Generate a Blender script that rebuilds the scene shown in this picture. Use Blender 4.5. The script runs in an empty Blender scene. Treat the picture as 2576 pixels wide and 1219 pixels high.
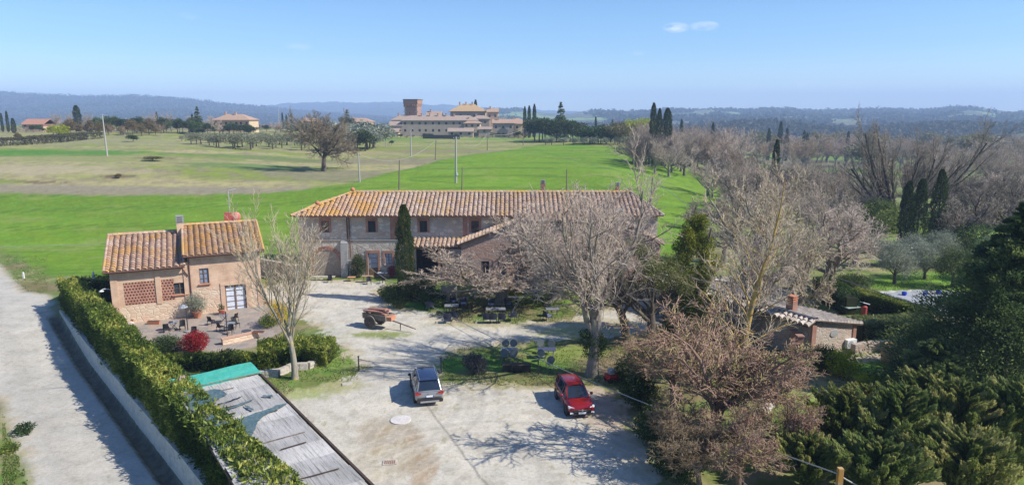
import bpy, bmesh, math, random
import numpy as np
from mathutils import Vector, Matrix
R = math.radians; PI = math.pi
S = bpy.context.scene; COL = S.collection
# ---------------- camera, sky, sun, exposure
CAM_H, PITCH, F = 18.2, R(10.5), 1717.3      # F, and every pixel used below, belong to a 2576 px wide picture
cd = bpy.data.cameras.new('camera'); cam = bpy.data.objects.new('camera', cd); COL.objects.link(cam)
cam.location = (0, 0, CAM_H); cam.rotation_euler = (PI/2-PITCH, 0, 0)
cd.lens = 24; cd.sensor_width = 36; cd.clip_start = .5; cd.clip_end = 30000
S.camera = cam
SUN_EL = R(41); SUN_H = (0.972, -0.235)      # horizontal direction towards the sun
SUN_AZ = math.atan2(SUN_H[0], SUN_H[1])      # clockwise from +Y
sl = bpy.data.lights.new('sun', 'SUN'); so = bpy.data.objects.new('sun', sl); COL.objects.link(so)
sl.energy = 4.9; sl.angle = R(.53); sl.color = (1, .945, .86)
sv = Vector((SUN_H[0]*math.cos(SUN_EL), SUN_H[1]*math.cos(SUN_EL), math.sin(SUN_EL)))
so.rotation_euler = sv.to_track_quat('Z', 'Y').to_euler()
W = bpy.data.worlds.new('World'); S.world = W; W.use_nodes = True
wt = W.node_tree; wt.nodes.clear()
def wn(t, **k):
    n = wt.nodes.new(t)
    for a, b in k.items(): setattr(n, a, b)
    return n
sky = wn('ShaderNodeTexSky', sky_type='NISHITA', sun_disc=False, sun_elevation=SUN_EL, sun_rotation=SUN_AZ,
         altitude=200, air_density=1.0, dust_density=.35, ozone_density=2.6)
bg = wn('ShaderNodeBackground'); bg.inputs['Strength'].default_value = .15
wo = wn('ShaderNodeOutputWorld')
# small wisps of cloud low in the sky, at fixed directions
tc = wn('ShaderNodeTexCoord'); tn = wn('ShaderNodeMix', data_type='RGBA', blend_type='MULTIPLY'); tn.inputs[0].default_value = 1; wt.links.new(sky.outputs['Color'], tn.inputs[6]); 
sx = wn('ShaderNodeSeparateXYZ'); tcz = wn('ShaderNodeTexCoord'); wt.links.new(tcz.outputs['Generated'], sx.inputs[0]); rp = wn('ShaderNodeValToRGB'); wt.links.new(sx.outputs['Z'], rp.inputs[0])
rp.color_ramp.elements[0].position = 0.; rp.color_ramp.elements[0].color = (.86, .93, .96, 1); rp.color_ramp.elements[1].position = .4; rp.color_ramp.elements[1].color = (.42, .6, .86, 1)
for ps, cl in ((.03, (.8, .88, .94)), (.09, (.52, .68, .83)), (.16, (.46, .62, .8))): e_ = rp.color_ramp.elements.new(ps); e_.color = (*cl, 1)
wt.links.new(rp.outputs[0], tn.inputs[7])
cur = tn.outputs[2]
no = wn('ShaderNodeTexNoise'); no.inputs['Scale'].default_value = 38; no.inputs['Detail'].default_value = 6
mp = wn('ShaderNodeMapping'); mp.inputs['Scale'].default_value = (1, 1, 3.2)
wt.links.new(tc.outputs['Generated'], mp.inputs['Vector']); wt.links.new(mp.outputs['Vector'], no.inputs['Vector'])
def pdir(px, py):
    v = Vector(((px-1288)/F, (609.5-py)/F, -1)); v.normalize()
    return (Matrix.Rotation(PI/2-PITCH, 3, 'X') @ v)
for cx, cy, rw, rh, st in ((1700, 70, 34, 13, 1.0), (1772, 66, 36, 12, .95), (1208, 228, 60, 12, .6), (1010, 232, 50, 9, .4), (752, 118, 34, 10, .32),
                       (1608, 133, 18, 8, .3), (1900, 222, 60, 12, .35), (2025, 212, 26, 9, .4), (2200, 215, 120, 14, .22), (1480, 245, 160, 14, .2), (480, 40, 30, 10, .15)):
    d = pdir(cx, cy); h = Vector((d.y, -d.x, 0)).normalized(); u = h.cross(d).normalized()
    vs = []
    for ax, rr in ((h, rw/F), (u, rh/F)):
        dp = wn('ShaderNodeVectorMath', operation='DOT_PRODUCT'); wt.links.new(tc.outputs['Generated'], dp.inputs[0]); dp.inputs[1].default_value = ax
        sb = wn('ShaderNodeMath', operation='SUBTRACT'); wt.links.new(dp.outputs['Value'], sb.inputs[0]); sb.inputs[1].default_value = ax.dot(d)
        dv = wn('ShaderNodeMath', operation='DIVIDE'); wt.links.new(sb.outputs[0], dv.inputs[0]); dv.inputs[1].default_value = rr
        pw = wn('ShaderNodeMath', operation='MULTIPLY'); wt.links.new(dv.outputs[0], pw.inputs[0]); wt.links.new(dv.outputs[0], pw.inputs[1]); vs.append(pw)
    ad = wn('ShaderNodeMath', operation='ADD'); wt.links.new(vs[0].outputs[0], ad.inputs[0]); wt.links.new(vs[1].outputs[0], ad.inputs[1])
    sq = wn('ShaderNodeMath', operation='SUBTRACT', use_clamp=True); sq.inputs[0].default_value = 1; wt.links.new(ad.outputs[0], sq.inputs[1])
    nm = wn('ShaderNodeMapRange'); nm.inputs[1].default_value = .36; nm.inputs[2].default_value = .66; wt.links.new(no.outputs['Fac'], nm.inputs[0])
    ml = wn('ShaderNodeMath', operation='MULTIPLY'); wt.links.new(sq.outputs[0], ml.inputs[0]); wt.links.new(nm.outputs[0], ml.inputs[1])
    m2 = wn('ShaderNodeMath', operation='MULTIPLY', use_clamp=True); wt.links.new(ml.outputs[0], m2.inputs[0]); m2.inputs[1].default_value = st*.8
    mx = wn('ShaderNodeMix', data_type='RGBA'); wt.links.new(m2.outputs[0], mx.inputs[0]); wt.links.new(cur, mx.inputs[6]); mx.inputs[7].default_value = (6.0, 6.1, 6.6, 1)
    cur = mx.outputs[2]
wt.links.new(cur, bg.inputs['Color']); wt.links.new(bg.outputs[0], wo.inputs['Surface'])
S.view_settings.view_transform = 'Standard'; S.view_settings.look = 'None'; S.view_settings.gamma = 1
S.view_settings.exposure = .5
S.render.resolution_x = 1024; S.render.resolution_y = 484

# ---------------- helpers
def tag(o, label=None, cat=None, group=None, kind=None):
    if label: o['label'] = label
    if cat: o['category'] = cat
    if group: o['group'] = group
    if kind: o['kind'] = kind
    return o
def thing(name, label, cat, loc=(0, 0, 0), rz=0, group=None):
    o = bpy.data.objects.new(name, None); COL.objects.link(o); o.empty_display_size = .2
    o.location = loc; o.rotation_euler = (0, 0, rz)
    return tag(o, label, cat, group)
def link(name, me, parent=None):
    o = bpy.data.objects.new(name, me); COL.objects.link(o)
    if parent: o.parent = parent
    return o
def dup(root, loc=None, rz=None, label=None, group=None, sc=None):
    r = root.copy(); COL.objects.link(r)
    if loc is not None: r.location = loc
    if rz is not None: r.rotation_euler = (0, 0, rz)
    if sc is not None: r.scale = (sc, sc, sc) if not hasattr(sc, '__len__') else sc
    if label: r['label'] = label
    if group: r['group'] = group
    for ch in list(root.children):
        c = ch.copy(); COL.objects.link(c); c.parent = r
        for g in ch.children:
            d = g.copy(); COL.objects.link(d); d.parent = c
    return r
def np_mesh(name, V, Q, mats, parent=None, attr=None, col=None, smooth=False, mi=None):
    """V (n,3); Q list of int arrays (each (m,k)); attr: per-vertex float 'v'; col: per-vertex rgb 'gc'"""
    me = bpy.data.meshes.new(name)
    Q = [q for q in Q if len(q)]
    nv = len(V); nl = sum(q.size for q in Q); nf = sum(len(q) for q in Q)
    me.vertices.add(nv); me.vertices.foreach_set('co', np.asarray(V, dtype=np.float32).ravel())
    me.loops.add(nl); me.loops.foreach_set('vertex_index', np.concatenate([q.ravel() for q in Q]).astype(np.int32))
    tot = np.concatenate([np.full(len(q), q.shape[1]) for q in Q]); st = np.concatenate([[0], np.cumsum(tot)[:-1]])
    me.polygons.add(nf); me.polygons.foreach_set('loop_start', st.astype(np.int32)); me.polygons.foreach_set('loop_total', tot.astype(np.int32))
    if smooth: me.polygons.foreach_set('use_smooth', np.ones(nf, dtype=bool))
    for m in (mats if isinstance(mats, (list, tuple)) else [mats]): me.materials.append(m)
    if mi is not None: me.polygons.foreach_set('material_index', np.asarray(mi, dtype=np.int32))
    me.update(calc_edges=True)
    if attr is not None:
        a = me.attributes.new('v', 'FLOAT', 'POINT'); a.data.foreach_set('value', np.asarray(attr, dtype=np.float32))
    if col is not None:
        a = me.attributes.new('gc', 'FLOAT_COLOR', 'POINT'); c = np.ones((nv, 4), dtype=np.float32); c[:, :3] = col
        a.data.foreach_set('color', c.ravel())
    return link(name, me, parent) if name is not None else me

class MB:
    """collects boxes, prisms, tubes, lathes and polygons; build() links them as one mesh with metre UVs"""
    def __init__(s): s.v = []; s.f = []; s.m = []
    def add(s, vs, fs, mi=0):
        n = len(s.v); s.v += [tuple(v) for v in vs]
        for f in fs: s.f.append(tuple(n+i for i in f)); s.m.append(mi)
        return s
    def box(s, c, d, rz=0, mi=0, rx=0, ry=0, taper=1.0):
        x, y, z = d[0]/2, d[1]/2, d[2]/2; M_ = Matrix.Rotation(rz, 3, 'Z') @ Matrix.Rotation(ry, 3, 'Y') @ Matrix.Rotation(rx, 3, 'X'); c = Vector(c)
        vs = [c + M_ @ Vector((a*x*(taper if k > 0 else 1), b*y*(taper if k > 0 else 1), k*z)) for k in (-1, 1) for a, b in ((-1, -1), (1, -1), (1, 1), (-1, 1))]
        return s.add(vs, [(3, 2, 1, 0), (4, 5, 6, 7), (0, 1, 5, 4), (1, 2, 6, 5), (2, 3, 7, 6), (3, 0, 4, 7)], mi)
    def tube(s, pts, r, k=6, mi=0, cap=True):
        pts = [Vector(p) for p in pts]; rs = r if hasattr(r, '__len__') else [r]*len(pts); vs = []
        for i, p in enumerate(pts):
            t = (pts[min(i+1, len(pts)-1)]-pts[max(i-1, 0)]).normalized()
            a = t.cross(Vector((0, 0, 1)) if abs(t.z) < .9 else Vector((1, 0, 0))).normalized(); b = t.cross(a)
            vs += [p + (a*math.cos(2*PI*j/k)+b*math.sin(2*PI*j/k))*rs[i] for j in range(k)]
        fs = [(i*k+j, (i+1)*k+j, (i+1)*k+(j+1) % k, i*k+(j+1) % k) for i in range(len(pts)-1) for j in range(k)]
        if cap: fs += [tuple(range(k)), tuple(range((len(pts)-1)*k, len(pts)*k))[::-1]]
        return s.add(vs, fs, mi)
    def lathe(s, prof, c=(0, 0, 0), k=16, mi=0, axis='z'):
        vs = []
        for r, z in prof:
            for j in range(k):
                a = 2*PI*j/k; p = (r*math.cos(a), r*math.sin(a), z)
                if axis == 'x': p = (p[2], p[0], p[1])
                if axis == 'y': p = (p[0], p[2], p[1])
                vs.append((c[0]+p[0], c[1]+p[1], c[2]+p[2]))
        n = len(prof)
        fs = [(i*k+j, i*k+(j+1) % k, (i+1)*k+(j+1) % k, (i+1)*k+j) for i in range(n-1) for j in range(k)]
        fs += [tuple(range(k))[::-1], tuple(range((n-1)*k, n*k))]
        return s.add(vs, fs, mi)
    def poly(s, pts, mi=0): return s.add(pts, [tuple(range(len(pts)))], mi)
    def prism(s, pts, d, mi=0):
        """closed polygon pts (3D) extruded by vector d"""
        n = len(pts); d = Vector(d); a = [Vector(p) for p in pts]; b = [p+d for p in a]
        return s.add(a+b, [tuple(range(n))[::-1], tuple(range(n, 2*n))]+[(i, (i+1) % n, n+(i+1) % n, n+i) for i in range(n)], mi)
    def build(s, name, mats, parent=None, smooth=False, bevel=0):
        me = bpy.data.meshes.new(name); me.from_pydata(s.v, [], s.f)
        for m in (mats if isinstance(mats, (list, tuple)) else [mats]): me.materials.append(m)
        me.polygons.foreach_set('material_index', s.m)
        if smooth: me.polygons.foreach_set('use_smooth', [True]*len(s.f))
        bm = bmesh.new(); bm.from_mesh(me); bmesh.ops.recalc_face_normals(bm, faces=bm.faces)
        if bevel: bmesh.ops.bevel(bm, geom=[e for e in bm.edges if e.is_manifold and e.calc_face_angle(0) > .6], offset=bevel, segments=2, affect='EDGES', profile=.7, clamp_overlap=True)
        uv = bm.loops.layers.uv.new('uv')
        for f in bm.faces:
            n = f.normal
            u = Vector((-n.y, n.x, 0)); u = u.normalized() if u.length > .05 else Vector((1, 0, 0)); w = n.cross(u)
            for l in f.loops: l[uv].uv = (l.vert.co.dot(u), l.vert.co.dot(w))
        bm.to_mesh(me); bm.free()
        return link(name, me, parent)

# value noise, vectorised
def _h(ix, iy, s):
    n = (ix.astype(np.int64)*374761393 + iy.astype(np.int64)*668265263 + s*974711) & 0x7fffffff
    n = ((n ^ (n >> 13))*1274126177) & 0x7fffffff
    return ((n ^ (n >> 16)) & 0xffff)/65535.
def vnoise(x, y, s=0):
    ix = np.floor(x); iy = np.floor(y); fx = x-ix; fy = y-iy; fx = fx*fx*(3-2*fx); fy = fy*fy*(3-2*fy)
    a = _h(ix, iy, s); b = _h(ix+1, iy, s); c = _h(ix, iy+1, s); d = _h(ix+1, iy+1, s)
    return (a*(1-fx)+b*fx)*(1-fy)+(c*(1-fx)+d*fx)*fy
def fbm(x, y, s=0, o=4):
    t = 0; a = .5; n = 0
    for i in range(o): t = t+a*vnoise(x, y, s+i*7); n += a; a *= .5; x = x*2.03+11.3; y = y*2.03+5.7
    return t/n
def sstep(a, b, x): t = np.clip((x-a)/(b-a), 0, 1); return t*t*(3-2*t)
# ---------------- terrain height, pixel -> place on the terrain
WA = np.array([-43.0, 62.6]); WB = np.array([-15.5, 31.5]); WD = (WB-WA)/np.linalg.norm(WB-WA); WN = np.array([WD[1], -WD[0]])  # WN: towards the road (-x,-y)
if WN[0] > 0: WN = -WN
def road_s(x, y): return (x-WA[0])*WN[0]+(y-WA[1])*WN[1]      # distance beyond the retaining wall, road side > 0
def road_t(x, y): return (x-WA[0])*WD[0]+(y-WA[1])*WD[1]
BY = [-200, 88, 100, 130, 165, 220, 360, 450, 620, 900, 2000, 3000]
BZ = [0, 0, .6, 2.6, 5.0, 6.2, 8.0, 6.0, 0, -14, -22, -22]
LY = [-200, 95, 130, 165, 220, 300, 420, 620, 900, 3000]
LZ = [0, 0, 2.4, 6.2, 8.8, 11.6, 12.2, 6, -8, -22]
RY = [-200, 85, 120, 170, 260, 400, 600, 800, 1400, 2300, 3000]
RZ = [0, 0, -.6, -2, -4, -9, -15, -18, -6, 14, 10]
def hgt(x, y):
    x = np.asarray(x, dtype=float); y = np.asarray(y, dtype=float)
    yy = np.sqrt(np.maximum(y, 0)**2+(.35*x)**2)
    c = np.interp(yy, BY, BZ); l = np.interp(yy, LY, LZ); r = np.interp(yy, RY, RZ)
    a = x/np.maximum(y, 30.)
    wl = 1-sstep(-.55, -.2, a); wr = sstep(.12, .42, a)
    h = c*(1-wl)*(1-wr)+l*wl+r*wr
    far = sstep(150, 500, yy)
    h = h+(fbm(x/130., y/130., 3, 3)-.5)*7*far + (fbm(x/35., y/35., 9, 3)-.5)*1.2*sstep(100, 200, yy)
    # road below the retaining wall
    s = road_s(x, y); t = road_t(x, y); dep = sstep(-4, 16, t)*1.15
    rd = sstep(-.36, -.12, s)*dep
    ditch = sstep(.1, .4, s)*(1-sstep(.8, 1.3, s))*.45*sstep(0, 3, t)
    verge = sstep(9.2, 11, s)*.55*sstep(8, 20, t)
    h = h-rd-ditch+verge
    h = h-.3*np.exp(-(((x+31)/9)**2+((y-57)/6)**2)**2)*(1-sstep(-1.5, 0, s))
    return h
def H1(x, y): return float(hgt(np.array([x]), np.array([y]))[0])
CP, SP = math.cos(PITCH), math.sin(PITCH)
def ray(px, py):
    a = (px-1288)/F; b = (609.5-py)/F
    return np.array([a, CP+b*SP, -SP+b*CP])
def G(px, py, z=None, off=0):
    """point of the terrain (or of the height z) seen at the pixel"""
    d = ray(px, py)
    if z is not None:
        t = (z-CAM_H)/d[2]; return Vector((d[0]*t, d[1]*t, z))
    ts = np.concatenate([np.arange(15, 200, .5), np.arange(200, 3000, 4.)])
    P = ts[:, None]*d[None]; hh = hgt(P[:, 0], P[:, 1])+off; below = np.nonzero(CAM_H+P[:, 2] < hh)[0]
    if len(below) == 0: t = 1200.
    else:
        i = below[0]; a0, a1 = ts[max(i-1, 0)], ts[i]
        for _ in range(12):
            m = (a0+a1)/2
            if CAM_H+d[2]*m < H1(d[0]*m, d[1]*m)+off: a1 = m
            else: a0 = m
        t = a1
    return Vector((d[0]*t, d[1]*t, CAM_H+d[2]*t-off))
def AT(px, py, Y):
    """point seen at the pixel at the distance Y in front of the camera"""
    d = ray(px, py); t = Y/d[1]; return Vector((d[0]*t, Y, CAM_H+d[2]*t))
def XG(px, Y):
    """ground point in the column px at distance Y"""
    x = (px-1288)/F*(Y*CP+CAM_H*SP)
    for _ in range(3): z = H1(x, Y); x = (px-1288)/F*(Y*CP+(CAM_H-z)*SP)
    return Vector((x, Y, H1(x, Y)))
def PX(p):
    dx, dy, dz = p[0], p[1], p[2]-CAM_H; dep = dy*CP-dz*SP; up = dy*SP+dz*CP
    return 1288+F*dx/dep, 609.5-F*up/dep
def GP(pts): return np.array([[p.x, p.y] for p in (G(*q) for q in pts)])
def sdist(x, y, poly):
    """signed distance to a polygon, positive inside"""
    n = len(poly); best = np.full(x.shape, 1e9); ins = np.zeros(x.shape, dtype=bool)
    for i in range(n):
        ax, ay = poly[i]; bx, by = poly[(i+1) % n]; dx, dy = bx-ax, by-ay
        t = np.clip(((x-ax)*dx+(y-ay)*dy)/(dx*dx+dy*dy+1e-9), 0, 1)
        best = np.minimum(best, (x-ax-t*dx)**2+(y-ay-t*dy)**2)
        c = ((ay > y) != (by > y)) & (x < (bx-ax)*(y-ay)/((by-ay) if by != ay else 1e-9)+ax); ins ^= c
    d = np.sqrt(best); return np.where(ins, d, -d)
# ---------------- materials
MC = {}
class NT:
    def __init__(s, name):
        s.m = bpy.data.materials.new(name); s.m.use_nodes = True; s.t = s.m.node_tree; s.b = s.t.nodes['Principled BSDF']
        s.b.inputs['Roughness'].default_value = .8; s.b.inputs['Specular IOR Level'].default_value = .25
    def n(s, ty, ins=None, **k):
        n = s.t.nodes.new('ShaderNode'+ty)
        for a, b in k.items(): setattr(n, a, b)
        for a, b in (ins or {}).items(): s.set(n.inputs[a], b)
        return n
    def set(s, inp, v):
        if isinstance(v, bpy.types.NodeSocket): s.t.links.new(v, inp)
        elif hasattr(v, '__len__') and len(v) == 3 and inp.type == 'RGBA': inp.default_value = (*v, 1)
        else: inp.default_value = v
    def noise(s, scale, detail=4, vec=None, rough=.55, dist=0):
        i = {'Scale': scale, 'Detail': detail, 'Roughness': rough, 'Distortion': dist}
        if vec is not None: i['Vector'] = vec
        return s.n('TexNoise', i).outputs['Fac']
    def ramp(s, v, a, b): return s.n('MapRange', {0: v, 1: a, 2: b}).outputs[0]
    def mix(s, f, a, b, bt='MIX'):
        n = s.n('Mix', data_type='RGBA', blend_type=bt); s.set(n.inputs[0], f); s.set(n.inputs[6], a); s.set(n.inputs[7], b); return n.outputs[2]
    def math(s, op, a, b=0., cl=False):
        n = s.n('Math', operation=op, use_clamp=cl); s.set(n.inputs[0], a); s.set(n.inputs[1], b); return n.outputs[0]
    def bump(s, h, st=.4, d=.02): s.set(s.b.inputs['Normal'], s.n('Bump', {'Height': h, 'Strength': st, 'Distance': d}).outputs[0])
    def obj(s): return s.n('TexCoord').outputs['Object']
    def uv(s): return s.n('UVMap').outputs['UV']
    def base(s, c): s.set(s.b.inputs['Base Color'], c)
def cached(f):
    def g(name, *a, **k):
        if name not in MC: MC[name] = f(name, *a, **k)
        return MC[name]
    return g
@cached
def plain(name, c, rough=.7, metal=0, var=.25, scale=6, bump=.15, coat=0, spec=.3):
    t = NT(name); o = t.obj(); f = t.noise(scale, 5, o)
    t.base(t.mix(f, [x*(1-var) for x in c], [min(1, x*(1+var)) for x in c])); t.b.inputs['Roughness'].default_value = rough; t.b.inputs['Metallic'].default_value = metal
    t.b.inputs['Coat Weight'].default_value = coat; t.b.inputs['Specular IOR Level'].default_value = spec
    if bump: t.bump(t.noise(scale*5, 3, o), bump)
    return t.m
@cached
def patchy(name, c1, c2, c3, scale=2, fine=14, rough=.9, bump=.4, d=.03):
    t = NT(name); o = t.obj(); a = t.noise(scale, 5, o); b = t.noise(fine, 4, o, .7)
    c = t.mix(t.ramp(a, .38, .62), c1, c2); c = t.mix(t.ramp(b, .45, .72), c, c3); t.base(c); t.b.inputs['Roughness'].default_value = rough
    t.bump(b, bump, d); return t.m
@cached
def foliage(name, c1, c2, c3, trans=.3, rough=.55):
    """colour by the per-leaf value 'v' and clumps"""
    t = NT(name); v = t.n('Attribute', attribute_name='v').outputs['Fac']; o = t.obj(); q = t.noise(.9, 3, o)
    c = t.mix(t.ramp(v, 0, .75), c1, c2); c = t.mix(t.ramp(t.math('ADD', t.math('MULTIPLY', v, .6), t.math('MULTIPLY', q, .8)), .72, 1.05), c, c3)
    t.base(c); t.b.inputs['Roughness'].default_value = rough
    tr = t.n('BsdfTranslucent', {'Color': c}); mx = t.n('MixShader', {0: trans}); out = t.t.nodes['Material Output']
    t.t.links.new(t.b.outputs[0], mx.inputs[1]); t.t.links.new(tr.outputs[0], mx.inputs[2]); t.t.links.new(mx.outputs[0], out.inputs['Surface'])
    return t.m
@cached
def bark(name, c1, c2, lichen=None, la=.6):
    t = NT(name); o = t.obj(); f = t.noise(1.3, 5, o); g = t.n('TexNoise', {'Scale': 9., 'Detail': 5., 'Vector': t.n('Mapping', {'Vector': o, 'Scale': (1, 1, .25)}).outputs[0]}).outputs['Fac']
    c = t.mix(t.ramp(g, .3, .7), c1, c2)
    if lichen: c = t.mix(t.ramp(f, la-.08, la+.06), c, lichen)
    t.base(c); t.b.inputs['Roughness'].default_value = .95; t.bump(g, .6, .03); return t.m
@cached
def tiles(name, ca, cb, cc, lich, amt=.5):
    t = NT(name); v = t.n('Attribute', attribute_name='v').outputs['Fac']; o = t.obj(); q = t.noise(.55, 4, o); w = t.noise(7, 5, o)
    c = t.mix(t.ramp(v, .1, .6), ca, cb); c = t.mix(t.ramp(v, .66, .95), c, cc)
    k = t.math('ADD', t.math('ADD', q, t.math('MULTIPLY', w, .7)), t.math('MULTIPLY', v, .12)); c = t.mix(t.ramp(k, 1.12-amt*.42, 1.22-amt*.3), c, lich)
    c = t.mix(t.ramp(t.noise(16, 3, o), .56, .72), c, (.16, .13, .1)); t.base(c); t.b.inputs['Roughness'].default_value = .9; t.bump(w, .3); return t.m
@cached
def farroof(name, c1, c2):
    t = NT(name); o = t.uv(); f = t.noise(.9, 5, o); w = t.n('TexWave', {'Vector': o, 'Scale': .55, 'Distortion': .6}, bands_direction='X').outputs['Fac']
    c = t.mix(t.ramp(f, .35, .65), c1, c2); c = t.mix(t.math('MULTIPLY', w, .3), c, (.12, .07, .05)); t.base(c); t.bump(w, .5, .1); return t.m
@cached
def stone(name, c1, c2, c3, mortar, brick=None, scale=3.6, bamt=.5, stretch=1.5):
    """rubble masonry with mortar and, where the wall has them, patches of brickwork"""
    t = NT(name); u = t.uv(); mpv = t.n('Mapping', {'Vector': u, 'Scale': (1/stretch*scale, scale*1.1, 1)}).outputs[0]
    wv = t.n('MixRGB', {0: .08, 'Color1': mpv, 'Color2': t.n('TexNoise', {'Vector': mpv, 'Scale': 1.5}).outputs['Color']}).outputs[0]
    vo = t.n('TexVoronoi', {'Vector': wv, 'Scale': 1., 'Randomness': .85}); ve = t.n('TexVoronoi', {'Vector': wv, 'Scale': 1., 'Randomness': .85}, feature='DISTANCE_TO_EDGE')
    sx = t.n('SeparateColor', {0: vo.outputs['Color']}); r, g = sx.outputs[0], sx.outputs[1]; nz = t.noise(9, 4, u)
    c = t.mix(t.ramp(r, .25, .75), c1, c2); c = t.mix(t.ramp(g, .68, .78), c, c3); c = t.mix(t.ramp(nz, .3, .8), c, mortar)
    e = t.ramp(ve.outputs['Distance'], .02, .09); c = t.mix(e, mortar, c); hh = t.math('MULTIPLY', e, t.math('ADD', nz, .6))
    if brick:
        bt = t.n('TexBrick', {'Vector': u, 'Color1': brick, 'Color2': [x*.72 for x in brick], 'Mortar': mortar, 'Scale': 1., 'Mortar Size': .012, 'Brick Width': .28, 'Row Height': .075, 'Bias': -.1})
        pm = t.ramp(t.noise(.42, 3, t.n('Mapping', {'Vector': u, 'Scale': (.7, 1.6, 1)}).outputs[0]), bamt-.02, bamt+.02)
        c = t.mix(pm, c, bt.outputs['Color'])
    t.base(c); t.b.inputs['Roughness'].default_value = .95; t.bump(hh, .7, .03); return t.m
@cached
def brickm(name, c1, c2, mortar, big=1.0):
    t = NT(name); u = t.uv()
    bt = t.n('TexBrick', {'Vector': u, 'Color1': c1, 'Color2': c2, 'Mortar': mortar, 'Scale': 1., 'Mortar Size': .01, 'Brick Width': .26*big, 'Row Height': .07*big, 'Bias': 0.})
    c = t.mix(t.ramp(t.noise(1.1, 5, u), .35, .7), bt.outputs['Color'], [x*.72 for x in c2]); c = t.mix(t.ramp(t.noise(14, 3, u), .5, .8), c, mortar)
    t.base(c); t.b.inputs['Roughness'].default_value = .92; t.bump(bt.outputs['Fac'], -.3, .01); return t.m
@cached
def glass(name, c=(.03, .04, .05), rough=.08):
    t = NT(name); t.base(t.mix(t.noise(1.5, 2, t.obj()), c, [x*1.8 for x in c])); t.b.inputs['Roughness'].default_value = rough; t.b.inputs['Specular IOR Level'].default_value = .8; return t.m
@cached
def planks(name, c1, c2, c3, w=.35, seam=(.09, .08, .07)):
    """weathered reed mats: streaks along the UV u direction"""
    t = NT(name); u = t.obj(); st = t.n('TexNoise', {'Vector': t.n('Mapping', {'Vector': u, 'Scale': (.5, 14, 1)}).outputs[0], 'Scale': 1., 'Detail': 6., 'Roughness': .7}).outputs['Fac']
    pt = t.noise(.45, 4, u); fi = t.n('TexNoise', {'Vector': t.n('Mapping', {'Vector': u, 'Scale': (3, 60, 1)}).outputs[0], 'Scale': 1., 'Detail': 3.}).outputs['Fac']
    c = t.mix(t.ramp(pt, .35, .65), c1, c2); c = t.mix(t.ramp(st, .5, .68), c, c3); c = t.mix(t.ramp(fi, .55, .8), c, seam)
    t.base(c); t.b.inputs['Roughness'].default_value = .95; t.bump(st, .6, .02); return t.m
# ground: colour of the soil or grass at each place, broken up by noise
def ground_mat():
    t = NT('ground_cover'); a = t.n('Attribute', attribute_name='gc').outputs['Color']; o = t.obj()
    f1 = t.noise(.55, 6, o, .6); f2 = t.noise(5., 5, o, .7); f3 = t.noise(28., 3, o)
    c = t.mix(t.ramp(f1, .3, .7), t.mix(1., a, (.86, .86, .84), 'MULTIPLY'), t.mix(1., a, (1.13, 1.12, 1.1), 'MULTIPLY'))
    c = t.mix(t.ramp(f2, .25, .75), t.mix(1., c, (.82, .82, .8), 'MULTIPLY'), t.mix(1., c, (1.16, 1.15, 1.12), 'MULTIPLY'))
    c = t.mix(t.ramp(f3, .2, .8), t.mix(1., c, (.88, .87, .85), 'MULTIPLY'), t.mix(1., c, (1.12, 1.12, 1.12), 'MULTIPLY'))
    sp = t.n('TexVoronoi', {'Vector': o, 'Scale': 9.}).outputs['Distance']; f4 = t.noise(1.9, 6, o, .75)
    c = t.mix(t.ramp(f4, .52, .66), c, t.mix(1., c, (.84, .82, .78), 'MULTIPLY')); c = t.mix(t.math('MULTIPLY', t.ramp(sp, .16, .08), t.ramp(f2, .45, .6)), c, t.mix(1., c, (.6, .57, .52), 'MULTIPLY'))
    t.base(c); t.b.inputs['Roughness'].default_value = .95; t.b.inputs['Specular IOR Level'].default_value = .1
    t.bump(t.math('ADD', f2, t.math('MULTIPLY', f3, .4)), .5, .05); return t.m
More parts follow.
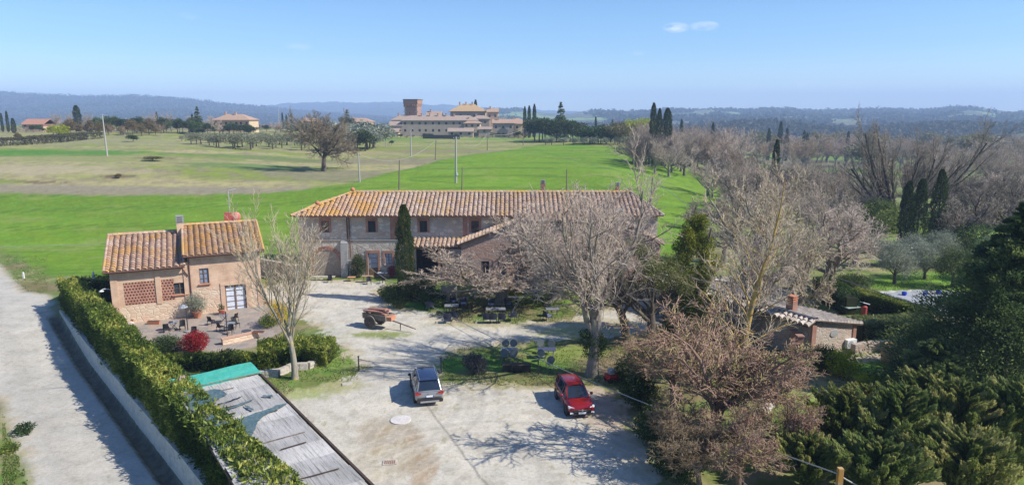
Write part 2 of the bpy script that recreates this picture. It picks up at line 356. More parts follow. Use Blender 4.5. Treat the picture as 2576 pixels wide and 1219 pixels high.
# ---------------- ground: one sheet to the horizon, cut where the kind of ground changes
TOPB = [(1860, 470), (1800, 442), (1700, 414), (1600, 386), (1560, 372), (1450, 363), (1350, 367), (1200, 387), (1100, 404), (1000, 430), (880, 461), (760, 478), (640, 488), (450, 490), (250, 493), (0, 486), (-250, 482)]
PG = {
 'field': GP([(-350, 560), (-60, 612), (30, 640), (110, 690), (270, 705), (700, 690), (1200, 690), (1700, 640), (1850, 560)]+TOPB),
 'meadow': GP([(-400, 480)]+TOPB[::-1][:-3]+[(1560, 355), (1400, 347), (1200, 343), (900, 333), (650, 328), (400, 330), (100, 331), (-400, 334)]),
 'yard': GP([(880, 1300), (1700, 1330), (1640, 1170), (1592, 1075), (1570, 1000), (1500, 962), (1300, 966), (1110, 962), (1100, 930), (1110, 893), (1200, 872), (1330, 862), (1450, 852), (1560, 846), (1720, 850), (1900, 815), (1880, 750), (1700, 745), (1540, 775), (1420, 806), (1290, 812), (1150, 806), (1040, 775), (965, 752), (958, 735), (985, 716), (930, 706), (740, 704), (660, 722), (655, 745), (760, 800), (800, 826), (850, 868), (880, 905), (905, 925), (860, 958), (720, 985), (690, 1010), (700, 1300)]),
 'road': GP([(128, 778), (180, 850), (300, 1020), (440, 1219), (650, 1500), (300, 1800), (130, 1350), (80, 1219), (38, 1110), (0, 1010), (-160, 830), (-700, 640), (-700, 560), (-200, 600), (0, 664), (62, 733), (125, 740), (137, 762)]),
 'terrace': GP([(270, 812), (300, 775), (480, 780), (660, 756), (715, 790), (712, 830), (640, 872), (560, 885), (430, 880), (350, 850)]),
 'court': GP([(1560, 770), (1600, 700), (1760, 690), (1930, 700), (2010, 760), (2010, 850), (1940, 880), (1780, 850), (1640, 830)]),
 'path': GP([(1890, 905), (1985, 915), (2000, 935), (1975, 965), (1945, 1000), (1910, 1010), (1905, 990), (1925, 950), (1880, 930)]),
 'path2': GP([(2130, 892), (2270, 885), (2270, 900), (2130, 912)]),
 'pool': GP([(2205, 733), (2310, 728), (2430, 735), (2470, 800), (2380, 800), (2290, 778), (2230, 752)]),
 'lane': GP([(-300, 505), (-300, 470), (0, 478), (100, 481), (100, 486), (0, 500)]),
}
def region_masks(x, y):
    j = (fbm(x*1.1, y*1.1, 21, 4)-.5)
    far = sstep(90, 160, y)
    M_ = {}
    for k, p in PG.items():
        amp = {'road': .5, 'terrace': .15, 'field': .6, 'yard': 1.8, 'path': .5, 'pool': .1, 'court': 1.2}.get(k, 1.)
        M_[k] = sdist(x, y, p)+j*amp*(1+2*far)
    return M_
def mixc(c, d, w): w = np.clip(w, 0, 1)[:, None]; return c*(1-w)+np.array(d)[None]*w
def blob(x, y, px, py, rx, ry, z=None):
    """soft patch centred where the pixel meets the ground; radii in metres"""
    p = G(px, py, z); n = (fbm(x*.9/min(rx, ry)*2, y*.9/min(rx, ry)*2, int(px) % 97, 4)-.5)*1.1
    return sstep(1.25, .55, np.sqrt(((x-p.x)/rx)**2+((y-p.y)/ry)**2)+n)
def ground_color(x, y, M_):
    r = np.hypot(x, y); n1 = fbm(x/9., y/9., 31, 5); n2 = fbm(x/2.2, y/2.2, 37, 4); n3 = fbm(x*1.3, y*1.3, 41, 4); n4 = fbm(x/45., y/45., 43, 4); n5 = fbm(x*3.1, y*3.1, 47, 3)
    c = np.zeros((len(x), 3))+np.array((.155, .19, .055))                                    # rough grass
    c = mixc(c, (.31, .27, .15), sstep(.45, .66, n2)*.8); c = mixc(c, (.09, .19, .03), sstep(.5, .7, n3)*.7)
    c = mixc(c, (.2, .14, .09), sstep(.56, .72, n1)*.6*(r < 140))
    # far country: patchwork of pasture, ploughland and scrub
    fa = sstep(170, 320, r); cell = vnoise(x/95.+n4*2, y/130., 51)
    fc = np.zeros_like(c)+np.array((.17, .16, .085)); fc = mixc(fc, (.15, .24, .045), sstep(.5, .56, cell)); fc = mixc(fc, (.27, .24, .13), sstep(.3, .2, cell)); fc = mixc(fc, (.09, .085, .05), sstep(.52, .66, n1)*.7)
    c = c*(1-fa[:, None])+fc*fa[:, None]
    # meadow
    m = sstep(-1.5, 1.5, M_['meadow']); rn = fbm(x/22., y/7., 61, 5); rr = fbm(x/3.5, y/1.6, 67, 4)
    mc = np.zeros_like(c)+np.array((.285, .285, .105)); mc = mixc(mc, (.2, .25, .05), sstep(.42, .6, rn)); mc = mixc(mc, (.38, .33, .17), sstep(.56, .7, fbm(x/30, y/9, 71, 4))*.8)
    mc = mixc(mc, (.2, .17, .115), sstep(.5, .68, rr)*.55); mc = mixc(mc, (.24, .2, .15), sstep(.55, .7, n2)*.4)
    u, v = x, y
    for px, py, rx, ry, col in ((385, 398, 6, 3, (.13, .11, .05)), (292, 443, 4, 2, (.12, .075, .05)), (110, 458, 5, 1.4, (.13, .09, .06)), (330, 428, 12, 2.2, (.19, .15, .1)), (500, 412, 9, 2, (.17, .16, .09)),
                                (640, 395, 18, 6, (.13, .2, .06)), (700, 425, 22, 4, (.1, .16, .05)), (590, 415, 14, 5, (.13, .21, .06)), (760, 405, 16, 7, (.15, .18, .07)),
                                (450, 478, 70, 4, (.24, .21, .16)), (120, 480, 50, 3, (.25, .22, .15)), (870, 440, 22, 9, (.22, .2, .13)), (1010, 405, 22, 9, (.23, .2, .13)), (1150, 380, 28, 9, (.23, .2, .12)), (860, 385, 18, 7, (.3, .27, .14)),
                                (60, 425, 30, 8, (.37, .32, .2)), (200, 400, 25, 7, (.24, .25, .1)), (1000, 350, 26, 14, (.15, .24, .05)), (1280, 352, 28, 12, (.17, .25, .06)), (400, 360, 60, 14, (.25, .25, .12)), (90, 384, 40, 8, (.07, .2, .025)), (30, 352, 40, 14, (.3, .27, .16))):
        mc = mixc(mc, col, blob(x, y, px, py, rx, ry)*.85)
    c = c*(1-m[:, None])+mc*m[:, None]
    # young corn, vivid green with faint tramlines
    m = sstep(-.6, .6, M_['field']); gc = np.zeros_like(c)+np.array((.15, .245, .02)); gc = mixc(gc, (.12, .2, .02), sstep(.35, .65, n4)*.8)
    gc = mixc(gc, (.165, .28, .03), sstep(.45, .7, fbm(x/14., y/5., 73, 4))*.7); gc = mixc(gc, (.1, .22, .016), sstep(.5, .75, n2)*.55); gc = mixc(gc, (.15, .3, .03), sstep(.5, .7, n5)*.4)
    gc = mixc(gc, (.1, .23, .02), sstep(2.5, .2, M_['field'])*sstep(.3, .6, n3)); gc = mixc(gc, (.21, .22, .08), sstep(.1, .5, 1.3-np.abs(np.hypot(x-20, y-150)*.0+((y-148-.1*x)))/1.)*.0)
    tr = np.abs(((y-.12*x+3*np.sin(x/31.)) % 15.)-7.5); gc = mixc(gc, (.085, .165, .02), (sstep(.6, .2, np.abs(tr-1.0)))*.75*sstep(.3, .5, n1+.1)); gc = mixc(gc, (.2, .25, .06), sstep(.62, .75, fbm(x/6., y/3., 79, 4))*.6); gc = mixc(gc, (.17, .19, .06), sstep(1.6, .3, M_['field'])*sstep(.4, .6, n2)*.7)
    c = c*(1-m[:, None])+gc*m[:, None]
    m = sstep(-.8, 1.2, M_['lane'])*0
    # road: pale rolled gravel
    m = sstep(-.5, .5, M_['road']); s = road_s(x, y)
    rc = np.zeros_like(c)+np.array((.445, .425, .385)); rc = mixc(rc, (.49, .45, .38), sstep(.4, .7, n2)*.3+sstep(.5, .0, np.abs(s-7.8))*.5); rc = mixc(rc, (.39, .365, .32), sstep(1.2, .2, np.abs(s-4.6))*.5*sstep(.3, .6, n1+.2))
    rc = mixc(rc, (.40, .33, .22), sstep(1.2, 0., M_['road'])*sstep(.35, .6, n3)*.7)
    c = c*(1-m[:, None])+rc*m[:, None]
    ins = (s > .15) & (s < 1.0) & (road_t(x, y) > 1); c[ins] = np.array((.17, .15, .115))*(0.6+n5[ins][:, None]*.9)
    ins = (s > 1.0) & (s < 1.25) & (road_t(x, y) > 1); c[ins] = np.array((.34, .33, .27))*(.5+n5[ins][:, None])
    # yard: crushed stone with grass creeping in
    my = M_['yard']+(n5-.5)*1.6+(n3-.5)*1.6; m = sstep(-.35, .3, my); yc = np.zeros_like(c)+np.array((.5, .475, .42))
    yc = mixc(yc, (.53, .49, .41), sstep(.45, .7, n2)*.7); yc = mixc(yc, (.36, .33, .28), sstep(.52, .7, n3)*.5); yc = mixc(yc, (.42, .35, .23), sstep(2.0, .2, my)*sstep(.3, .6, n2)*.8)
    for px, py, rx, ry, col, k in ((985, 1100, 2.2, 2.2, (.30, .235, .16), .9), (1020, 1135, 1.0, 2.4, (.33, .26, .18), .85), (1065, 1175, .8, 2.2, (.34, .25, .16), .85), (960, 1075, 1.6, 1.2, (.38, .32, .23), .7), (980, 1150, 2.2, 2.0, (.42, .36, .25), .6), (1560, 1010, 2.2, 5, (.40, .29, .22), .7), (1540, 1090, 2, 3, (.44, .36, .28), .5),
                                   (800, 970, 3.2, 1.6, (.30, .30, .12), .8), (740, 990, 2.2, 1.2, (.27, .31, .10), .8), (1225, 815, 5, .9, (.33, .31, .17), .7), (960, 842, 2.6, 1.0, (.20, .24, .07), .95), (1120, 955, 2, .8, (.2, .22, .07), .8), (1350, 968, 7, .8, (.33, .29, .16), .9),
                                   (980, 940, 5, 3, (.43, .40, .35), .4), (1440, 835, 4, 2, (.32, .33, .13), .8), (1500, 812, 3.5, 1.6, (.36, .32, .2), .7), (1530, 870, 3, 1.2, (.27, .29, .1), .7)):
        yc = mixc(yc, col, blob(x, y, px, py, rx, ry, 0)*k)
    # tyre ruts swinging in from the drive and turning behind the cars, scuffed stones
    for cpx, cpy, rad in ((700, 1010, 12.5), (1560, 1130, 13.5), (1250, 1290, 9.)):
        q = G(cpx, cpy, 0); dd = np.abs(np.hypot(x-q.x, y-q.y)-rad+(n2-.5)*.5); rt = np.minimum(np.abs(dd-.75), 5); yc = mixc(yc, (.4, .375, .33), sstep(.3, .08, rt)*.45*sstep(.3, .5, n1+.15)); yc = mixc(yc, (.56, .52, .45), sstep(.2, .05, np.abs(rt-.38))*.3)
    n6 = fbm(x*6.5, y*6.5, 53, 3); yc = mixc(yc, (.38, .35, .3), sstep(.62, .74, n6)*.4); yc = mixc(yc, (.56, .53, .47), sstep(.34, .24, n6)*.35); yc = mixc(yc, (.27, .25, .12), sstep(.69, .76, fbm(x*2.3, y*2.3, 57, 4))*.45)
    # the long crack in the concrete
    p0, p1 = G(1085, 1035, 0), G(1180, 1160, 0); dx, dy = p1.x-p0.x, p1.y-p0.y; L = math.hypot(dx, dy); tt = ((x-p0.x)*dx+(y-p0.y)*dy)/L; dd = np.abs(((x-p0.x)*dy-(y-p0.y)*dx)/L+(n3-.5)*.2)
    yc = mixc(yc, (.2, .19, .17), sstep(.09, .03, dd)*(tt > -2)*(tt < L+3)*.75)
    c = c*(1-m[:, None])+yc*m[:, None]
    # lush lawn patches
    for px, py, rx, ry, col, k in ((1180, 915, 3, 1.3, (.11, .25, .03), .95), (1300, 915, 5, 1.6, (.10, .2, .035), .9), (1430, 890, 5, 1.8, (.2, .26, .06), .85), (1050, 770, 4, 1.6, (.09, .23, .03), .95), (1330, 745, 8, 4, (.16, .24, .05), .8), (1550, 915, 3, 3, (.3, .22, .14), .8),
                                   (2300, 710, 9, 4, (.17, .31, .04), .95), (2400, 700, 8, 4, (.16, .3, .04), .9), (2180, 925, 4, 3, (.14, .28, .04), .9), (2050, 985, 4, 3.2, (.27, .27, .12), .9), (2010, 1010, 2, 1.5, (.19, .28, .06), .8), (2080, 960, 3, 2.4, (.33, .27, .15), .7),
                                   (800, 850, 2.2, 4, (.13, .2, .05), .8), (830, 900, 2.2, 3, (.15, .24, .05), .8), (2500, 620, 20, 30, (.2, .3, .06), .7), (2380, 590, 18, 14, (.2, .3, .06), .8)):
        c = mixc(c, col, blob(x, y, px, py, rx, ry)*k*(1-sstep(-.3, .5, my)*.85))
    m = sstep(-.15, .15, M_['terrace']); tcx = np.zeros_like(c)+np.array((.36, .30, .26)); k = vnoise(x*1.1, y*1.1, 5); tcx = mixc(tcx, (.29, .26, .235), sstep(.4, .6, k)); tcx = mixc(tcx, (.42, .29, .21), sstep(1.3, .9, np.abs(M_['terrace']))*.0+sstep(.62, .7, n3)*.5)
    c = c*(1-m[:, None])+tcx*m[:, None]
    m = sstep(-.6, .6, M_['court'])*sstep(.3, .45, n3+.08); c = mixc(c, (.37, .33, .27), m); c = mixc(c, (.15, .12, .08), sstep(.5, .62, n5)*m*.8)
    c = mixc(c, (.37, .235, .17), sstep(-.4, .3, M_['path'])); c = mixc(c, (.42, .36, .26), sstep(-.3, .3, M_['path2'])); c = mixc(c, (.5, .5, .48), sstep(-.1, .1, M_['pool']))
    return c*np.array((1., 1., 1.))
def make_ground():
    az = np.concatenate([np.linspace(-180, -50, 40), np.linspace(-46, 46, 861), np.linspace(50, 176, 38)])*PI/180
    al = np.concatenate([np.linspace(80, 42, 16), np.arange(40, 12, -.11), np.arange(12, 5, -.07), np.arange(5, 1.2, -.045), np.linspace(1.1, .4, 24)])*PI/180
    r = CAM_H/np.tan(al); r = np.concatenate([[.5], r]); A, Rr = np.meshgrid(az, r, indexing='ij'); x = (np.sin(A)*Rr).ravel(); y = (np.cos(A)*Rr).ravel()
    M_ = region_masks(x, y); z = hgt(x, y)
    z = z+(fbm(x*2, y*2, 77, 3)-.5)*.10*(M_['yard'] < 0)*(M_['road'] < 0)*(M_['terrace'] < -.5)
    c = ground_color(x, y, M_); V = np.stack([x, y, z], 1); na, nr = len(az), len(r)
    i, j = np.meshgrid(np.arange(na), np.arange(nr-1), indexing='ij'); i = i.ravel(); j = j.ravel(); i2 = (i+1) % na
    Q = np.stack([i*nr+j, i*nr+j+1, i2*nr+j+1, i2*nr+j], 1)
    cx = x[Q].mean(1); cy = y[Q].mean(1); reg = np.zeros(len(Q), dtype=int)
    for k, n in (('meadow', 1), ('field', 2), ('road', 3), ('yard', 4), ('terrace', 5), ('court', 6), ('path', 7)):
        mk = M_[k][Q].mean(1) > 0
        if k == 'meadow': mk &= cy > 80
        reg[mk] = n
    gm = ground_mat()
    for n, nm in enumerate(('ground', 'meadow', 'green_field', 'road', 'gravel_yard', 'terrace', 'courtyard', 'path')):
        q = Q[reg == n]
        if not len(q): continue
        u, inv = np.unique(q, return_inverse=True); o = np_mesh(nm, V[u], [inv.reshape(q.shape)], gm, col=c[u], smooth=True); tag(o, kind='structure')
make_ground()
# ---------------- hills on the horizon
def hill_mat(name, c1, c2, c3, f1=(.2, .27, .07), fa=.62):
    t = NT(name); o = t.obj(); a = t.noise(.012, 6, o, .6); b = t.noise(.06, 5, o, .7); w = t.noise(.0042, 4, o)
    c = t.mix(t.ramp(b, .35, .65), c1, c2); c = t.mix(t.ramp(a, .5, .66), c, c3); c = t.mix(t.ramp(w, fa, fa+.03), c, f1)
    t.base(c); t.b.inputs['Roughness'].default_value = 1; t.bump(b, 1., 14.); return t.m
def ridge(name, prof, Y0, Y1, zb, mat, rough=6, seed=1, n=520, m=46, lump=1., amp=.25):
    """a long hill whose crest is seen along prof (pixels); foot at Y0, crest at Y1"""
    px = np.linspace(prof[0][0], prof[-1][0], n); py = np.interp(px, [p[0] for p in prof], [p[1] for p in prof])
    a = (px-1288)/F; b = (609.5-py)/F; dy = CP+b*SP; dz = -SP+b*CP
    X1 = a/dy*Y1; Z1 = CAM_H+dz/dy*Y1; t = np.linspace(0, 1.15, m); V = np.zeros((n, m, 3))
    for k, tt in enumerate(t):
        Y = Y0+(Y1-Y0)*tt; x = X1*(Y/Y1); e = min(tt, 1); s = e**1.25 if tt <= 1 else 1-(tt-1)*3
        z = zb+(Z1-zb)*s; nn = fbm(x/260., np.full(n, Y/260.), seed, 5)-.5; z = z+nn*(Z1-zb)*amp*math.sin(min(e, 1)*PI)
        z = z+(fbm(x/38., np.full(n, Y/38.), seed+5, 3)-.45)*rough*(.4+.6*e)*lump
        V[:, k, 0] = x; V[:, k, 1] = Y; V[:, k, 2] = z
    i, j = np.meshgrid(np.arange(n-1), np.arange(m-1), indexing='ij'); i = i.ravel(); j = j.ravel()
    Q = np.stack([i*m+j, (i+1)*m+j, (i+1)*m+j+1, i*m+j+1], 1)
    return tag(np_mesh(name, V.reshape(-1, 3), [Q], mat, smooth=False), kind='structure')
ridge('hills', [(-500, 225), (-100, 230), (0, 232), (60, 237), (150, 241), (240, 243), (330, 241), (420, 246), (500, 252), (560, 261), (640, 267), (700, 274), (800, 283), (900, 290), (1000, 297)], 1500, 3400, -22,
      hill_mat('wooded_hill', (.035, .045, .03), (.065, .06, .045), (.085, .065, .045), (.07, .07, .05), .7), rough=17, seed=3, n=900)
ridge('hills', [(500, 275), (640, 269), (700, 262), (760, 257), (850, 257), (930, 258), (1000, 257), (1080, 263), (1160, 266), (1250, 272), (1400, 279), (1550, 283), (1700, 288), (1800, 290)], 2900, 5600, -22,
      hill_mat('distant_hill', (.04, .055, .04), (.07, .075, .05), (.08, .07, .05), (.15, .18, .08), .6), rough=22, seed=8, n=700, amp=.4)
ridge('hills', [(1150, 285), (1300, 280), (1420, 286), (1500, 281), (1590, 286), (1690, 280), (1780, 276), (1860, 283), (1950, 275), (2030, 281), (2120, 284), (2220, 278), (2310, 283), (2380, 277), (2440, 269), (2500, 277), (2576, 282), (2900, 278), (3200, 280)], 1150, 2700, -16,
      hill_mat('farmed_hill', (.1, .11, .055), (.13, .125, .07), (.19, .16, .1), (.24, .33, .1), .5), rough=9, seed=12, n=900, amp=.55)
ridge('hills', [(1500, 345), (1620, 336), (1740, 322), (1850, 312), (1930, 309), (2010, 316), (2120, 329), (2230, 326), (2330, 316), (2430, 312), (2520, 318), (2700, 312), (2900, 318)], 640, 1080, -20,
      hill_mat('pasture_hill', (.12, .14, .06), (.17, .19, .07), (.2, .18, .1), (.21, .31, .08), .46), rough=4, seed=17, n=500, amp=.3)
# ---------------- vegetation generators (vectorised)
def vnorm(a): return a/np.maximum(np.linalg.norm(a, axis=-1, keepdims=True), 1e-9)
def tubes(P, Rr, k):
    """P (n,m,3) centre lines, Rr (n,m) radii -> verts, quads"""
    n, m, _ = P.shape; T = np.zeros_like(P); T[:, 1:-1] = P[:, 2:]-P[:, :-2]; T[:, 0] = P[:, 1]-P[:, 0]; T[:, -1] = P[:, -1]-P[:, -2]; T = vnorm(T)
    ref = np.where(np.abs(T[:, :1, 2:3]) > .9, np.array([1., 0, 0]), np.array([0, 0, 1.])); A = vnorm(np.cross(T, np.broadcast_to(ref, T.shape))); B = np.cross(T, A)
    an = np.arange(k)*2*PI/k; V = P[:, :, None]+(A[:, :, None]*np.cos(an)[None, None, :, None]+B[:, :, None]*np.sin(an)[None, None, :, None])*Rr[:, :, None, None]
    i, j, q = np.meshgrid(np.arange(n), np.arange(m-1), np.arange(k), indexing='ij'); b = (i*m+j)*k; q2 = (q+1) % k
    Q = np.stack([b+q, b+k+q, b+k+q2, b+q2], -1).reshape(-1, 4); return V.reshape(-1, 3), Q
def cat(parts):
    V = []; Q = []; n = 0
    for v, q in parts: V.append(v); Q.append(q+n); n += len(v)
    return np.concatenate(V), Q
def polyline(rs, P0, D, L, m, wob, trop):
    n = len(P0); P = np.zeros((n, m, 3)); P[:, 0] = P0; d = D.copy(); st = (L/(m-1))[:, None]
    for i in range(1, m):
        d = vnorm(d+rs.normal(0, wob, (n, 3))+np.array([0, 0, trop])); P[:, i] = P[:, i-1]+d*st
    return P
def kids(rs, P, Rr, L, cnt, ang, lr, rr, t0, t1=1., jit=.25, taperlen=.5):
    """children of every branch: origins, directions, lengths, radii"""
    n, m, _ = P.shape; N = n*cnt; idx = np.repeat(np.arange(n), cnt); t = t0+(t1-t0)*((np.tile(np.arange(cnt), n)+rs.rand(N))/cnt)
    f = t*(m-1); i = np.minimum(f.astype(int), m-2); fr = (f-i)[:, None]; o = P[idx, i]*(1-fr)+P[idx, i+1]*fr; T = vnorm(P[idx, i+1]-P[idx, i])
    rp = Rr[idx, i]*(1-fr[:, 0])+Rr[idx, i+1]*fr[:, 0]
    ref = np.where(np.abs(T[:, 2:3]) > .9, np.array([1., 0, 0]), np.array([0, 0, 1.])); A = vnorm(np.cross(T, ref)); B = np.cross(T, A)
    ph = np.tile(np.arange(cnt), n)*2.4+rs.rand(N)*1.6+np.repeat(rs.rand(n)*6.28, cnt); a = ang*(1+rs.normal(0, jit, N))
    d = T*np.cos(a)[:, None]+(A*np.cos(ph)[:, None]+B*np.sin(ph)[:, None])*np.sin(a)[:, None]
    l = L[idx]*lr*(1-taperlen*(t-t0)/(max(t1-t0, 1e-6)))*(1+rs.normal(0, .18, N)).clip(.4, 1.6); return o, vnorm(d), l, np.minimum(rp*rr, rp*.9)
def bare_tree(seed, trunk_h, r0, lv, lean=(0, 0), top=None, twr=.011, twk=3, base_flare=1.35, leader=False, twcut=2):
    """lv: list of (count, angle, length, m, wobble, tropism, radius ratio, t0) per level; length of the first absolute, others ratio.
       returns (trunk and limbs), (fine twigs) as (V, Q)"""
    rs = np.random.RandomState(seed); P0 = np.array([[0, 0, -.15]]); D = vnorm(np.array([[lean[0], lean[1], 1.]])); L = np.array([trunk_h])
    P = polyline(rs, P0, D, L, 8, .05, .02); tt = np.linspace(0, 1, 8); Rr = (r0*(1-.45*tt if not leader else r0*0+1-.93*tt)*(1+(base_flare-1)*np.exp(-tt*14)))[None] if not leader else (r0*(1-.93*tt)*(1+(base_flare-1)*np.exp(-tt*14)))[None]
    wood = [tubes(P, Rr, 9)]; fine = []
    for li, (c, a, l, m, w, tr, rr, t0) in enumerate(lv):
        o, d, L, r = kids(rs, P, Rr, L, c, a, l, rr, t0, 1., taperlen=(.75 if leader and li == 0 else .45))
        P = polyline(rs, o, d, L, m, w, tr); rt = np.linspace(1, .34 if li < len(lv)-1 else .15, m)[None]; Rr = np.maximum(r[:, None]*rt, twr*.45)
        last = li >= len(lv)-twcut
        if last: Rr = np.maximum(Rr, twr*(1-.5*np.linspace(0, 1, m))[None])
        (fine if last else wood).append(tubes(P, Rr, 6 if li == 0 else (4 if not last else twk)))
    return cat(wood), (cat(fine) if fine else None)
def fit(wood, fine, H, Wd):
    a = (fine or wood)[0]; zm = np.percentile(a[:, 2], 99.5); r = np.percentile(np.hypot(a[:, 0]-np.median(a[:, 0]), a[:, 1]-np.median(a[:, 1])), 93); s = np.array([Wd/2/r, Wd/2/r, H/zm])
    return [None if q is None else (q[0]*s, q[1]) for q in (wood, fine)]
def place_tree(name, label, catg, loc, wood, fine, mw, mf, group=None, rz=0, leaves=None, ml=None, top=None, wide=None):
    if top: wood, fine = fit(wood, fine, AT(1288, top, loc.y).z-loc.z, wide)
    t = thing(name, label, catg, loc, rz, group)
    np_mesh('trunk', wood[0], wood[1], mw, t, smooth=True)
    if fine is not None: np_mesh('crown', fine[0], fine[1], mf, t)
    if leaves is not None: np_mesh('crown' if fine is None else 'foliage', leaves[0], [leaves[1]], ml, t, attr=leaves[2])
    return t
def leaves_at(rs, C, N, size, asp=.5, v=None, droop=0, flat=.6):
    """one pointed leaf or leaf spray per centre; N: outward direction"""
    n = len(C); t = vnorm(N+rs.normal(0, flat, (n, 3))+np.array([0, 0, -droop])); up = vnorm(rs.normal(0, 1, (n, 3))); s = vnorm(np.cross(t, up)); L = (size*(.6+.8*rs.rand(n)))[:, None]
    nn = np.cross(t, s); V = np.stack([C-t*L*.5, C+s*L*asp*.5+nn*L*.06, C+t*L*.5, C-s*L*asp*.5+nn*L*.06], 1).reshape(-1, 3); Q = np.arange(n*4).reshape(-1, 4)
    v = rs.rand(n) if v is None else np.clip(v+rs.normal(0, .12, n), 0, 1); return V, Q, np.repeat(v, 4)
def catl(ls):
    V = []; Q = []; A = []; n = 0
    for v, q, a in ls: V.append(v); Q.append(q+n); A.append(a); n += len(v)
    return np.concatenate(V), np.concatenate(Q), np.concatenate(A)
def blobs(rs, centers, radii, n, size, asp=.5, squash=.8, hollow=.55, droop=0, rough=.35):
    """leafy mass: lumps with noisy surfaces; radii (m,) or (m,3)"""
    C = np.asarray(centers, float); Rd = np.asarray(radii, float); Rd = np.stack([Rd, Rd, Rd*squash], 1) if Rd.ndim == 1 else Rd
    w = (Rd[:, 0]*Rd[:, 1])+.01; k = rs.choice(len(C), n, p=w/w.sum()); d = vnorm(rs.normal(0, 1, (n, 3))); a = np.arctan2(d[:, 1], d[:, 0])
    lump = 1+rough*(fbm(a*2.2+k*7.1+20, d[:, 2]*3+k*3.3+20, 5, 3)-.5)*2
    rr = (hollow+(1-hollow)*rs.rand(n)**.6)*lump; p = C[k]+d*Rd[k]*rr[:, None]
    v = .45+.35*(fbm(p[:, 0]*1.7+9, p[:, 2]*2.1+p[:, 1], 15, 3)-.5)*2+.12*rs.normal(0, 1, n); return leaves_at(rs, p, d, size, asp, np.clip(v, 0, 1), droop)
def cypress_leaves(seed, h, r, n, size=.12, z0=.2, pw=.6, top=.75):
    rs = np.random.RandomState(seed); t = rs.rand(n)**.9; z = z0+(h-z0)*t; prof = r*np.minimum(1, .55+t*3)*np.sqrt(np.clip(1-((t-.32)/.69)**2*(t > .32), 0, 1))
    a = rs.rand(n)*2*PI; rr = prof*(.6+.4*rs.rand(n)**.5)*(1+.6*(fbm(a*2.6+30+z*.4, z*1.3+seed, seed, 3)-.5)*2)
    p = np.stack([np.cos(a)*rr, np.sin(a)*rr, z], 1); d = np.stack([np.cos(a)*.35, np.sin(a)*.35, np.ones(n)], 1)
    v = .4+.4*(fbm(a*4+9, z*2.2, 15, 3)-.5)*2; return leaves_at(rs, p, d, size, .42, np.clip(v, 0, 1), 0, .35)
def conifer_leaves(seed, h, r, nb, per, size=.13, z0=.4, up=.25, pw=.8, flat=.3, tipd=.3, wid=.34):
    """layered boughs: every bough is a drooping flat fan of sprays"""
    rs = np.random.RandomState(seed); t = rs.rand(nb)**1.15; t = np.sort(t); z = z0+(h-z0)*t; a = np.arange(nb)*2.4+rs.rand(nb)*.9
    L = r*(1-t)**pw*(.72+.5*rs.rand(nb)); L = np.maximum(L, .25); N = nb*per; b = np.repeat(np.arange(nb), per)
    s = rs.rand(N)**.55; wv = wid*L[b]*(1-.55*s)*(rs.rand(N)-.5)*1.5; ca, sa = np.cos(a[b]), np.sin(a[b])
    rise = up*L[b]*s-tipd*L[b]*s*s+rs.normal(0, .05, N)*L[b]-np.abs(wv)*.25
    p = np.stack([ca*L[b]*s-sa*wv, sa*L[b]*s+ca*wv, z[b]+rise], 1)
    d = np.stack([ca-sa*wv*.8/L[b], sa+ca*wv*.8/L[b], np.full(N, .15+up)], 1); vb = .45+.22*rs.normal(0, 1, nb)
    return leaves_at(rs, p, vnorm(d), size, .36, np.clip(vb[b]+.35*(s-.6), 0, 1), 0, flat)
def simple_trunk(h, r, seed=0, k=7, bend=.05):
    rs = np.random.RandomState(seed); P = polyline(rs, np.array([[0, 0, -.2]]), np.array([[0, 0, 1.]]), np.array([h]), 6, bend, .05); return cat([tubes(P, (r*np.linspace(1.15, .35, 6))[None], k)])
def hedge_leaves(seed, path, w, h, z0, n, size, asp=.45, rough=.22, sun_top=.25, body=None, wave=.35):
    """clipped hedge along path [(x,y)..]: leaves on top and both faces"""
    rs = np.random.RandomState(seed); P = np.array([(p[0], p[1]) for p in path], float); ll = np.r_[0, np.cumsum(np.linalg.norm(np.diff(P, axis=0), axis=1))]
    s = rs.rand(n)*ll[-1]; x = np.interp(s, ll, P[:, 0]); y = np.interp(s, ll, P[:, 1]); e = .3; dx = np.interp(s+e, ll, P[:, 0])-np.interp(s-e, ll, P[:, 0]); dy = np.interp(s+e, ll, P[:, 1])-np.interp(s-e, ll, P[:, 1]); q = np.hypot(dx, dy)+1e-9; nx, ny = -dy/q, dx/q
    hh = h*(1+wave*.3*(fbm(s*.35, s*0+seed, seed, 3)-.5)*2) if not callable(h) else h(s)
    ww = w*(1+wave*(fbm(s*.5+40, s*0+seed, seed+3, 3)-.5)*2)
    zb = z0(x, y) if callable(z0) else z0
    per = np.r_[0, 1, 1+w/(2*(h if not callable(h) else 3))*2, 2+w/(h if not callable(h) else 3)]; u = rs.rand(n)*per[-1]
    side = np.where(u < 1, -1, np.where(u > per[2], 1, 0)); topm = side == 0
    across = np.where(topm, (rs.rand(n)-.5)*ww, side*ww/2); zz = np.where(topm, hh, hh*np.where(side < 0, u, u-per[2]))
    bulge = rough*(fbm(s*1.4, zz*1.4+across*2+seed, seed+9, 4)-.5)*2; ins = -rs.rand(n)**2*.3
    across = across+np.where(topm, 0, side*(bulge+ins)); zz = zz+np.where(topm, bulge*1.3+ins*.7, 0)
    p = np.stack([x+nx*across, y+ny*across, zb+zz], 1); d = np.stack([nx*side, ny*side, np.where(topm, 1., .35)], 1)
    v = .42+.5*(fbm(s*1.1, across*1.2+zz+7, seed+13, 3)-.5)*2+.5*(fbm(s*.22, zz*.2+3, seed+17, 2)-.5)*2+sun_top*topm; return leaves_at(rs, p, vnorm(d+np.array([.2, -.1, 0])), size, asp, np.clip(v, 0, 1), 0, .55)  # top leaves shifted paler: sunlight put into the leaf colour
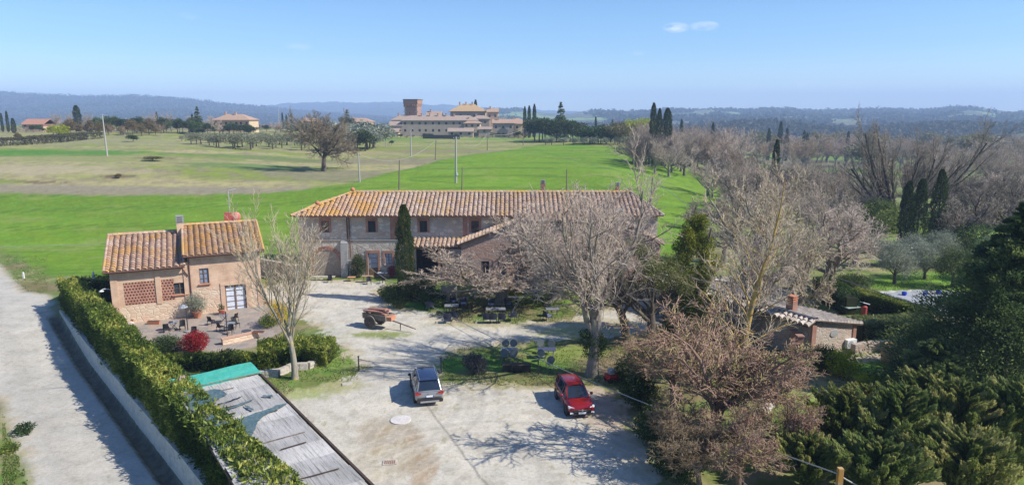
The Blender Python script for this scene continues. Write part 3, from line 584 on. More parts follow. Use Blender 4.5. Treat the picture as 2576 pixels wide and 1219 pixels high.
def hedge_core(path, w, h, z0):
    mb = MB()
    for (ax, ay), (bx, by) in zip(path[:-1], path[1:]):
        c = ((ax+bx)/2, (ay+by)/2); L = math.hypot(bx-ax, by-ay); za = z0(np.array([c[0]]), np.array([c[1]]))[0] if callable(z0) else z0
        mb.box((c[0], c[1], za+h/2), (L+.05, w, h), math.atan2(by-ay, bx-ax))
    return mb
BK_P = bark('pale_bark', (.37, .335, .27), (.2, .175, .135), (.5, .36, .1), .64); BK_G = bark('grey_bark', (.3, .26, .21), (.17, .145, .12), (.33, .3, .19), .6); BK_D = bark('dark_bark', (.13, .105, .08), (.07, .055, .045), (.16, .15, .09), .64)
BK_B = bark('brown_bark', (.26, .17, .12), (.15, .1, .075)); TW_P = bark('ivory_twigs', (.62, .52, .37), (.44, .35, .23)); TW_G = bark('grey_twigs', (.47, .38, .3), (.31, .24, .18)); TW_R = bark('russet_twigs', (.41, .265, .19), (.28, .17, .12), (.33, .27, .12), .56)
TW_PK = bark('pinkish_twigs', (.6, .49, .395), (.42, .33, .26)); TW_D = bark('brown_grey_twigs', (.2, .165, .135), (.13, .11, .09)); BK_O = bark('lichen_bark', (.34, .26, .15), (.2, .15, .1), (.5, .33, .09), .45)
TW_O = bark('budding_twigs', (.3, .22, .13), (.2, .15, .1))
F_DK = foliage('dark_conifer', (.035, .07, .03), (.115, .18, .055), (.3, .34, .11), .45); F_CY = foliage('cypress_green', (.02, .04, .012), (.06, .085, .02), (.12, .13, .035)); F_YG = foliage('golden_conifer', (.09, .12, .015), (.24, .26, .03), (.42, .38, .05), .4)
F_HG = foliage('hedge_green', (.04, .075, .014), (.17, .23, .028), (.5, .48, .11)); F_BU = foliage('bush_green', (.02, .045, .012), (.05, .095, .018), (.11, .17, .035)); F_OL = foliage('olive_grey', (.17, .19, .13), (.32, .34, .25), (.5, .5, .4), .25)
F_RD = foliage('red_leaves', (.2, .015, .015), (.42, .02, .025), (.55, .05, .04)); F_YE = foliage('yellow_blossom', (.45, .3, .01), (.6, .42, .015), (.7, .55, .03)); F_YB = foliage('lime_shrub', (.22, .27, .01), (.45, .47, .02), (.62, .56, .03), .35)
F_CL = foliage('clipped_laurel', (.03, .055, .014), (.09, .13, .03), (.3, .32, .14)); F_RU = foliage('rusty_leaves', (.13, .1, .04), (.23, .16, .06), (.3, .2, .07)); F_LG = foliage('lavender_grey', (.05, .055, .05), (.11, .11, .11), (.19, .18, .18))
F_LM = foliage('leyland_green', (.07, .115, .03), (.2, .26, .065), (.48, .46, .16), .45)
# ---------------- building materials
T_OR = tiles('orange_roof_tiles', (.42, .27, .18), (.50, .33, .22), (.55, .44, .35), (.54, .31, .09), .68)
T_PK = tiles('pinkish_roof_tiles', (.37, .26, .19), (.48, .35, .265), (.52, .43, .35), (.46, .3, .14), .42)
T_MX = tiles('mixed_roof_tiles', (.40, .28, .21), (.50, .38, .30), (.54, .46, .38), (.5, .32, .13), .42)
T_GY = tiles('grey_roof_tiles', (.32, .27, .23), (.42, .36, .31), (.48, .43, .37), (.36, .3, .18), .3)
T_OM = tiles('warm_roof_tiles', (.42, .27, .19), (.52, .36, .26), (.56, .45, .36), (.54, .31, .1), .52)
UNDER = plain('roof_underlay', (.11, .07, .05), .95); WOOD_D = plain('dark_wood', (.07, .045, .03), .7); WOOD_B = plain('brown_wood', (.2, .12, .07), .7); IRON = plain('dark_iron', (.045, .045, .05), .5, spec=.4)
COPPER = plain('copper_pipe', (.13, .065, .05), .5); WHITE = plain('white_paint', (.72, .72, .7), .5, var=.08, bump=0); TERRA = plain('terracotta', (.45, .19, .11), .85); PLASTER = plain('pale_plaster', (.5, .42, .33), .9)
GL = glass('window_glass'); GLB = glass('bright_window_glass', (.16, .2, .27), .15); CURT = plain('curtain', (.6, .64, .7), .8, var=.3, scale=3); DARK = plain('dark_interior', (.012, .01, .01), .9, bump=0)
ST_M = stone('rubble_stone_wall', (.64, .6, .52), (.36, .33, .285), (.5, .39, .3), (.4, .36, .3), (.42, .29, .22), bamt=.66, scale=2.5)
ST_H = stone('cream_stone_wall', (.68, .55, .40), (.58, .43, .30), (.6, .38, .26), (.62, .48, .35), None, scale=3.2)
ST_W = stone('wing_wall', (.5, .4, .35), (.46, .33, .27), (.52, .32, .24), (.46, .36, .3), (.52, .31, .23), bamt=.44)
BR_H = brickm('pink_brickwork', (.68, .46, .31), (.6, .37, .24), (.66, .52, .38)); BR_R = brickm('red_brickwork', (.42, .2, .14), (.34, .16, .11), (.38, .28, .22))
CONC = patchy('grey_concrete', (.3, .3, .29), (.22, .22, .215), (.36, .355, .34), 1, 9); PALE = patchy('pale_stone', (.55, .5, .42), (.44, .39, .32), (.3, .27, .22), 1.4, 8)

def tile_roof(name, o, u, s, Lu, Ls, mat, parent, row=.5, step=.42, seed=1, clip=None, label=None, wob=.02):
    """o: lower corner, u: along the eave, s: up the slope. Real barrel rows with stepped tiles. clip(a,b)->bool keeps a cell (a along u, b up the slope, metres)"""
    o = Vector(o); u = Vector(u).normalized(); s = Vector(s).normalized(); nrm = u.cross(s); nrm = nrm if nrm.z > 0 else -nrm
    rs = np.random.RandomState(seed); nr = max(1, round(Lu/row)); rw = Lu/nr; ns = max(1, round(Ls/step)); sp = Ls/ns; K = 8
    prof = [(0, .0), (.10, .0), (.16, .07), (.32, .135), (.5, .155), (.68, .135), (.84, .07), (.90, .0), (1.0, .0)]
    V = []; Q = []; A = []; jit = rs.normal(0, wob, (nr, 1))+rs.normal(0, wob*.5, (nr, ns+1))
    for i in range(nr):
        for j in range(ns):
            if clip and not clip((i+.5)*rw, (j+.5)*sp): continue
            v = rs.rand(); n0 = len(V); lift = rs.normal(0, .008); g = rs.normal(0, .012)
            for jj, (b, dz) in enumerate(((j*sp-.03, .05+lift), ((j+1)*sp, .0))):
                for k, (f, h) in enumerate(prof):
                    w = rw*(f-.5)*(1.04 if jj == 0 else .96)+(i+.5)*rw+jit[i, j+jj]+g
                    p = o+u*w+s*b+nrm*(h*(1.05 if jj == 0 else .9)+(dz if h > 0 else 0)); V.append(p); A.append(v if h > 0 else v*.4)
            for k in range(K): Q.append((n0+k, n0+k+1, n0+K+1+k+1, n0+K+1+k))
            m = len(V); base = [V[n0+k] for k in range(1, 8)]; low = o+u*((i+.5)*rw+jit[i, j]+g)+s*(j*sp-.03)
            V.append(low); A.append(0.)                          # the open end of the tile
            for k in range(1, 7): Q.append((n0+k, n0+k+1, m, m))
    V = np.array([tuple(p) for p in V]); Q = np.array(Q); tri = Q[:, 2] == Q[:, 3]
    r = np_mesh(name, V, [Q[~tri], Q[tri][:, :3]], mat, parent, attr=A)
    if label: r['label'] = label
    return r
def ridge_caps(name, a, b, mat, parent, r=.14, n=None, seed=0):
    a = Vector(a); b = Vector(b); L = (b-a).length; n = n or max(2, int(L/.42)); d = (b-a)/n; t = d.normalized(); sd = t.cross(Vector((0, 0, 1))).normalized(); up = sd.cross(t); rs = np.random.RandomState(seed); V = []; Q = []; A = []
    for i in range(n):
        v = rs.rand(); m = len(V)
        for j, (f, rr) in enumerate(((0, r*1.08), (1.08, r*.92))):
            c = a+d*(i+f)
            for k in range(7): an = PI*k/6; V.append(tuple(c+sd*math.cos(an)*rr*1.1+up*(math.sin(an)*rr))); A.append(v)
        for k in range(6): Q.append((m+k, m+k+1, m+7+k+1, m+7+k))
    return np_mesh(name, np.array(V), [np.array(Q)], mat, parent, attr=A)
def wall(mb, o, u, L, z0, z1, holes=(), depth=.3, mi=0, back=True):
    """vertical wall sheet with openings and reveals; o (x,y), u unit direction, inside is to the left of u"""
    o = Vector((o[0], o[1], 0)); u = Vector((u[0], u[1], 0)); n = Vector((-u.y, u.x, 0))
    xs = sorted(set([0, L]+[h[i] for h in holes for i in (0, 1)])); zs = sorted(set([z0, z1]+[h[i] for h in holes for i in (2, 3)]))
    for a, b in zip(xs[:-1], xs[1:]):
        for c, d in zip(zs[:-1], zs[1:]):
            if any(h[0] <= a and b <= h[1] and h[2] <= c and d <= h[3] for h in holes): continue
            mb.add([o+u*a+Vector((0, 0, c)), o+u*b+Vector((0, 0, c)), o+u*b+Vector((0, 0, d)), o+u*a+Vector((0, 0, d))], [(0, 1, 2, 3)], mi)
    for a, b, c, d in [h[:4] for h in holes]:
        q = [o+u*a+Vector((0, 0, c)), o+u*b+Vector((0, 0, c)), o+u*b+Vector((0, 0, d)), o+u*a+Vector((0, 0, d))]
        for i in range(4):
            p, r = q[i], q[(i+1) % 4]; mb.add([p, r, r+n*depth, p+n*depth], [(0, 1, 2, 3)], mi)
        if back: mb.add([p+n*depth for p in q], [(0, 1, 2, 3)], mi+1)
def window(parent, o, u, a, b, c, d, inset=.14, panes=(2, 3), fm=None, pm=None, kind='window', sill=None, fw=.06, label=None):
    """frame and glass set into an opening; local to the wall line o + u"""
    o = Vector((o[0], o[1], 0)); u = Vector((u[0], u[1], 0)); n = Vector((-u.y, u.x, 0)); rz = math.atan2(u.y, u.x); f = MB(); W_ = b-a; H_ = d-c
    P = lambda x, z, dn=0: o+u*x+n*(inset+dn)+Vector((0, 0, z))
    f.box(P((a+b)/2, c+fw/2), (W_, .06, fw), rz).box(P((a+b)/2, d-fw/2), (W_, .06, fw), rz)
    for x in (a+fw/2, b-fw/2): f.box(P(x, (c+d)/2), (fw, .06, H_-2*fw-.004), rz)
    for i in range(1, panes[0]): f.box(P(a+W_*i/panes[0], (c+d)/2, -.01), (fw*1.2, .05, H_-2*fw-.006), rz)
    for i in range(1, panes[1]): f.box(P((a+b)/2, c+H_*i/panes[1], .004), (W_-2*fw-.01, .03, .035), rz)
    w = f.build(kind, fm or WOOD_D, parent)
    MB().box(P((a+b)/2, (c+d)/2, .045), (W_-.02, .012, H_-.02), rz).build('pane', pm or GL, w)
    if sill: MB().box(o+u*((a+b)/2)+n*(-.05)+Vector((0, 0, c-.05)), (W_+.24, .22, .09), rz).build('sill', sill, w)
    if label: w['label'] = label
    return w

# ================= the long farmhouse
FX0, FX1, FY = -24.4, 16.6, 77.0
fh = thing('farmhouse', 'long two storey rubble stone farmhouse with lichened tile roof and gabled front wing', 'farmhouse', (0, FY, 0))
def loc(o): o.parent = fh; o.location = (0, -FY, 0); return o
def fx(px, z): return (px-1288)/F*(FY*CP+(CAM_H-z)*SP)
def fz(py): return AT(1288, py, FY).z
EZ = 7.05
mb = MB(); holes = []; wins = []
for px in (818, 935, 1065, 1195): x = fx(px, 6)-FX0; holes.append((x-.44, x+.44, fz(584), fz(555)))
dx_ = fx(938.5, 1.5)-FX0; lx = fx(977.5, 2)-FX0; holes += [(dx_-.56, dx_+.56, .02, fz(636)), (lx-.4, lx+.4, fz(664), fz(637))]
wall(mb, (FX0, FY), (1, 0), FX1-FX0, -.3, EZ+.15, holes)
for a, b in (((FX1, FY), (0, 1)), ((FX0, FY+10.4), (0, -1))): wall(mb, a, b, 10.4, -.3, EZ+.15, ())
wall(mb, (FX1, FY+10.4), (-1, 0), FX1-FX0, -.3, EZ+.15, ())
loc(mb.build('wall', [ST_M, DARK]))
for i, h in enumerate(holes):
    if i < 4: w = window(fh, (FX0, FY), (1, 0), *h, inset=.2, panes=(2, 2), pm=GL); 
    elif i == 5: w = window(fh, (FX0, FY), (1, 0), *h, inset=.12, panes=(2, 3), fm=plain('blue_grey_paint', (.1, .13, .19), .6), pm=GLB, sill=PALE)
    else:
        w = window(fh, (FX0, FY), (1, 0), h[0], h[1], h[2]+.85, h[3], inset=.12, panes=(1, 3), fm=WOOD_B, pm=GLB, kind='door')
        q = MB().box((FX0+(h[0]+h[1])/2, FY+.13, .45), (h[1]-h[0]-.02, .06, .84)).box((FX0+(h[0]+h[1])/2, FY+.09, .45), (h[1]-h[0]-.3, .03, .6)).build('door_panel', WOOD_B, w)
    w.location = (0, -FY, 0)
# brick surrounds, string course, buttress, arch
for i, h in enumerate(holes):
    a, b = FX0+h[0], FX0+h[1]
    loc(MB().box(((a+b)/2, FY-.025, h[3]+.16), (b-a+.5, .06, .32)).box((a-.13, FY-.022, (h[2]+h[3])/2), (.24, .05, h[3]-h[2]+.01)).box((b+.13, FY-.022, (h[2]+h[3])/2), (.24, .05, h[3]-h[2]+.01)).build('brick_surround', BR_R))
ca = fx(822, 1.5); rr = 1.75; mb = MB()
for k in range(15):
    a = PI*k/14*1.0; mb.box((ca+math.cos(a)*rr, FY-.03, 1.55+math.sin(a)*rr), (.34, .1, .42), ry=-(a-PI/2))
for sx in (-1, 1): mb.box((ca+sx*rr, FY-.028, .7), (.34, .09, 1.75))
loc(mb.build('brick_arch', BR_R))
for px in (1000, 1170, 1260): loc(MB().box((fx(px, 6), FY-.018, 5.6), (1.7 if px != 1170 else .5, .04, 2.6)).build('brick_patch', BR_R))
loc(MB().prism([(ca+math.cos(PI*k/16)*(rr-.2), FY-.015, 1.55+math.sin(PI*k/16)*(rr-.2)) for k in range(17)]+[(ca-rr+.2, FY-.015, -.1), (ca+rr-.2, FY-.015, -.1)][::1], (0, .03, 0)).build('arch_infill', stone('arch_infill_stone', (.42, .37, .3), (.33, .28, .23), (.4, .27, .2), (.3, .26, .22), None, 4)))
loc(MB().box(((FX0+fx(1150, 4))/2, FY-.04, fz(603)), (fx(1150, 4)-FX0, .1, .1)).build('string_course', PALE))
loc(MB().prism([(fx(860, 2), FY, -.2), (fx(860, 2), FY-.75, -.2), (fx(860, 2), FY-.35, 3.9), (fx(860, 2), FY, 4.2)], (.78, 0, 0)).build('buttress', CONC))
for px, z0 in ((873, 4.3), (879, 2.2)): loc(MB().tube([(fx(px, 6), FY-.1, EZ-.1), (fx(px, 6), FY-.1, z0)] if px == 873 else [(fx(px, 6), FY-.16, EZ-.1), (fx(px, 6), FY-.16, 2.2)], .07).build('drainpipe', COPPER))
# roof: front slope, hips, ridge, back
RDY, RZ_ = FY+4.9, 9.15; EY = FY-.7; RX0, RX1 = fx(885, 9)*1.055, 14.2; sl_ = Vector((0, RDY-EY, RZ_-EZ)); Ls = sl_.length; HL = RX0-(FX0-.6); HR = FX1+.6-RX1
def clipf(a, b, L=FX1-FX0+1.2):
    t = b/Ls; return a > HL*t*.98 and a < L-HR*t*.98
Lmain = FX1-FX0+1.2
def half(a0, a1): return lambda a, b: clipf(a+a0, b)
splits = [(0, 9.5, T_OR, 3), (9.5, 22, T_MX, 4), (22, Lmain, T_PK, 5)]
for a0, a1, m_, sd in splits:
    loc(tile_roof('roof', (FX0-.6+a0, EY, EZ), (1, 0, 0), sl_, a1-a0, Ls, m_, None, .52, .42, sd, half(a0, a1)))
le = Vector((FX0-.6, EY, EZ)); lb = Vector((FX0-.6, RDY+5.5, EZ)); lr = Vector((RX0, RDY, RZ_)); re = Vector((FX1+.6, EY, EZ)); rb = Vector((FX1+.6, RDY+5.5, EZ)); rr_ = Vector((RX1, RDY, RZ_))
d = Vector((HL, 0, RZ_-EZ)); Lw = (lb-le).length; hd = d.length
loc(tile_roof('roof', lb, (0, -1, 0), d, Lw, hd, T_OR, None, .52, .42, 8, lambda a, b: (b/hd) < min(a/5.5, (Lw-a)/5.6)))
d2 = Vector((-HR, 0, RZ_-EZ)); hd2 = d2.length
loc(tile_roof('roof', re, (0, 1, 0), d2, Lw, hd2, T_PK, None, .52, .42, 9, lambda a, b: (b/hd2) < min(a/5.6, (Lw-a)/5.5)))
loc(MB().add([le-Vector((0, 0, .02)), re-Vector((0, 0, .02)), rb-Vector((0, 0, .02)), lb-Vector((0, 0, .02)), lr-Vector((0, 0, .03)), rr_-Vector((0, 0, .03))], [(0, 1, 5, 4), (2, 3, 4, 5), (1, 2, 5), (3, 0, 4), (0, 3, 2, 1)]).build('roof_underlay', UNDER))
ra = loc(ridge_caps('ridge_tiles', lr+Vector((0, 0, .08)), rr_+Vector((0, 0, .08)), T_OR, None, .17, seed=2)); loc(ridge_caps('ridge_tiles', le+Vector((0, 0, .1)), lr+Vector((0, 0, .1)), T_OR, None, .15, seed=3)); loc(ridge_caps('ridge_tiles', re+Vector((0, 0, .1)), rr_+Vector((0, 0, .1)), T_PK, None, .15, seed=4))
for p in (lr, le.lerp(lr, .42)): loc(MB().lathe([(.1, 0), (.26, .1), (.3, .25), (.2, .38), (.06, .5)], p+Vector((0, 0, .12)), 8).build('finial', TERRA, smooth=True))
loc(MB().box(((FX0+FX1)/2-5.5, EY-.05, EZ-.03), (Lmain-11.5, .14, .12)).build('gutter', COPPER))
for px, w_, h_ in ((1366, .55, 1.2), (1554, .5, .9)):
    p = AT(px, 486, RDY); c = loc(MB().box((p.x, RDY+.2, RZ_+h_/2-.2), (w_, w_, h_)).build('chimney', BR_R)); 
    q = MB()
    for k in range(4): q.box((p.x, RDY+.2, RZ_+h_-.12+k*.13), (w_*1.05, w_*1.05, .05))
    q.box((p.x, RDY+.2, RZ_+h_+.05), (w_*.5, w_*.5, .5)); q.build('chimney_cap', CONC, c)
# gabled front wing
WX0, WX1, WY = fx(1150, 4.2)+.3, fx(1662, 4.2)-.2, FY-2.6; EZW, TZ = 4.25, 6.85; TXL, TXR = fx(1306, 6.8), fx(1558, 6.8)
mb = MB(); hs = [(2.2, 3.1, .9, 2.3), (6.2, 7.4, .02, 2.4), (10.4, 11.3, .9, 2.3), (15.6, 16.5, .9, 2.3), (9.0, 9.8, 4.1, 5.3), (13, 13.8, 4.1, 5.3)]
wall(mb, (WX0+.35, WY), (1, 0), WX1-WX0-.7, -.2, EZW, [h for h in hs if h[3] < EZW], .25)
gz = lambda x: EZW+(TZ-EZW)*min(1, (x-WX0)/(TXL-WX0), (WX1-x)/(WX1-TXR))-.1
mb.poly([(WX0+.35, WY, EZW), (WX1-.35, WY, EZW), (WX1-.35, WY, gz(WX1-.35)), (TXR, WY, TZ-.15), (TXL, WY, TZ-.15), (WX0+.35, WY, gz(WX0+.35))])
mb.poly([(WX0+.35, WY, -.2), (WX0+.35, WY, gz(WX0+.35)), (WX0+.35, FY, gz(WX0+.35)), (WX0+.35, FY, -.2)]).poly([(WX1-.35, WY, -.2), (WX1-.35, WY, gz(WX1-.35)), (WX1-.35, FY, gz(WX1-.35)), (WX1-.35, FY, -.2)])
loc(mb.build('wing_wall', [ST_W, DARK]))
for h in hs[:4]:
    w = window(fh, (WX0+.35, WY), (1, 0), *h, inset=.1, panes=(2, 3) if h[2] > .5 else (2, 4), fm=WOOD_B, kind='window' if h[2] > .5 else 'door'); w.location = (0, -FY, 0)
for sx, xe, AX in ((1, WX0, TXL), (-1, WX1, TXR)):
    AZ_ = TZ; s_ = Vector((AX-xe, 0, AZ_-EZW)); Lh = FY+.1-(WY-.35); o_ = Vector((xe, WY-.35, EZW)) if sx < 0 else Vector((xe, FY+.1, EZW))
    loc(tile_roof('wing_roof', o_, (0, -1 if sx > 0 else 1, 0), s_, Lh, s_.length, T_PK, None, .5, .42, 11+sx))
    loc(MB().prism([(xe, WY-.35, EZW-.16), (AX, WY-.35, AZ_-.16), (AX, WY-.35, AZ_-.02), (xe, WY-.35, EZW-.02)], (0, Lh, 0)).build('wing_roof_edge', UNDER))
# the main tiles run on down over the wing
p0, p1 = fx(1306, 6.5), fx(1560, 6.5); s2 = Vector((0, -2.9, -.98))
sLR = Vector((0, EY+.35-(WY-.35), EZ+.2-(TZ-.02))); loc(tile_roof('lower_roof', (p0, WY-.35, TZ-.02), (1, 0, 0), sLR, p1-p0, sLR.length, T_PK, None, .52, .42, 15)); loc(MB().prism([(p0, WY-.3, TZ-.05), (p0, EY+.3, EZ+.1), (p0, EY+.3, EZ-.15), (p0, WY-.3, TZ-.25)], (p1-p0, 0, 0)).build('lower_roof_board', UNDER))
# porch
q0, q1 = fx(1040, 3.8), WX0+1.0; s3 = Vector((0, 2.5, .62))
loc(tile_roof('porch_roof', (q0, FY-2.5, 3.85), (1, 0, 0), s3, q1-q0, s3.length, T_MX, None, .5, .42, 17)); loc(MB().prism([(q0, FY-2.5, 3.8), (q0, FY-.02, 4.42), (q0, FY-.02, 4.28), (q0, FY-2.5, 3.66)], (q1-q0, 0, 0)).build('porch_beam', WOOD_D))
for x in (q0+.15, (q0+q1)/2, q1-.2): loc(MB().box((x, FY-2.35, 1.8), (.2, .2, 3.7)).build('porch_post', BR_R))
loc(MB().box((q0+(q1-q0)*.3, FY-.1, 1.9), ((q1-q0)*.5, .1, 3.6)).build('porch_shade', DARK)); loc(MB().box((q0+(q1-q0)*.78, FY-2.2, 1.85), ((q1-q0)*.44, .3, 3.7)).build('porch_wall', ST_W))  # black panel stands in for the shade under the porch roof
o = loc(MB().lathe([(.36, 0), (.36, .05), (.25, .12)], (fx(1556, 7.4), EY-.1, 7.7), 14, axis='y').build('satellite_dish', WHITE))

# ================= the small brick house
U = Vector((.906, .423, 0)); N_ = Vector((-.423, .906, 0)); P0 = Vector((-30.0, 61.7, 0)); HB = -.35
sh = thing('small_house', 'small pink brick house with cream stone base and two stepped orange tiled roofs', 'house', (P0.x, P0.y, 0), math.atan2(U.y, U.x))
LL, LRt, DP = 6.3, 6.3, 6.2
# local frame: x along the front, y to the back
mb = MB(); hl = [(LL-1.35, LL-.28, 1.95, 3.05)]; hr = [(.9, 1.72, 2.75, 4.2), (3.0, 4.85, -.1, 2.35)]
ZL, ZR = 4.75, 5.6
def flats(mbx, x0, L, z0, z1, holes, **k): wall(mbx, (x0, 0), (1, 0), L, z0, z1, holes, **k)
SC = 1.35
flats(mb, -LL, LL, SC, ZL, [(LL-1.35, LL-.28, 1.95, 3.05), (.95, 3.45, 1.38, 3.35), (4.0, 5.02, 1.5, 3.3)][0:1]+[(.95, 3.45, 1.40, 3.45), (3.98, 5.02, 1.5, 3.45)], depth=.22)
flats(mb, 0, LRt, SC+.9, ZR, [hr[0], (3.0, 4.85, SC+.9, 2.35+.01)], depth=.3)
mb.poly([(LRt, 0, HB), (LRt, 2*DP, HB), (LRt, 2*DP, ZR), (LRt, DP, ZR+1.75), (LRt, 0, ZR)]).poly([(0, 0, ZL-1), (0, DP*2, ZL-1), (0, DP*2, ZR), (0, DP, ZR+1.75), (0, 0, ZR)])
mb.poly([(-LL, 0, SC), (-LL, 2*DP, SC), (-LL, 2*DP, ZL), (-LL, DP, ZL+2.05), (-LL, 0, ZL)]).box((0, 2*DP, 2.3), (.01, .01, .01))
mb.poly([(-LL, 2*DP, HB), (0, 2*DP, HB), (0, 2*DP, ZL), (-LL, 2*DP, ZL)]).poly([(0, 2*DP, HB), (LRt, 2*DP, HB), (LRt, 2*DP, ZR), (0, 2*DP, ZR)])
mb.box((-.18, .0-.03, 3.0), (.5, .08, 3.9)).box((4.85+.22, -.03, 1.1), (.42, .08, 2.5)).box((3.0-.2, -.03, 1.1), (.36, .08, 2.5)).box((3.92, -.03, 2.5), (2.6, .08, .26)).box((LRt-.2, -.028, 2.3), (.4, .07, 5.0)).box((-LL+.25, -.03, 2.6), (.55, .08, 4.0))
mb.box((-2.57, -.03, 2.9), (.42, .08, 3.3))
mb.build('brick_wall', [BR_H, DARK], sh)
mb = MB(); flats(mb, -LL, LL, HB, SC, []); flats(mb, 0, LRt, HB, SC+.9, [(3.0, 4.85, HB+.05, SC+.9)], depth=.3); mb.poly([(-LL, 0, HB), (-LL, 2*DP, HB), (-LL, 2*DP, SC), (-LL, 0, SC)]); mb.build('stone_base', [ST_H, DARK], sh)
w = window(sh, (-LL, 0), (1, 0), *hl[0], inset=.12, panes=(2, 2), fm=WOOD_B); MB().box((-.82, -.05, 1.9), (1.4, .16, .08)).build('sill', TERRA, w)
window(sh, (0, 0), (1, 0), *hr[0], inset=.1, panes=(2, 3), fm=WOOD_B, pm=GLB, sill=TERRA)
fd = window(sh, (0, 0), (1, 0), 3.0, 4.85, HB+.06, 2.34, inset=.12, panes=(2, 5), fm=WOOD_B, pm=CURT, kind='french_door', fw=.1)
# pierced brick screens
for a, b, c, d_ in ((-LL+.95, -LL+3.45, 1.40, 3.45), (-LL+3.98, -LL+5.02, 1.5, 3.45)):
    q = MB(); ny = 15; hh = (d_-c)/ny; nx = round((b-a)/.25); ww = (b-a)/nx
    for r_ in range(ny):
        if r_ % 2: q.box(((a+b)/2, .08, c+(r_+.5)*hh), (b-a, .14, hh*.97)); continue
        off = (r_//2 % 2)*.5
        for k in range(nx+1):
            x0 = max(a, a+(k-off)*ww-ww*.26); x1 = min(b, a+(k-off)*ww+ww*.26)
            if x1 > x0+.02: q.box(((x0+x1)/2, .08, c+(r_+.5)*hh), (x1-x0, .14, hh*.99))
    q.build('brick_screen', brickm('screen_bricks', (.5, .22, .15), (.42, .19, .13), (.45, .3, .22)), sh)
# roofs
for (x0, x1, ze, rise, m_, sd) in ((-LL-.45, .0-.25, ZL, 2.05, T_OM, 21), (-.35, LRt+.4, ZR, 1.75, T_OR, 22)):
    sl2 = Vector((0, DP+.55, rise*(DP+.55)/DP)); e = Vector((x0, -.55, ze-rise*.55/DP+.08))
    tile_roof('roof', e, (1, 0, 0), sl2, x1-x0, sl2.length, m_, sh, .5, .42, sd)
    b_ = Vector((x1, 2*DP+.4, ze-rise*.4/DP+.08)); sb = Vector((0, -(DP+.4), rise*(DP+.4)/DP)); tile_roof('roof', b_, (-1, 0, 0), sb, x1-x0, sb.length, m_, sh, .5, .6, sd+5)
    MB().prism([(x0+.03, -.5, ze-rise*.5/DP-.08), (x0+.03, DP, ze+rise-.08), (x0+.03, 2*DP+.35, ze-rise*.35/DP-.08), (x0+.03, 2*DP+.35, ze-rise*.35/DP+.05), (x0+.03, DP, ze+rise+.05), (x0+.03, -.5, ze-rise*.5/DP+.05)], (x1-x0-.06, 0, 0)).build('roof_boards', UNDER, sh)
    ridge_caps('ridge_tiles', (x0, DP, ze+rise+.16), (x1, DP, ze+rise+.16), m_, sh, .17, seed=sd); ridge_caps('verge_tiles', e+Vector((.05, 0, .1)), Vector((x0+.05, DP, ze+rise+.18)), m_, sh, .12, seed=sd+1); ridge_caps('verge_tiles', Vector((x1-.05, -.55, e.z+.1)), Vector((x1-.05, DP, ze+rise+.18)), m_, sh, .12, seed=sd+2)
    MB().tube([(x0, -.6, e.z-.02), (x1, -.6, e.z-.02)], .07, 6).build('gutter', COPPER, sh)
MB().tube([(.1, -.55, ZR-.2), (.1, -.12, ZR-.5), (.1, -.12, HB)], .06).build('drainpipe', COPPER, sh); MB().tube([(-.5, -.5, ZL-.25), (-.3, -.14, ZL-.7), (.0, -.14, ZL-1.1)], .06).build('drainpipe', COPPER, sh)
c = MB().box((-.45, DP-.6, ZL+2.1), (.62, .62, 2.0)).build('chimney', BR_H, sh); q = MB()
for k in range(4): q.box((-.45, DP-.6, ZL+3.15+k*.2), (.7, .7, .1))
for k in (-1, 1):
    for l in (-1, 1): q.box((-.45+k*.28, DP-.6+l*.28, ZL+3.44), (.1, .1, .7))
q.build('chimney_cap', CONC, c)
c = MB().box((4.0, DP+.5, ZR+2.1), (.7, .7, 1.5)).build('chimney', plain('red_metal', (.35, .08, .06), .5), sh)
MB().lathe([(.05, 0), (.3, .05), (.48, .14), (.5, .16)], (4.75, DP+.1, ZR+2.4), 18, axis='y').build('satellite_dish', plain('pink_dish', (.5, .16, .14), .5), sh, smooth=True)
MB().tube([(4.2, DP+.2, ZR+1.5), (4.2, DP+.2, ZR+5.1)], .045, 6).tube([(4.2, DP+.2, ZR+5.1), (4.95, DP+.2, ZR+5.25)], .06, 5).build('aerial', plain('galvanised', (.55, .56, .56), .4, .6), sh)
l_ = MB().tube([(-LL, .4, 2.9), (-LL-.5, .3, 3.05), (-LL-.75, .3, 3.0)], .035).build('wall_lamp', WHITE, sh); MB().lathe([(.03, .12), (.22, 0), (.2, -.02)], (-LL-.8, .3, 2.85), 12).build('lamp_shade', WHITE, l_)

# ================= stone outbuilding on the right
ob = thing('outbuilding', 'low stone outbuilding with pale weathered tile roof beside the clipped hedge', 'outbuilding', (0, 0, 0))
a = G(2036, 903); b = G(2148, 872); ua = (b-a); ua.z = 0; Wd = ua.length; ua.normalize(); na = Vector((-ua.y, ua.x, 0)); LB = 17.
E1, E2 = 3.05, 1.95      # heights at left and right end of the front wall
mb = MB(); q = [a, b, b+na*LB, a+na*LB]
def zz(p, z): return Vector((p.x, p.y, z))
mb.poly([zz(a, -.2), zz(b, -.2), zz(b, E2), zz(a, E1)]).poly([zz(b, -.2), zz(q[2], -.2), zz(q[2], E2), zz(b, E2)]).poly([zz(q[2], -.2), zz(q[3], -.2), zz(q[3], E1), zz(q[2], E2)]).poly([zz(q[3], -.2), zz(a, -.2), zz(a, E1), zz(q[3], E1)])
ST_O = stone('outbuilding_stone', (.44, .38, .32), (.37, .31, .26), (.4, .27, .2), (.42, .35, .29), None, 3.4); mb.build('wall', ST_O, ob)
mb = MB().box(zz(a-na*.03+ua*.22, 1.5), (.5, .12, 3.1), math.atan2(ua.y, ua.x)); mb.build('brick_quoin', BR_R, ob); MB().box(zz(b-na*.03-ua*.2, .9), (.4, .12, 1.9), math.atan2(ua.y, ua.x)).build('brick_quoin', BR_R, ob)
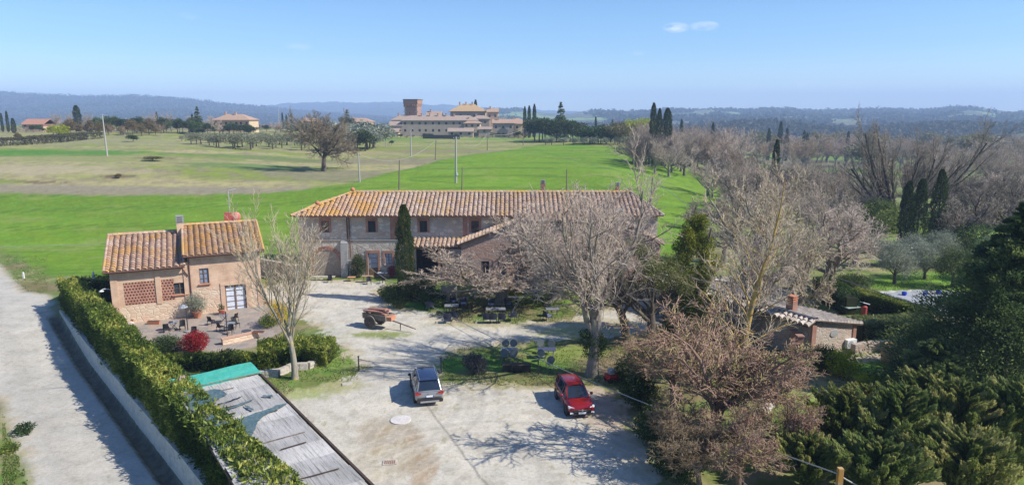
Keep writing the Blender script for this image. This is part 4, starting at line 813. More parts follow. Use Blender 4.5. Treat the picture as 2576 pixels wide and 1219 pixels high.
pn = MB().lathe([(.5, 0), (.5, .06), (.42, .07)], (0, 0, 0), 18, axis='y').build('round_panel', CONC, ob)
pn.location = zz(a+ua*(Wd*.5)-na*.06, 1.6); pn.rotation_euler = (0, 0, math.atan2(ua.y, ua.x)); pn.scale = (1, 1, .55)
e0 = zz(b+ua*.35-na*.35, E2-.0); sl3 = zz(a, E1+.12)-zz(b, E2+.12); 
tile_roof('roof', zz(b+ua*.4-na*.35, E2+.0), na, sl3, LB+.7, sl3.length+.5, T_GY, ob, .45, .42, 31)
t0_ = zz(a-na*.35, E1+.14); tile_roof('roof', zz(a-ua*.9-na*.35, E1-.2), na, (ua*.9+Vector((0, 0, .3))), LB+.7, .95, T_GY, ob, .45, .42, 32)
MB().prism([zz(b+ua*.4-na*.33, E2-.12), zz(a-na*.33, E1+.02), zz(a-ua*.9-na*.33, E1-.34), zz(a-ua*.9-na*.33, E1-.24), zz(a-na*.33, E1+.12), zz(b+ua*.4-na*.33, E2-.02)], na*(LB+.6)).build('roof_boards', UNDER, ob)
ridge_caps('ridge_tiles', t0_+Vector((0, 0, .06)), t0_+na*LB+Vector((0, 0, .06)), T_GY, ob, .15, seed=5)
cp = a+ua*.4+na*2.2; c = MB().box(zz(cp, 3.35), (.6, .6, 1.3), .6).build('chimney', BR_R, ob); q = MB()
for k in range(3): q.box(zz(cp, 4.07+k*.17), (.62, .62, .09), .6)
q.build('chimney_cap', TERRA, c)
def tag_thing(o, l, c, g=None): return tag(o, l, c, g)
ac = thing('air_conditioner', 'white air conditioning unit mounted at the corner of the stone outbuilding', 'air conditioner', G(2137, 878)+Vector((0, 0, .1)), .35)
MB().box((0, 0, .4), (.95, .4, .7)).build('casing', WHITE, ac, bevel=.03); MB().lathe([(.27, 0), (.27, .02)], (-.1, -.22, .4), 18, axis='y').build('fan_grille', plain('grille_grey', (.35, .36, .37), .5), ac)
# low grey wall between the houses, brick wall at the hedge
p, q = G(657, 690), G(742, 706); ds = (q-p).normalized(); tag(MB().box(((p.x+q.x)/2-.6, (p.y+q.y)/2, .95), ((q-p).length+2.4, .3, 1.9), math.atan2(ds.y, ds.x)).box(((p.x+q.x)/2-.6, (p.y+q.y)/2, 1.95), ((q-p).length+2.5, .42, .1), math.atan2(ds.y, ds.x), 1).build('garden_wall', [CONC, PALE]), 'grey rendered garden wall with pale coping between the two houses', 'wall')
# ---------------- hamlet on the hill
R_V = farroof('hamlet_roof', (.40, .27, .19), (.48, .33, .23)); R_V2 = farroof('hamlet_roof_grey', (.36, .27, .21), (.43, .33, .26)); R_O = farroof('hamlet_roof_ochre', (.46, .31, .16), (.52, .36, .2))
W_G = patchy('hamlet_stone', (.36, .30, .245), (.3, .25, .2), (.42, .35, .28), .5, 3); W_Y = patchy('yellow_plaster_and_sunlit', (.58, .44, .28), (.52, .39, .25), (.6, .47, .31), .4, 2); W_P = patchy('pink_plaster', (.5, .32, .24), (.44, .29, .21), (.52, .35, .26), .4, 2); W_B = patchy('tower_brick', (.35, .2, .145), (.29, .165, .12), (.41, .27, .2), .8, 4)
def house(label, px0, px1, pyb, pye, Y, depth, rise, wm, rm, wins=(4, 2), cat_='house', hip=True, rz=0, chim=1, name='house', ext=.5, group=None, sunlit_m=None):
    """px0..px1 front wall in the picture, pyb base, pye eaves; Y distance"""
    A = AT(px0, pyb, Y); B = AT(px1, pyb, Y); ze = AT((px0+px1)/2, pye, Y).z; zb = min(A.z, H1((A.x+B.x)/2, Y))-1; Wd = B.x-A.x; Hh = ze-A.z
    t = thing(name, label, cat_, ((A.x+B.x)/2, Y, A.z), rz, group); w = Wd/2; zb -= A.z
    hs = []; nx, nz = wins; ws = min(1.1, Wd/(nx*2+1)) if nx else 0
    for i in range(nx):
        for k in range(nz):
            cx = Wd*(i+.5)/nx+((i*37 % 5)-2)*.12; zc = Hh*(k+.55)/nz; hs.append((cx-ws/2, cx+ws/2, zc-.65*min(1, Hh/nz/2.6), zc+.65*min(1, Hh/nz/2.6)))
    m = MB(); wall(m, (-w, 0), (1, 0), Wd, zb, Hh, hs, .3); wall(m, (w, 0), (0, 1), depth, zb, Hh, (), mi=2 if sunlit_m else 0); wall(m, (-w, depth), (0, -1), depth, zb, Hh); wall(m, (w, depth), (-1, 0), Wd, zb, Hh)
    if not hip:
        for x in (-w, w): m.poly([(x, 0, Hh), (x, depth, Hh), (x, depth/2, Hh+rise)], 2 if (sunlit_m and x > 0) else 0)
    m.build('wall', [wm, DARK, sunlit_m or wm], t)  # right end wall may get a yellower colour of its own, as if sunlit
    for h in hs: window(t, (-w, 0), (1, 0), *h, inset=.15, panes=(2, 1), fm=WOOD_D, pm=GL, fw=.09)
    e = ext; k = min(depth/2, w)*.95 if hip else -.0; r = MB(); z1 = Hh+rise; Lr = [(-w-e, -e, Hh-.1), (w+e, -e, Hh-.1), (w+e, depth+e, Hh-.1), (-w-e, depth+e, Hh-.1), (-w-e+k, depth/2, z1), (w+e-k, depth/2, z1)]
    r.add(Lr, [(0, 1, 5, 4), (2, 3, 4, 5), (1, 2, 5), (3, 0, 4)]); r.add([(p[0], p[1], p[2]-.28) for p in Lr], [(0, 1, 5, 4), (2, 3, 4, 5), (1, 2, 5), (3, 0, 4)]); r.add([Lr[0], Lr[1], (Lr[1][0], Lr[1][1], Lr[1][2]-.28), (Lr[0][0], Lr[0][1], Lr[0][2]-.28)], [(0, 1, 2, 3)])
    ro = r.build('roof', rm, t)
    for i in range(chim): x = -w*.5+i*w*1.1/max(chim, 1); MB().box((x, depth/2-.8, z1+.1), (.8, .7, 1.6)).box((x, depth/2-.8, z1+1.0), (1.0, .9, .15)).build('chimney', W_P, ro)
    return t
# tower with flared crown
Y = 372; A = AT(1018, 318, Y); B = AT(1051, 318, Y); zt = AT(1035, 251, Y).z; w = (B.x-A.x)/2; tw = thing('tower', 'square red brick tower with flared crown rising over the hamlet', 'tower', ((A.x+B.x)/2, Y, A.z), R(-12)); Ht = zt-A.z
m = MB().box((0, w, Ht*.28), (2*w, 2*w, Ht*.95), taper=.97); z1 = Ht*.74
m.add([(sx*w*k, w+sy*w*k, z) for z, k in ((z1-.02, .972), (z1+1.6, 1.13), (Ht, 1.15)) for sx, sy in ((-1, -1), (1, -1), (1, 1), (-1, 1))], [(0, 1, 5, 4), (1, 2, 6, 5), (2, 3, 7, 6), (3, 0, 4, 7), (4, 5, 9, 8), (5, 6, 10, 9), (6, 7, 11, 10), (7, 4, 8, 11), (8, 9, 10, 11)])
m.build('wall', W_B, tw); MB().box((0, w, Ht+.15), (2.42*w, 2.42*w, .3)).build('parapet', plain('dark_coping', (.16, .12, .1), .9), tw)
q = MB()
for k in range(7): q.box((-w*1.02+k*w*.34, -w*.06, z1+.5), (.3, .9, 1.2), rx=.45)
q.build('corbels', W_B, tw); q = MB()
for k in range(9):
    for s in (-1, 1): q.box((s*w*.93, -.06, 1+k*1.35), (w*.35*(.7+.5*(k % 2)), .14, .7))
q.build('quoins', plain('pale_quoins', (.5, .42, .34), .9), tw); MB().box((w*.1, -.06, Ht*.83), (.5, .1, .9)).build('window', DARK, tw); MB().box((-w*.2, .02, Ht*.5), (.35, .1, .8)).build('window', DARK, tw)
house('long two storey stone row with many small windows and grey brown roof', 1012, 1200, 338, 302, 352, 9, 2.3, W_G, R_V2, (11, 2), 'row house', chim=5, name='row_house', sunlit_m=W_Y)
house('yellow plastered block joined to the right end of the stone row', 1168, 1208, 339, 309, 349, 10, 1.8, W_Y, R_V, (3, 2), chim=1)
house('large hip roofed villa with ochre roof standing highest in the hamlet', 1133, 1220, 305, 279, 376, 15, 3.8, W_G, R_O, (5, 1), 'villa', chim=3, name='villa', ext=.9, sunlit_m=W_Y)
house('pink plastered gabled house right of the villa', 1226, 1253, 305, 281, 372, 9, 1.8, W_P, R_V, (2, 1), hip=False, chim=1)
house('house with shaded loggia and end wall coloured sunlit yellow at the right of the hamlet', 1240, 1292, 333, 309, 345, 8, 1.8, W_G, R_V, (3, 1), hip=False, sunlit_m=W_Y, chim=1)
house('yellow end house right beside the loggia house, under low roof', 1290, 1314, 331, 311, 348, 9, 1.2, W_Y, R_V, (1, 1), hip=False, chim=0)
house('low stone annex in front of the stone row with end coloured sunlit yellow', 1128, 1190, 343, 330, 338, 6, 1.5, W_G, R_V2, (3, 1), 'annex', hip=False, chim=0, sunlit_m=W_Y, name='annex')
house('low tiled shed left of the stone row', 946, 1002, 346, 331, 340, 6, 1.6, W_G, R_V2, (2, 1), 'shed', hip=False, chim=0, name='shed', sunlit_m=W_Y)
house('brown barn with dark open front left of the stone row', 980, 1012, 335, 315, 352, 9, 2.0, W_G, R_V2, (1, 1), 'barn', hip=False, chim=0, name='barn')
house('reddish roofed farmhouse behind the oak, far left of the tower', 865, 935, 318, 306, 390, 10, 2.0, W_P, R_V, (5, 1), chim=1)
house('brown roofed house just left below the tower', 985, 1045, 318, 301, 368, 10, 2.4, W_G, R_V2, (3, 1), chim=1)
house('long low roofed house behind the crown of the oak', 750, 800, 312, 304, 400, 9, 1.6, W_P, R_V, (4, 1), chim=1)
house('small chapel with bell gable between tower and villa', 1073, 1110, 310, 292, 380, 8, 2.6, W_Y, R_V2, (1, 1), 'chapel', hip=False, chim=1, name='chapel')
house('grey stone house right of the villa behind the loggia house', 1186, 1232, 318, 298, 364, 8, 1.6, W_G, R_V2, (2, 1), chim=1)
house('low lean-to with grey roof between yellow block and loggia house', 1204, 1236, 336, 324, 342, 6, 1.0, W_G, R_V2, (1, 1), 'lean-to', hip=False, chim=0, name='lean_to')
house('red roofed house behind the right end of the hamlet', 1283, 1322, 318, 306, 370, 9, 1.8, W_P, R_V, (2, 1), chim=1)
house('two storey country house with red hip roof and arched end coloured sunlit yellow', 535, 628, 322, 301, 330, 12, 2.6, W_P, R_V, (7, 1), 'country house', chim=2, name='country_house', sunlit_m=W_Y)
house('low brick farm building with red roof at the far left', 56, 108, 321, 312, 300, 9, 2.2, W_P, farroof('red_far_roof', (.5, .25, .17), (.42, .22, .15)), (3, 1), 'farm building', hip=False, chim=0, name='farm_building')
house('tiny red roofed house beyond the yellow trees right of the pines', 1575, 1597, 333, 322, 420, 8, 1.6, W_P, R_V, (1, 1), chim=0)
house('house with low roof among cypresses in the valley', 2300, 2345, 357, 345, 600, 9, 2, W_P, R_V, (2, 1), chim=0) if False else None
# green parasol, white tent, pergola, white van at the foot of the hamlet
p = G(1272, 341); t = thing('parasol', 'pale green garden parasol below the loggia house', 'parasol', p); MB().tube([(0, 0, 0), (0, 0, 2.9)], .05).build('pole', IRON, t); MB().lathe([(2.6, 2.1), (2.55, 2.2), (1.3, 2.75), (.05, 3.1)], k=8).build('canopy', plain('green_canvas', (.22, .36, .25), .8), t)
p = G(1420, 345); t = thing('pergola', 'white open pergola with pitched frame in the olive grove', 'pergola', p, R(14)); q = MB()
for x in (-3.8, 0, 3.8):
    for y in (-3, 3): MB().box((x, y, 1.2), (.16, .16, 2.4)).build('post', WHITE, t)
for y in (-3, 3): q.box((0, y, 2.45), (8, .16, .16))
for x in (-3.8, -1.9, 0, 1.9, 3.8): q.box((x, -1.6, 2.85), (.12, 3.3, .12), rx=.24).box((x, 1.6, 2.85), (.12, 3.3, .12), rx=-.24)
q.box((0, 0, 3.25), (8, .14, .14)); q.build('rafters', WHITE, t)
p = G(1497, 352); t = thing('garden_shed', 'small blue grey garden shed between the olive trees', 'shed', p); MB().box((0, 0, 1.2), (3.2, 2.4, 2.6)).build('wall', plain('blue_grey_boards', (.3, .34, .42), .7), t); MB().prism([(-1.8, -1.4, 2.5), (1.8, -1.4, 2.5), (1.8, 1.4, 2.75), (-1.8, 1.4, 2.75)], (0, 0, .12)).build('roof', plain('shed_roof', (.4, .42, .45), .6), t)
p = G(1110, 349); t = tag(MB().box((p.x, p.y, p.z+.8), (17, 1.0, 1.8)).build('dark_net_fence', plain('black_net', (.03, .03, .032), .9)), 'long black netting fence below the stone row', 'fence')
# poles across the fields
CP_ = plain('pole_concrete', (.36, .345, .31), .85); WD_ = plain('pole_wood', (.2, .16, .12), .9); poles = {}
def pole(key, pxt, pyt, pxb, pyb, r, m, label, arm=True, h=None, name='utility_pole', group=None):
    b = G(pxb, pyb); t_ = AT(pxt, pyt, b.y); hh = t_.z-b.z; t = thing(name, label, 'pole', b, 0, group)
    lean = (t_.x-b.x); MB().tube([(0, 0, -.4), (lean*.5, 0, hh*.5), (lean, 0, hh)], [r*1.25, r, r*.75], 8).build('shaft', m, t)
    if arm:
        MB().box((lean, 0, hh-.35), (1.1, .08, .1)).build('crossarm', IRON, t)
        for s in (-.45, .45): MB().lathe([(.03, 0), (.06, .05), (.05, .16), (.02, .2)], (lean+s, 0, hh-.3), 6).build('insulator', WHITE, t)
    poles[key] = Vector((t_.x, t_.y, t_.z-.2)); return t
pole('a', 257, 288, 270, 393, .19, CP_, 'tall pale concrete pole leaning left in the left meadow')
pole('b', 901, 386, 905, 458, .15, CP_, 'grey concrete pole at the edge of the green field, left end of the drooping cable')
pole('c', 1005, 402, 1004, 485, .14, WD_, 'rough wooden pole just behind the farmhouse ridge, left of the pale pole', arm=False)
pole('d', 1033, 322, 1034, 393, .17, CP_, 'pale pole in the meadow below the tower')
pole('e', 1097, 350, 1095, 402, .13, WD_, 'thin pole standing on the upper edge of the green field'  , arm=False)
pe = pole('f', 1147, 344, 1147, 460, .22, CP_, 'thick concrete pole with a white meter box in the green field'); MB().box((.3, -.15, 1.9), (.35, .3, .5)).build('meter_box', WHITE, pe)
pole('g', 1163, 420, 1162, 488, .12, WD_, 'short wooden pole half hidden behind the farmhouse ridge, right of the meter pole', arm=False)
pole('h', 1226, 333, 1226, 378, .13, WD_, 'thin pole near the right end of the hamlet, on the field edge', arm=False)
pole('i', 970, 318, 970, 370, .14, CP_, 'pale pole in front of the low tiled shed'); pole('j', 953, 259, 953, 300, .22, CP_, 'tall pole with crossarms left of the tower'); pole('k', 700, 268, 702, 326, .2, CP_, 'distant pale pole left of the oak crown')
pole('l', 1317, 322, 1316, 366, .13, WD_, 'thin pole right of the hamlet at the olive grove', arm=False); pole('m', 1426, 425, 1425, 488, .12, WD_, 'dark post behind the farmhouse roof under the poplar', arm=False); pole('n', 1642, 445, 1637, 508, .17, WD_, 'dark wooden pole behind the right end of the farmhouse roof', arm=False)
pole('o', 803, 300, 803, 330, .14, CP_, 'small pale pole seen through the oak crown', arm=False)
pole('q', 620, 300, 622, 326, .12, CP_, 'pale lamp pole before the red roofed country house', arm=False)
WIRE = plain('pale_cable', (.4, .39, .36), .6, bump=0); WIRD = plain('grey_cable', (.2, .2, .2), .6, bump=0)
def cable(label, a, b, sag, r=.03, m=None, n=24, cat_='cable', group=None):
    a, b = Vector(a), Vector(b); pts = [a.lerp(b, i/n)-Vector((0, 0, sag*4*(i/n)*(1-i/n))) for i in range(n+1)]
    return tag(MB().tube(pts, r, 5).build('overhead_cable', m or WIRE), label, cat_, group)
cable('pale drooping cable from the left pole up to the thin field pole', poles['b'], poles['e'], 3.2, .028); cable('pale cable running from the thin field pole to the meter pole', poles['e'], poles['f'], 1.2, .026); cable('pale cable sagging from the meter pole to the pole near the hamlet', poles['f'], poles['h'], 3.0, .024)
cable('thin cable from the pale meadow pole to the thin field pole', poles['d'], poles['e'], 2.2, .035); cable('thin cable over the field from the right hamlet pole to the dark wooden pole', poles['h'], poles['n'], 1.0, .025); cable('thin cable between the pole at the hamlet and the grove pole', poles['h'], poles['l'], 1.4, .04)
cable('pale cable across the left field ending at the small house', AT(-420, 612, 70), sh.matrix_world @ Vector((0, 0, 0)) if False else Vector((-36.2, 63.5, 6.4)), .35, .025)
# ---------------- vehicles
TYRE = plain('tyre_rubber', (.02, .02, .02), .85, bump=0); ALLOY = plain('alloy', (.5, .5, .52), .3, .8, bump=0); TRIM = plain('black_trim', (.03, .03, .032), .6, bump=0); CGL = glass('car_glass', (.012, .018, .028), .04)
LENS_R = plain('red_lens', (.4, .01, .01), .2, bump=0, var=.1, spec=.6); LENS_W = plain('clear_lens', (.75, .77, .8), .1, bump=0, var=.1, spec=.8); PLATE = plain('plate_white', (.75, .76, .78), .4, bump=0, var=.03); PBLUE = plain('plate_blue', (.02, .08, .4), .4, bump=0)
def car(name, label, loc_, rz, st, gh, paint, roofm, wheels, width, rails=None, clad=.0, rear_badge=False, facing='rear'):
    """st: stations (x, half width, z sill, z shoulder, z top, top half width); gh: greenhouse stations (x, base half width, z base, roof half width, z roof)"""
    t = thing(name, label, 'car', loc_, rz); V = []; Fc = []; n = 12
    for (x, w, z0, zs, zt, wt_) in st:
        zm = z0+(zs-z0)*.45; V += [(x, -w*.86, z0), (x, -w*.985, z0+.1), (x, -w, zm), (x, -w*.975, zs), (x, -wt_, zt-.02), (x, -wt_*.5, zt+.015), (x, wt_*.5, zt+.015), (x, wt_, zt-.02), (x, w*.975, zs), (x, w, zm), (x, w*.985, z0+.1), (x, w*.86, z0)]
    for i in range(len(st)-1):
        for k in range(n): Fc.append((i*n+k, i*n+(k+1) % n, (i+1)*n+(k+1) % n, (i+1)*n+k))
    b = MB().add(V, Fc+[tuple(range(n)), tuple(range((len(st)-1)*n, len(st)*n))[::-1]]).build('body', paint, t, smooth=True)
    m = b.modifiers.new('soft', 'SUBSURF'); m.levels = m.render_levels = 1
    # greenhouse: glass shell, pillars and roof panel
    g = MB(); V = []
    for (x, wb, zb, wr, zr) in gh: V += [(x, -wb, zb), (x, -wr, zr), (x, wr, zr), (x, wb, zb)]
    Fc = []
    for i in range(len(gh)-1):
        for k in range(3): Fc.append((i*4+k, i*4+k+1, (i+1)*4+k+1, (i+1)*4+k))
    g.add(V, Fc+[(0, 1, 2, 3), tuple(range((len(gh)-1)*4, len(gh)*4))[::-1]]).build('windows', CGL, t, smooth=False)
    rf = MB(); V = []; up = .025
    mid = [s for s in gh if s[4] > gh[0][4]+.25]
    for (x, wb, zb, wr, zr) in mid: V += [(x, -wr-.03, zr-.03), (x, -wr*.8, zr+up), (x, 0, zr+up+.02), (x, wr*.8, zr+up), (x, wr+.03, zr-.03)]
    Fc = [(i*5+k, i*5+k+1, (i+1)*5+k+1, (i+1)*5+k) for i in range(len(mid)-1) for k in range(4)]
    ro = rf.add(V, Fc).build('roof', roofm, t, smooth=True)
    p = MB()
    for i in (0, len(mid)-1):
        s, e = mid[i], (gh[0] if i == 0 else gh[-1])
        for sg in (-1, 1): p.tube([(s[0], sg*(s[3]+.01), s[4]), (e[0], sg*(e[1]+.0), e[2])], .045, 6)
    for s in mid[1:-1][::2]:
        for sg in (-1, 1): p.tube([(s[0], sg*(s[3]+.015), s[4]-.02), (s[0]+.02, sg*(s[1]+.01), s[2])], .035, 6)
    p.build('pillars', paint, t)
    if rails:
        for sg in (-1, 1): MB().tube([(mid[0][0]-.1, sg*(mid[0][3]-.02), mid[0][4]+.03), (mid[0][0]-.25, sg*(mid[0][3]-.02), mid[0][4]+.09), (mid[-1][0]+.25, sg*(mid[-1][3]-.02), mid[-1][4]+.09), (mid[-1][0]+.1, sg*(mid[-1][3]-.02), mid[-1][4]+.03)], .02, 5).build('roof_rail', rails, t)
    for wx in wheels[0]:
        for sg in (-1, 1):
            r = wheels[1]; MB().lathe([(r*1.17, -.03), (r*1.17, .03), (r*1.05, .045)], (wx, sg*(width/2-.02), r), 24, axis='y').build('wheel_arch', TRIM, t)
            w = thing('wheel', None, None, (wx, sg*(width/2-.1), r)); w.parent = t
            a = MB().lathe([(r*.62, -.1), (r*.95, -.1), (r, -.06), (r, .06), (r*.95, .1), (r*.62, .1)], (0, 0, 0), 24, axis='y').build('tyre', TYRE, w, smooth=True)
            q = MB().lathe([(r*.6, -.03), (r*.64, .09*sg), (r*.6, .1*sg)], (0, 0, 0), 20, axis='y').lathe([(.06, 0), (.06, .11*sg)], (0, 0, 0), 10, axis='y')
            for k in range(5): an = k*2*PI/5; q.box((math.cos(an)*r*.33, .1*sg, math.sin(an)*r*.33), (r*.55, .02, .07), ry=-an)
            q.build('rim', ALLOY, w)
    xb, xf = st[0][0], st[-1][0]
    if clad:
        for sg in (-1, 1): MB().box(((xb+xf)/2, sg*(width/2-.01), .34), ((xf-xb)*.56, .04, .2)).build('side_cladding', TRIM, t)
    for sg in (-1, 1):
        gx = gh[-1]; mr = MB().lathe([(.02, -.1), (.09, -.07), (.1, .06), (.03, .1)], (gx[0]-.45, sg*(width/2+.09), gh[-1][2]+.06), 10, axis='y').build('mirror', TRIM if clad else paint, t, smooth=True)
        for hx in (-.05, -1.0): MB().box((gx[0]-.9+hx, sg*(width/2-.005), gh[-1][2]-.16), (.2, .03, .04)).build('door_handle', TRIM, t)
    return t
PS = plain('silver_paint', (.34, .345, .35), .3, .55, var=.03, bump=0, coat=.6); PB = plain('dark_blue_roof', (.025, .04, .09), .22, .2, var=.1, bump=0, coat=.6); PR = plain('dark_red_paint', (.27, .008, .012), .25, .25, var=.08, bump=0, coat=.9)
def x_on(px, D_, z=0): return (px-1288)/F*(D_*CP+(CAM_H-z)*SP)
# silver SUV seen from behind
sv_ = car('parked_car', 'silver grey SUV with dark blue roof parked with its rear to the viewer', (x_on(1072, 43.1), 43.1, 0), R(103),
    [(-2.25, .80, .42, .80, .98, .70), (-2.2, .90, .34, .86, 1.02, .78), (-1.9, .92, .3, .9, 1.04, .80), (-1.2, .925, .28, .92, 1.03, .82), (0, .925, .28, .93, 1.02, .82), (.9, .92, .28, .92, 1.02, .80), (1.35, .915, .29, .88, 1.0, .76), (1.95, .88, .32, .8, .88, .68), (2.2, .78, .38, .68, .76, .6)],
    [(-2.12, .74, 1.0, .70, 1.05), (-1.75, .80, 1.0, .60, 1.60), (-1.2, .82, 1.0, .62, 1.68), (-.3, .83, 1.0, .64, 1.70), (.35, .82, 1.0, .62, 1.66), (.55, .81, 1.0, .60, 1.60), (1.25, .74, 1.0, .7, 1.03)], PS, PB, ((-1.32, 1.33), .36), 1.85, rails=PS, clad=1)
MB().box((-2.27, 0, .42), (.12, 1.66, .26), taper=.96).build('rear_bumper', TRIM, sv_, bevel=.03); MB().box((-2.30, 0, .36), (.1, 1.2, .12)).build('skid_plate', ALLOY, sv_, bevel=.02)
for s in (-1, 1): MB().prism([(-2.2, s*.52, .86), (-2.2, s*.9, .82), (-2.2, s*.9, .98), (-2.2, s*.52, .93)], (-.1, 0, 0)).build('tail_light', LENS_R, sv_); MB().box((-2.3, s*.72, .5), (.05, .16, .06)).build('reflector', LENS_R, sv_)
q = MB().box((-2.33, 0, .72), (.02, .52, .12)).build('number_plate', PLATE, sv_); MB().box((-2.345, .235, .72), (.01, .05, .12)).box((-2.345, -.235, .72), (.01, .05, .12)).build('plate_band', PBLUE, q)
MB().tube([(-2.27, -.78, .62), (-2.27, .78, .62)], .012, 4).tube([(-2.22, -.8, .98), (-2.22, .8, .98)], .012, 4).build('hatch_gap', TRIM, sv_)
for cx_, cw in ((sv_, .935), (rc_ if False else sv_, .935)): pass
for s in (-1, 1): MB().tube([(.75, s*.93, .4), (.8, s*.93, .95)], .01, 4).tube([(-.25, s*.935, .36), (-.25, s*.93, .98)], .01, 4).tube([(-1.0, s*.935, .7), (-1.1, s*.93, .98)], .01, 4).build('door_gap', TRIM, sv_)
MB().lathe([(.06, 0), (.06, .02)], (-2.3, 0, .9), 14, axis='x').build('badge', ALLOY, sv_); MB().box((-1.72, 0, 1.66), (.34, 1.2, .04), ry=-.08).build('spoiler', PB, sv_, bevel=.01); MB().box((-2.05, .1, 1.09), (.03, .6, .03), ry=.5).build('wiper', TRIM, sv_)
# dark red hatchback facing the viewer
rc_ = car('parked_car', 'dark red hatchback parked facing the viewer in the tree shade', (x_on(1443, 41.1), 41.1, 0), R(-80),
    [(-2.02, .74, .42, .8, .98, .66), (-1.95, .86, .33, .84, 1.0, .74), (-1.5, .88, .27, .87, 1.0, .78), (-.6, .885, .25, .89, .99, .79), (.5, .885, .25, .88, .98, .78), (.95, .88, .26, .85, .97, .76), (1.5, .86, .28, .78, .88, .70), (1.9, .8, .32, .68, .77, .62), (2.03, .70, .4, .6, .66, .52)],
    [(-1.98, .7, .98, .62, 1.02), (-1.72, .75, .98, .56, 1.42), (-1.2, .78, .98, .58, 1.50), (-.4, .79, .98, .60, 1.53), (.1, .78, .98, .58, 1.50), (.3, .77, .98, .56, 1.45), (1.08, .70, .96, .66, .99)], PR, PR, ((-1.27, 1.28), .32), 1.77, rails=TRIM)
q = MB().box((2.0, 0, .5), (.1, 1.15, .16)).build('grille', TRIM, rc_, bevel=.02); MB().lathe([(.07, 0), (.07, .02)], (2.06, 0, .57), 12, axis='x').box((2.055, .0, .57), (.015, .55, .025)).build('badge', ALLOY, q)
for s in (-1, 1): MB().prism([(1.86, s*.5, .6), (1.72, s*.82, .64), (1.7, s*.82, .76), (1.84, s*.5, .71)], (.13, 0, 0)).build('headlight', LENS_W, rc_); MB().box((2.0, s*.66, .38), (.06, .2, .1)).build('fog_light', LENS_W, rc_)
q = MB().box((2.09, 0, .40), (.02, .5, .11)).build('number_plate', PLATE, rc_); MB().box((2.102, .225, .40), (.008, .04, .11)).build('plate_band', PBLUE, q); MB().box((2.0, 0, .3), (.1, 1.4, .12)).build('lower_grille', TRIM, rc_, bevel=.02)
MB().box((1.0, .2, 1.02), (.03, .6, .02), rz=.2).build('wiper', TRIM, rc_)
MB().tube([(1.82, -.62, .745), (1.1, -.72, .985)], .01, 4).tube([(1.82, .62, .745), (1.1, .72, .985)], .01, 4).build('bonnet_gap', TRIM, rc_)
for s in (-1, 1): MB().tube([(.75, s*.893, .36), (.75, s*.885, .93)], .01, 4).tube([(-.3, s*.895, .34), (-.3, s*.89, .95)], .01, 4).build('door_gap', TRIM, rc_)

# ---------------- wooden farm cart
RW = patchy('red_brown_planks', (.36, .17, .12), (.28, .13, .09), (.45, .27, .2), 2, 9); OW = patchy('old_wood', (.2, .16, .12), (.13, .1, .08), (.3, .25, .2), 2, 10)
p = G(952, 822); ct = thing('farm_cart', 'old wooden farm cart with red brown load box and long drawbar', 'cart', p, R(-27))
MB().box((0, 0, .86), (2.5, 1.15, .1)).build('bed', OW, ct, bevel=.01); bx_ = MB()
for s in (-1, 1): bx_.box((0, s*.56, 1.1), (2.5, .06, .4))
bx_.box((-1.2, 0, 1.1), (.06, 1.06, .4)).box((1.2, 0, 1.1), (.06, 1.06, .4)); bx_.build('side_boards', OW, ct)
q = MB()
for i, (x, y, z, rz_, l) in enumerate(((-.5, .1, 1.3, .15, 1.5), (.3, -.2, 1.36, -.1, 1.6), (-.2, -.35, 1.5, .1, 1.9), (.2, .3, 1.52, .05, 1.7), (0, 0, 1.64, -.12, 2.1), (.6, .0, 1.2, .5, .9))): q.box((x, y, z), (l, .34, .13), rz_, rx=.1*(i-2), ry=.05*(2-i))
q.build('planks', RW, ct, bevel=.015); MB().box((1.35, .05, 1.0), (.5, .9, .35), .2).build('crate', plain('orange_crate', (.5, .22, .13), .8), ct)
for y in (-.72, .72):
    w = MB().lathe([(.5, -.05), (.6, -.05), (.6, .05), (.5, .05), (.5, -.05)], (-.35, y, .6), 26, axis='y'); w.lathe([(.1, -.12), (.1, .12)], (-.35, y, .6), 10, axis='y')
    for k in range(10): an = k*2*PI/10; w.box((-.35+math.cos(an)*.3, y, .6+math.sin(an)*.3), (.44, .05, .05), ry=-an)
    w.build('wheel', OW, ct)
MB().tube([(-.35, -.8, .6), (-.35, .8, .6)], .05).build('axle', IRON, ct); MB().tube([(1.1, .1, .82), (2.4, .1, .62), (3.9, .1, .35)], [.07, .06, .045]).build('drawbar', OW, ct); MB().tube([(2.3, .1, .6), (2.3, .1, 0)], .045).build('prop', OW, ct)

# ---------------- carport with reed mats and a green sheet
rz_ = math.atan2(-12.6, 9.2); ch = 2.5
c0, c1, c2, c3 = G(655, 943, ch), G(938, 1225, ch), G(497, 985, ch), G(605, 902, ch); dL = (c1-c0); dL.z = 0; dL.normalize(); dW = Vector((dL.y, -dL.x, 0)); dW = -dW if dW.x > 0 else dW; c0 = c0+Vector((0, 0, 0)); CL = 22.; CW = 4.7
cp_ = thing('carport', 'long low carport roofed with weathered grey reed mats and dark net', 'carport', Vector((c0.x, c0.y, 0)), math.atan2(dL.y, dL.x))   # local x: along, y: away from the hedge is negative side
sg = 1 if Vector((-dL.y, dL.x, 0)).dot(dW) > 0 else -1
MAT_ = planks('reed_mat', (.42, .40, .375), (.3, .29, .265), (.13, .125, .11)); MAT2 = planks('reed_mat_light', (.54, .51, .47), (.41, .39, .35), (.2, .19, .16)); NET = patchy('blue_green_net', (.045, .1, .125), (.075, .13, .14), (.16, .2, .2), 1.2, 7)
rs = np.random.RandomState(4); x = 0.; k = 0
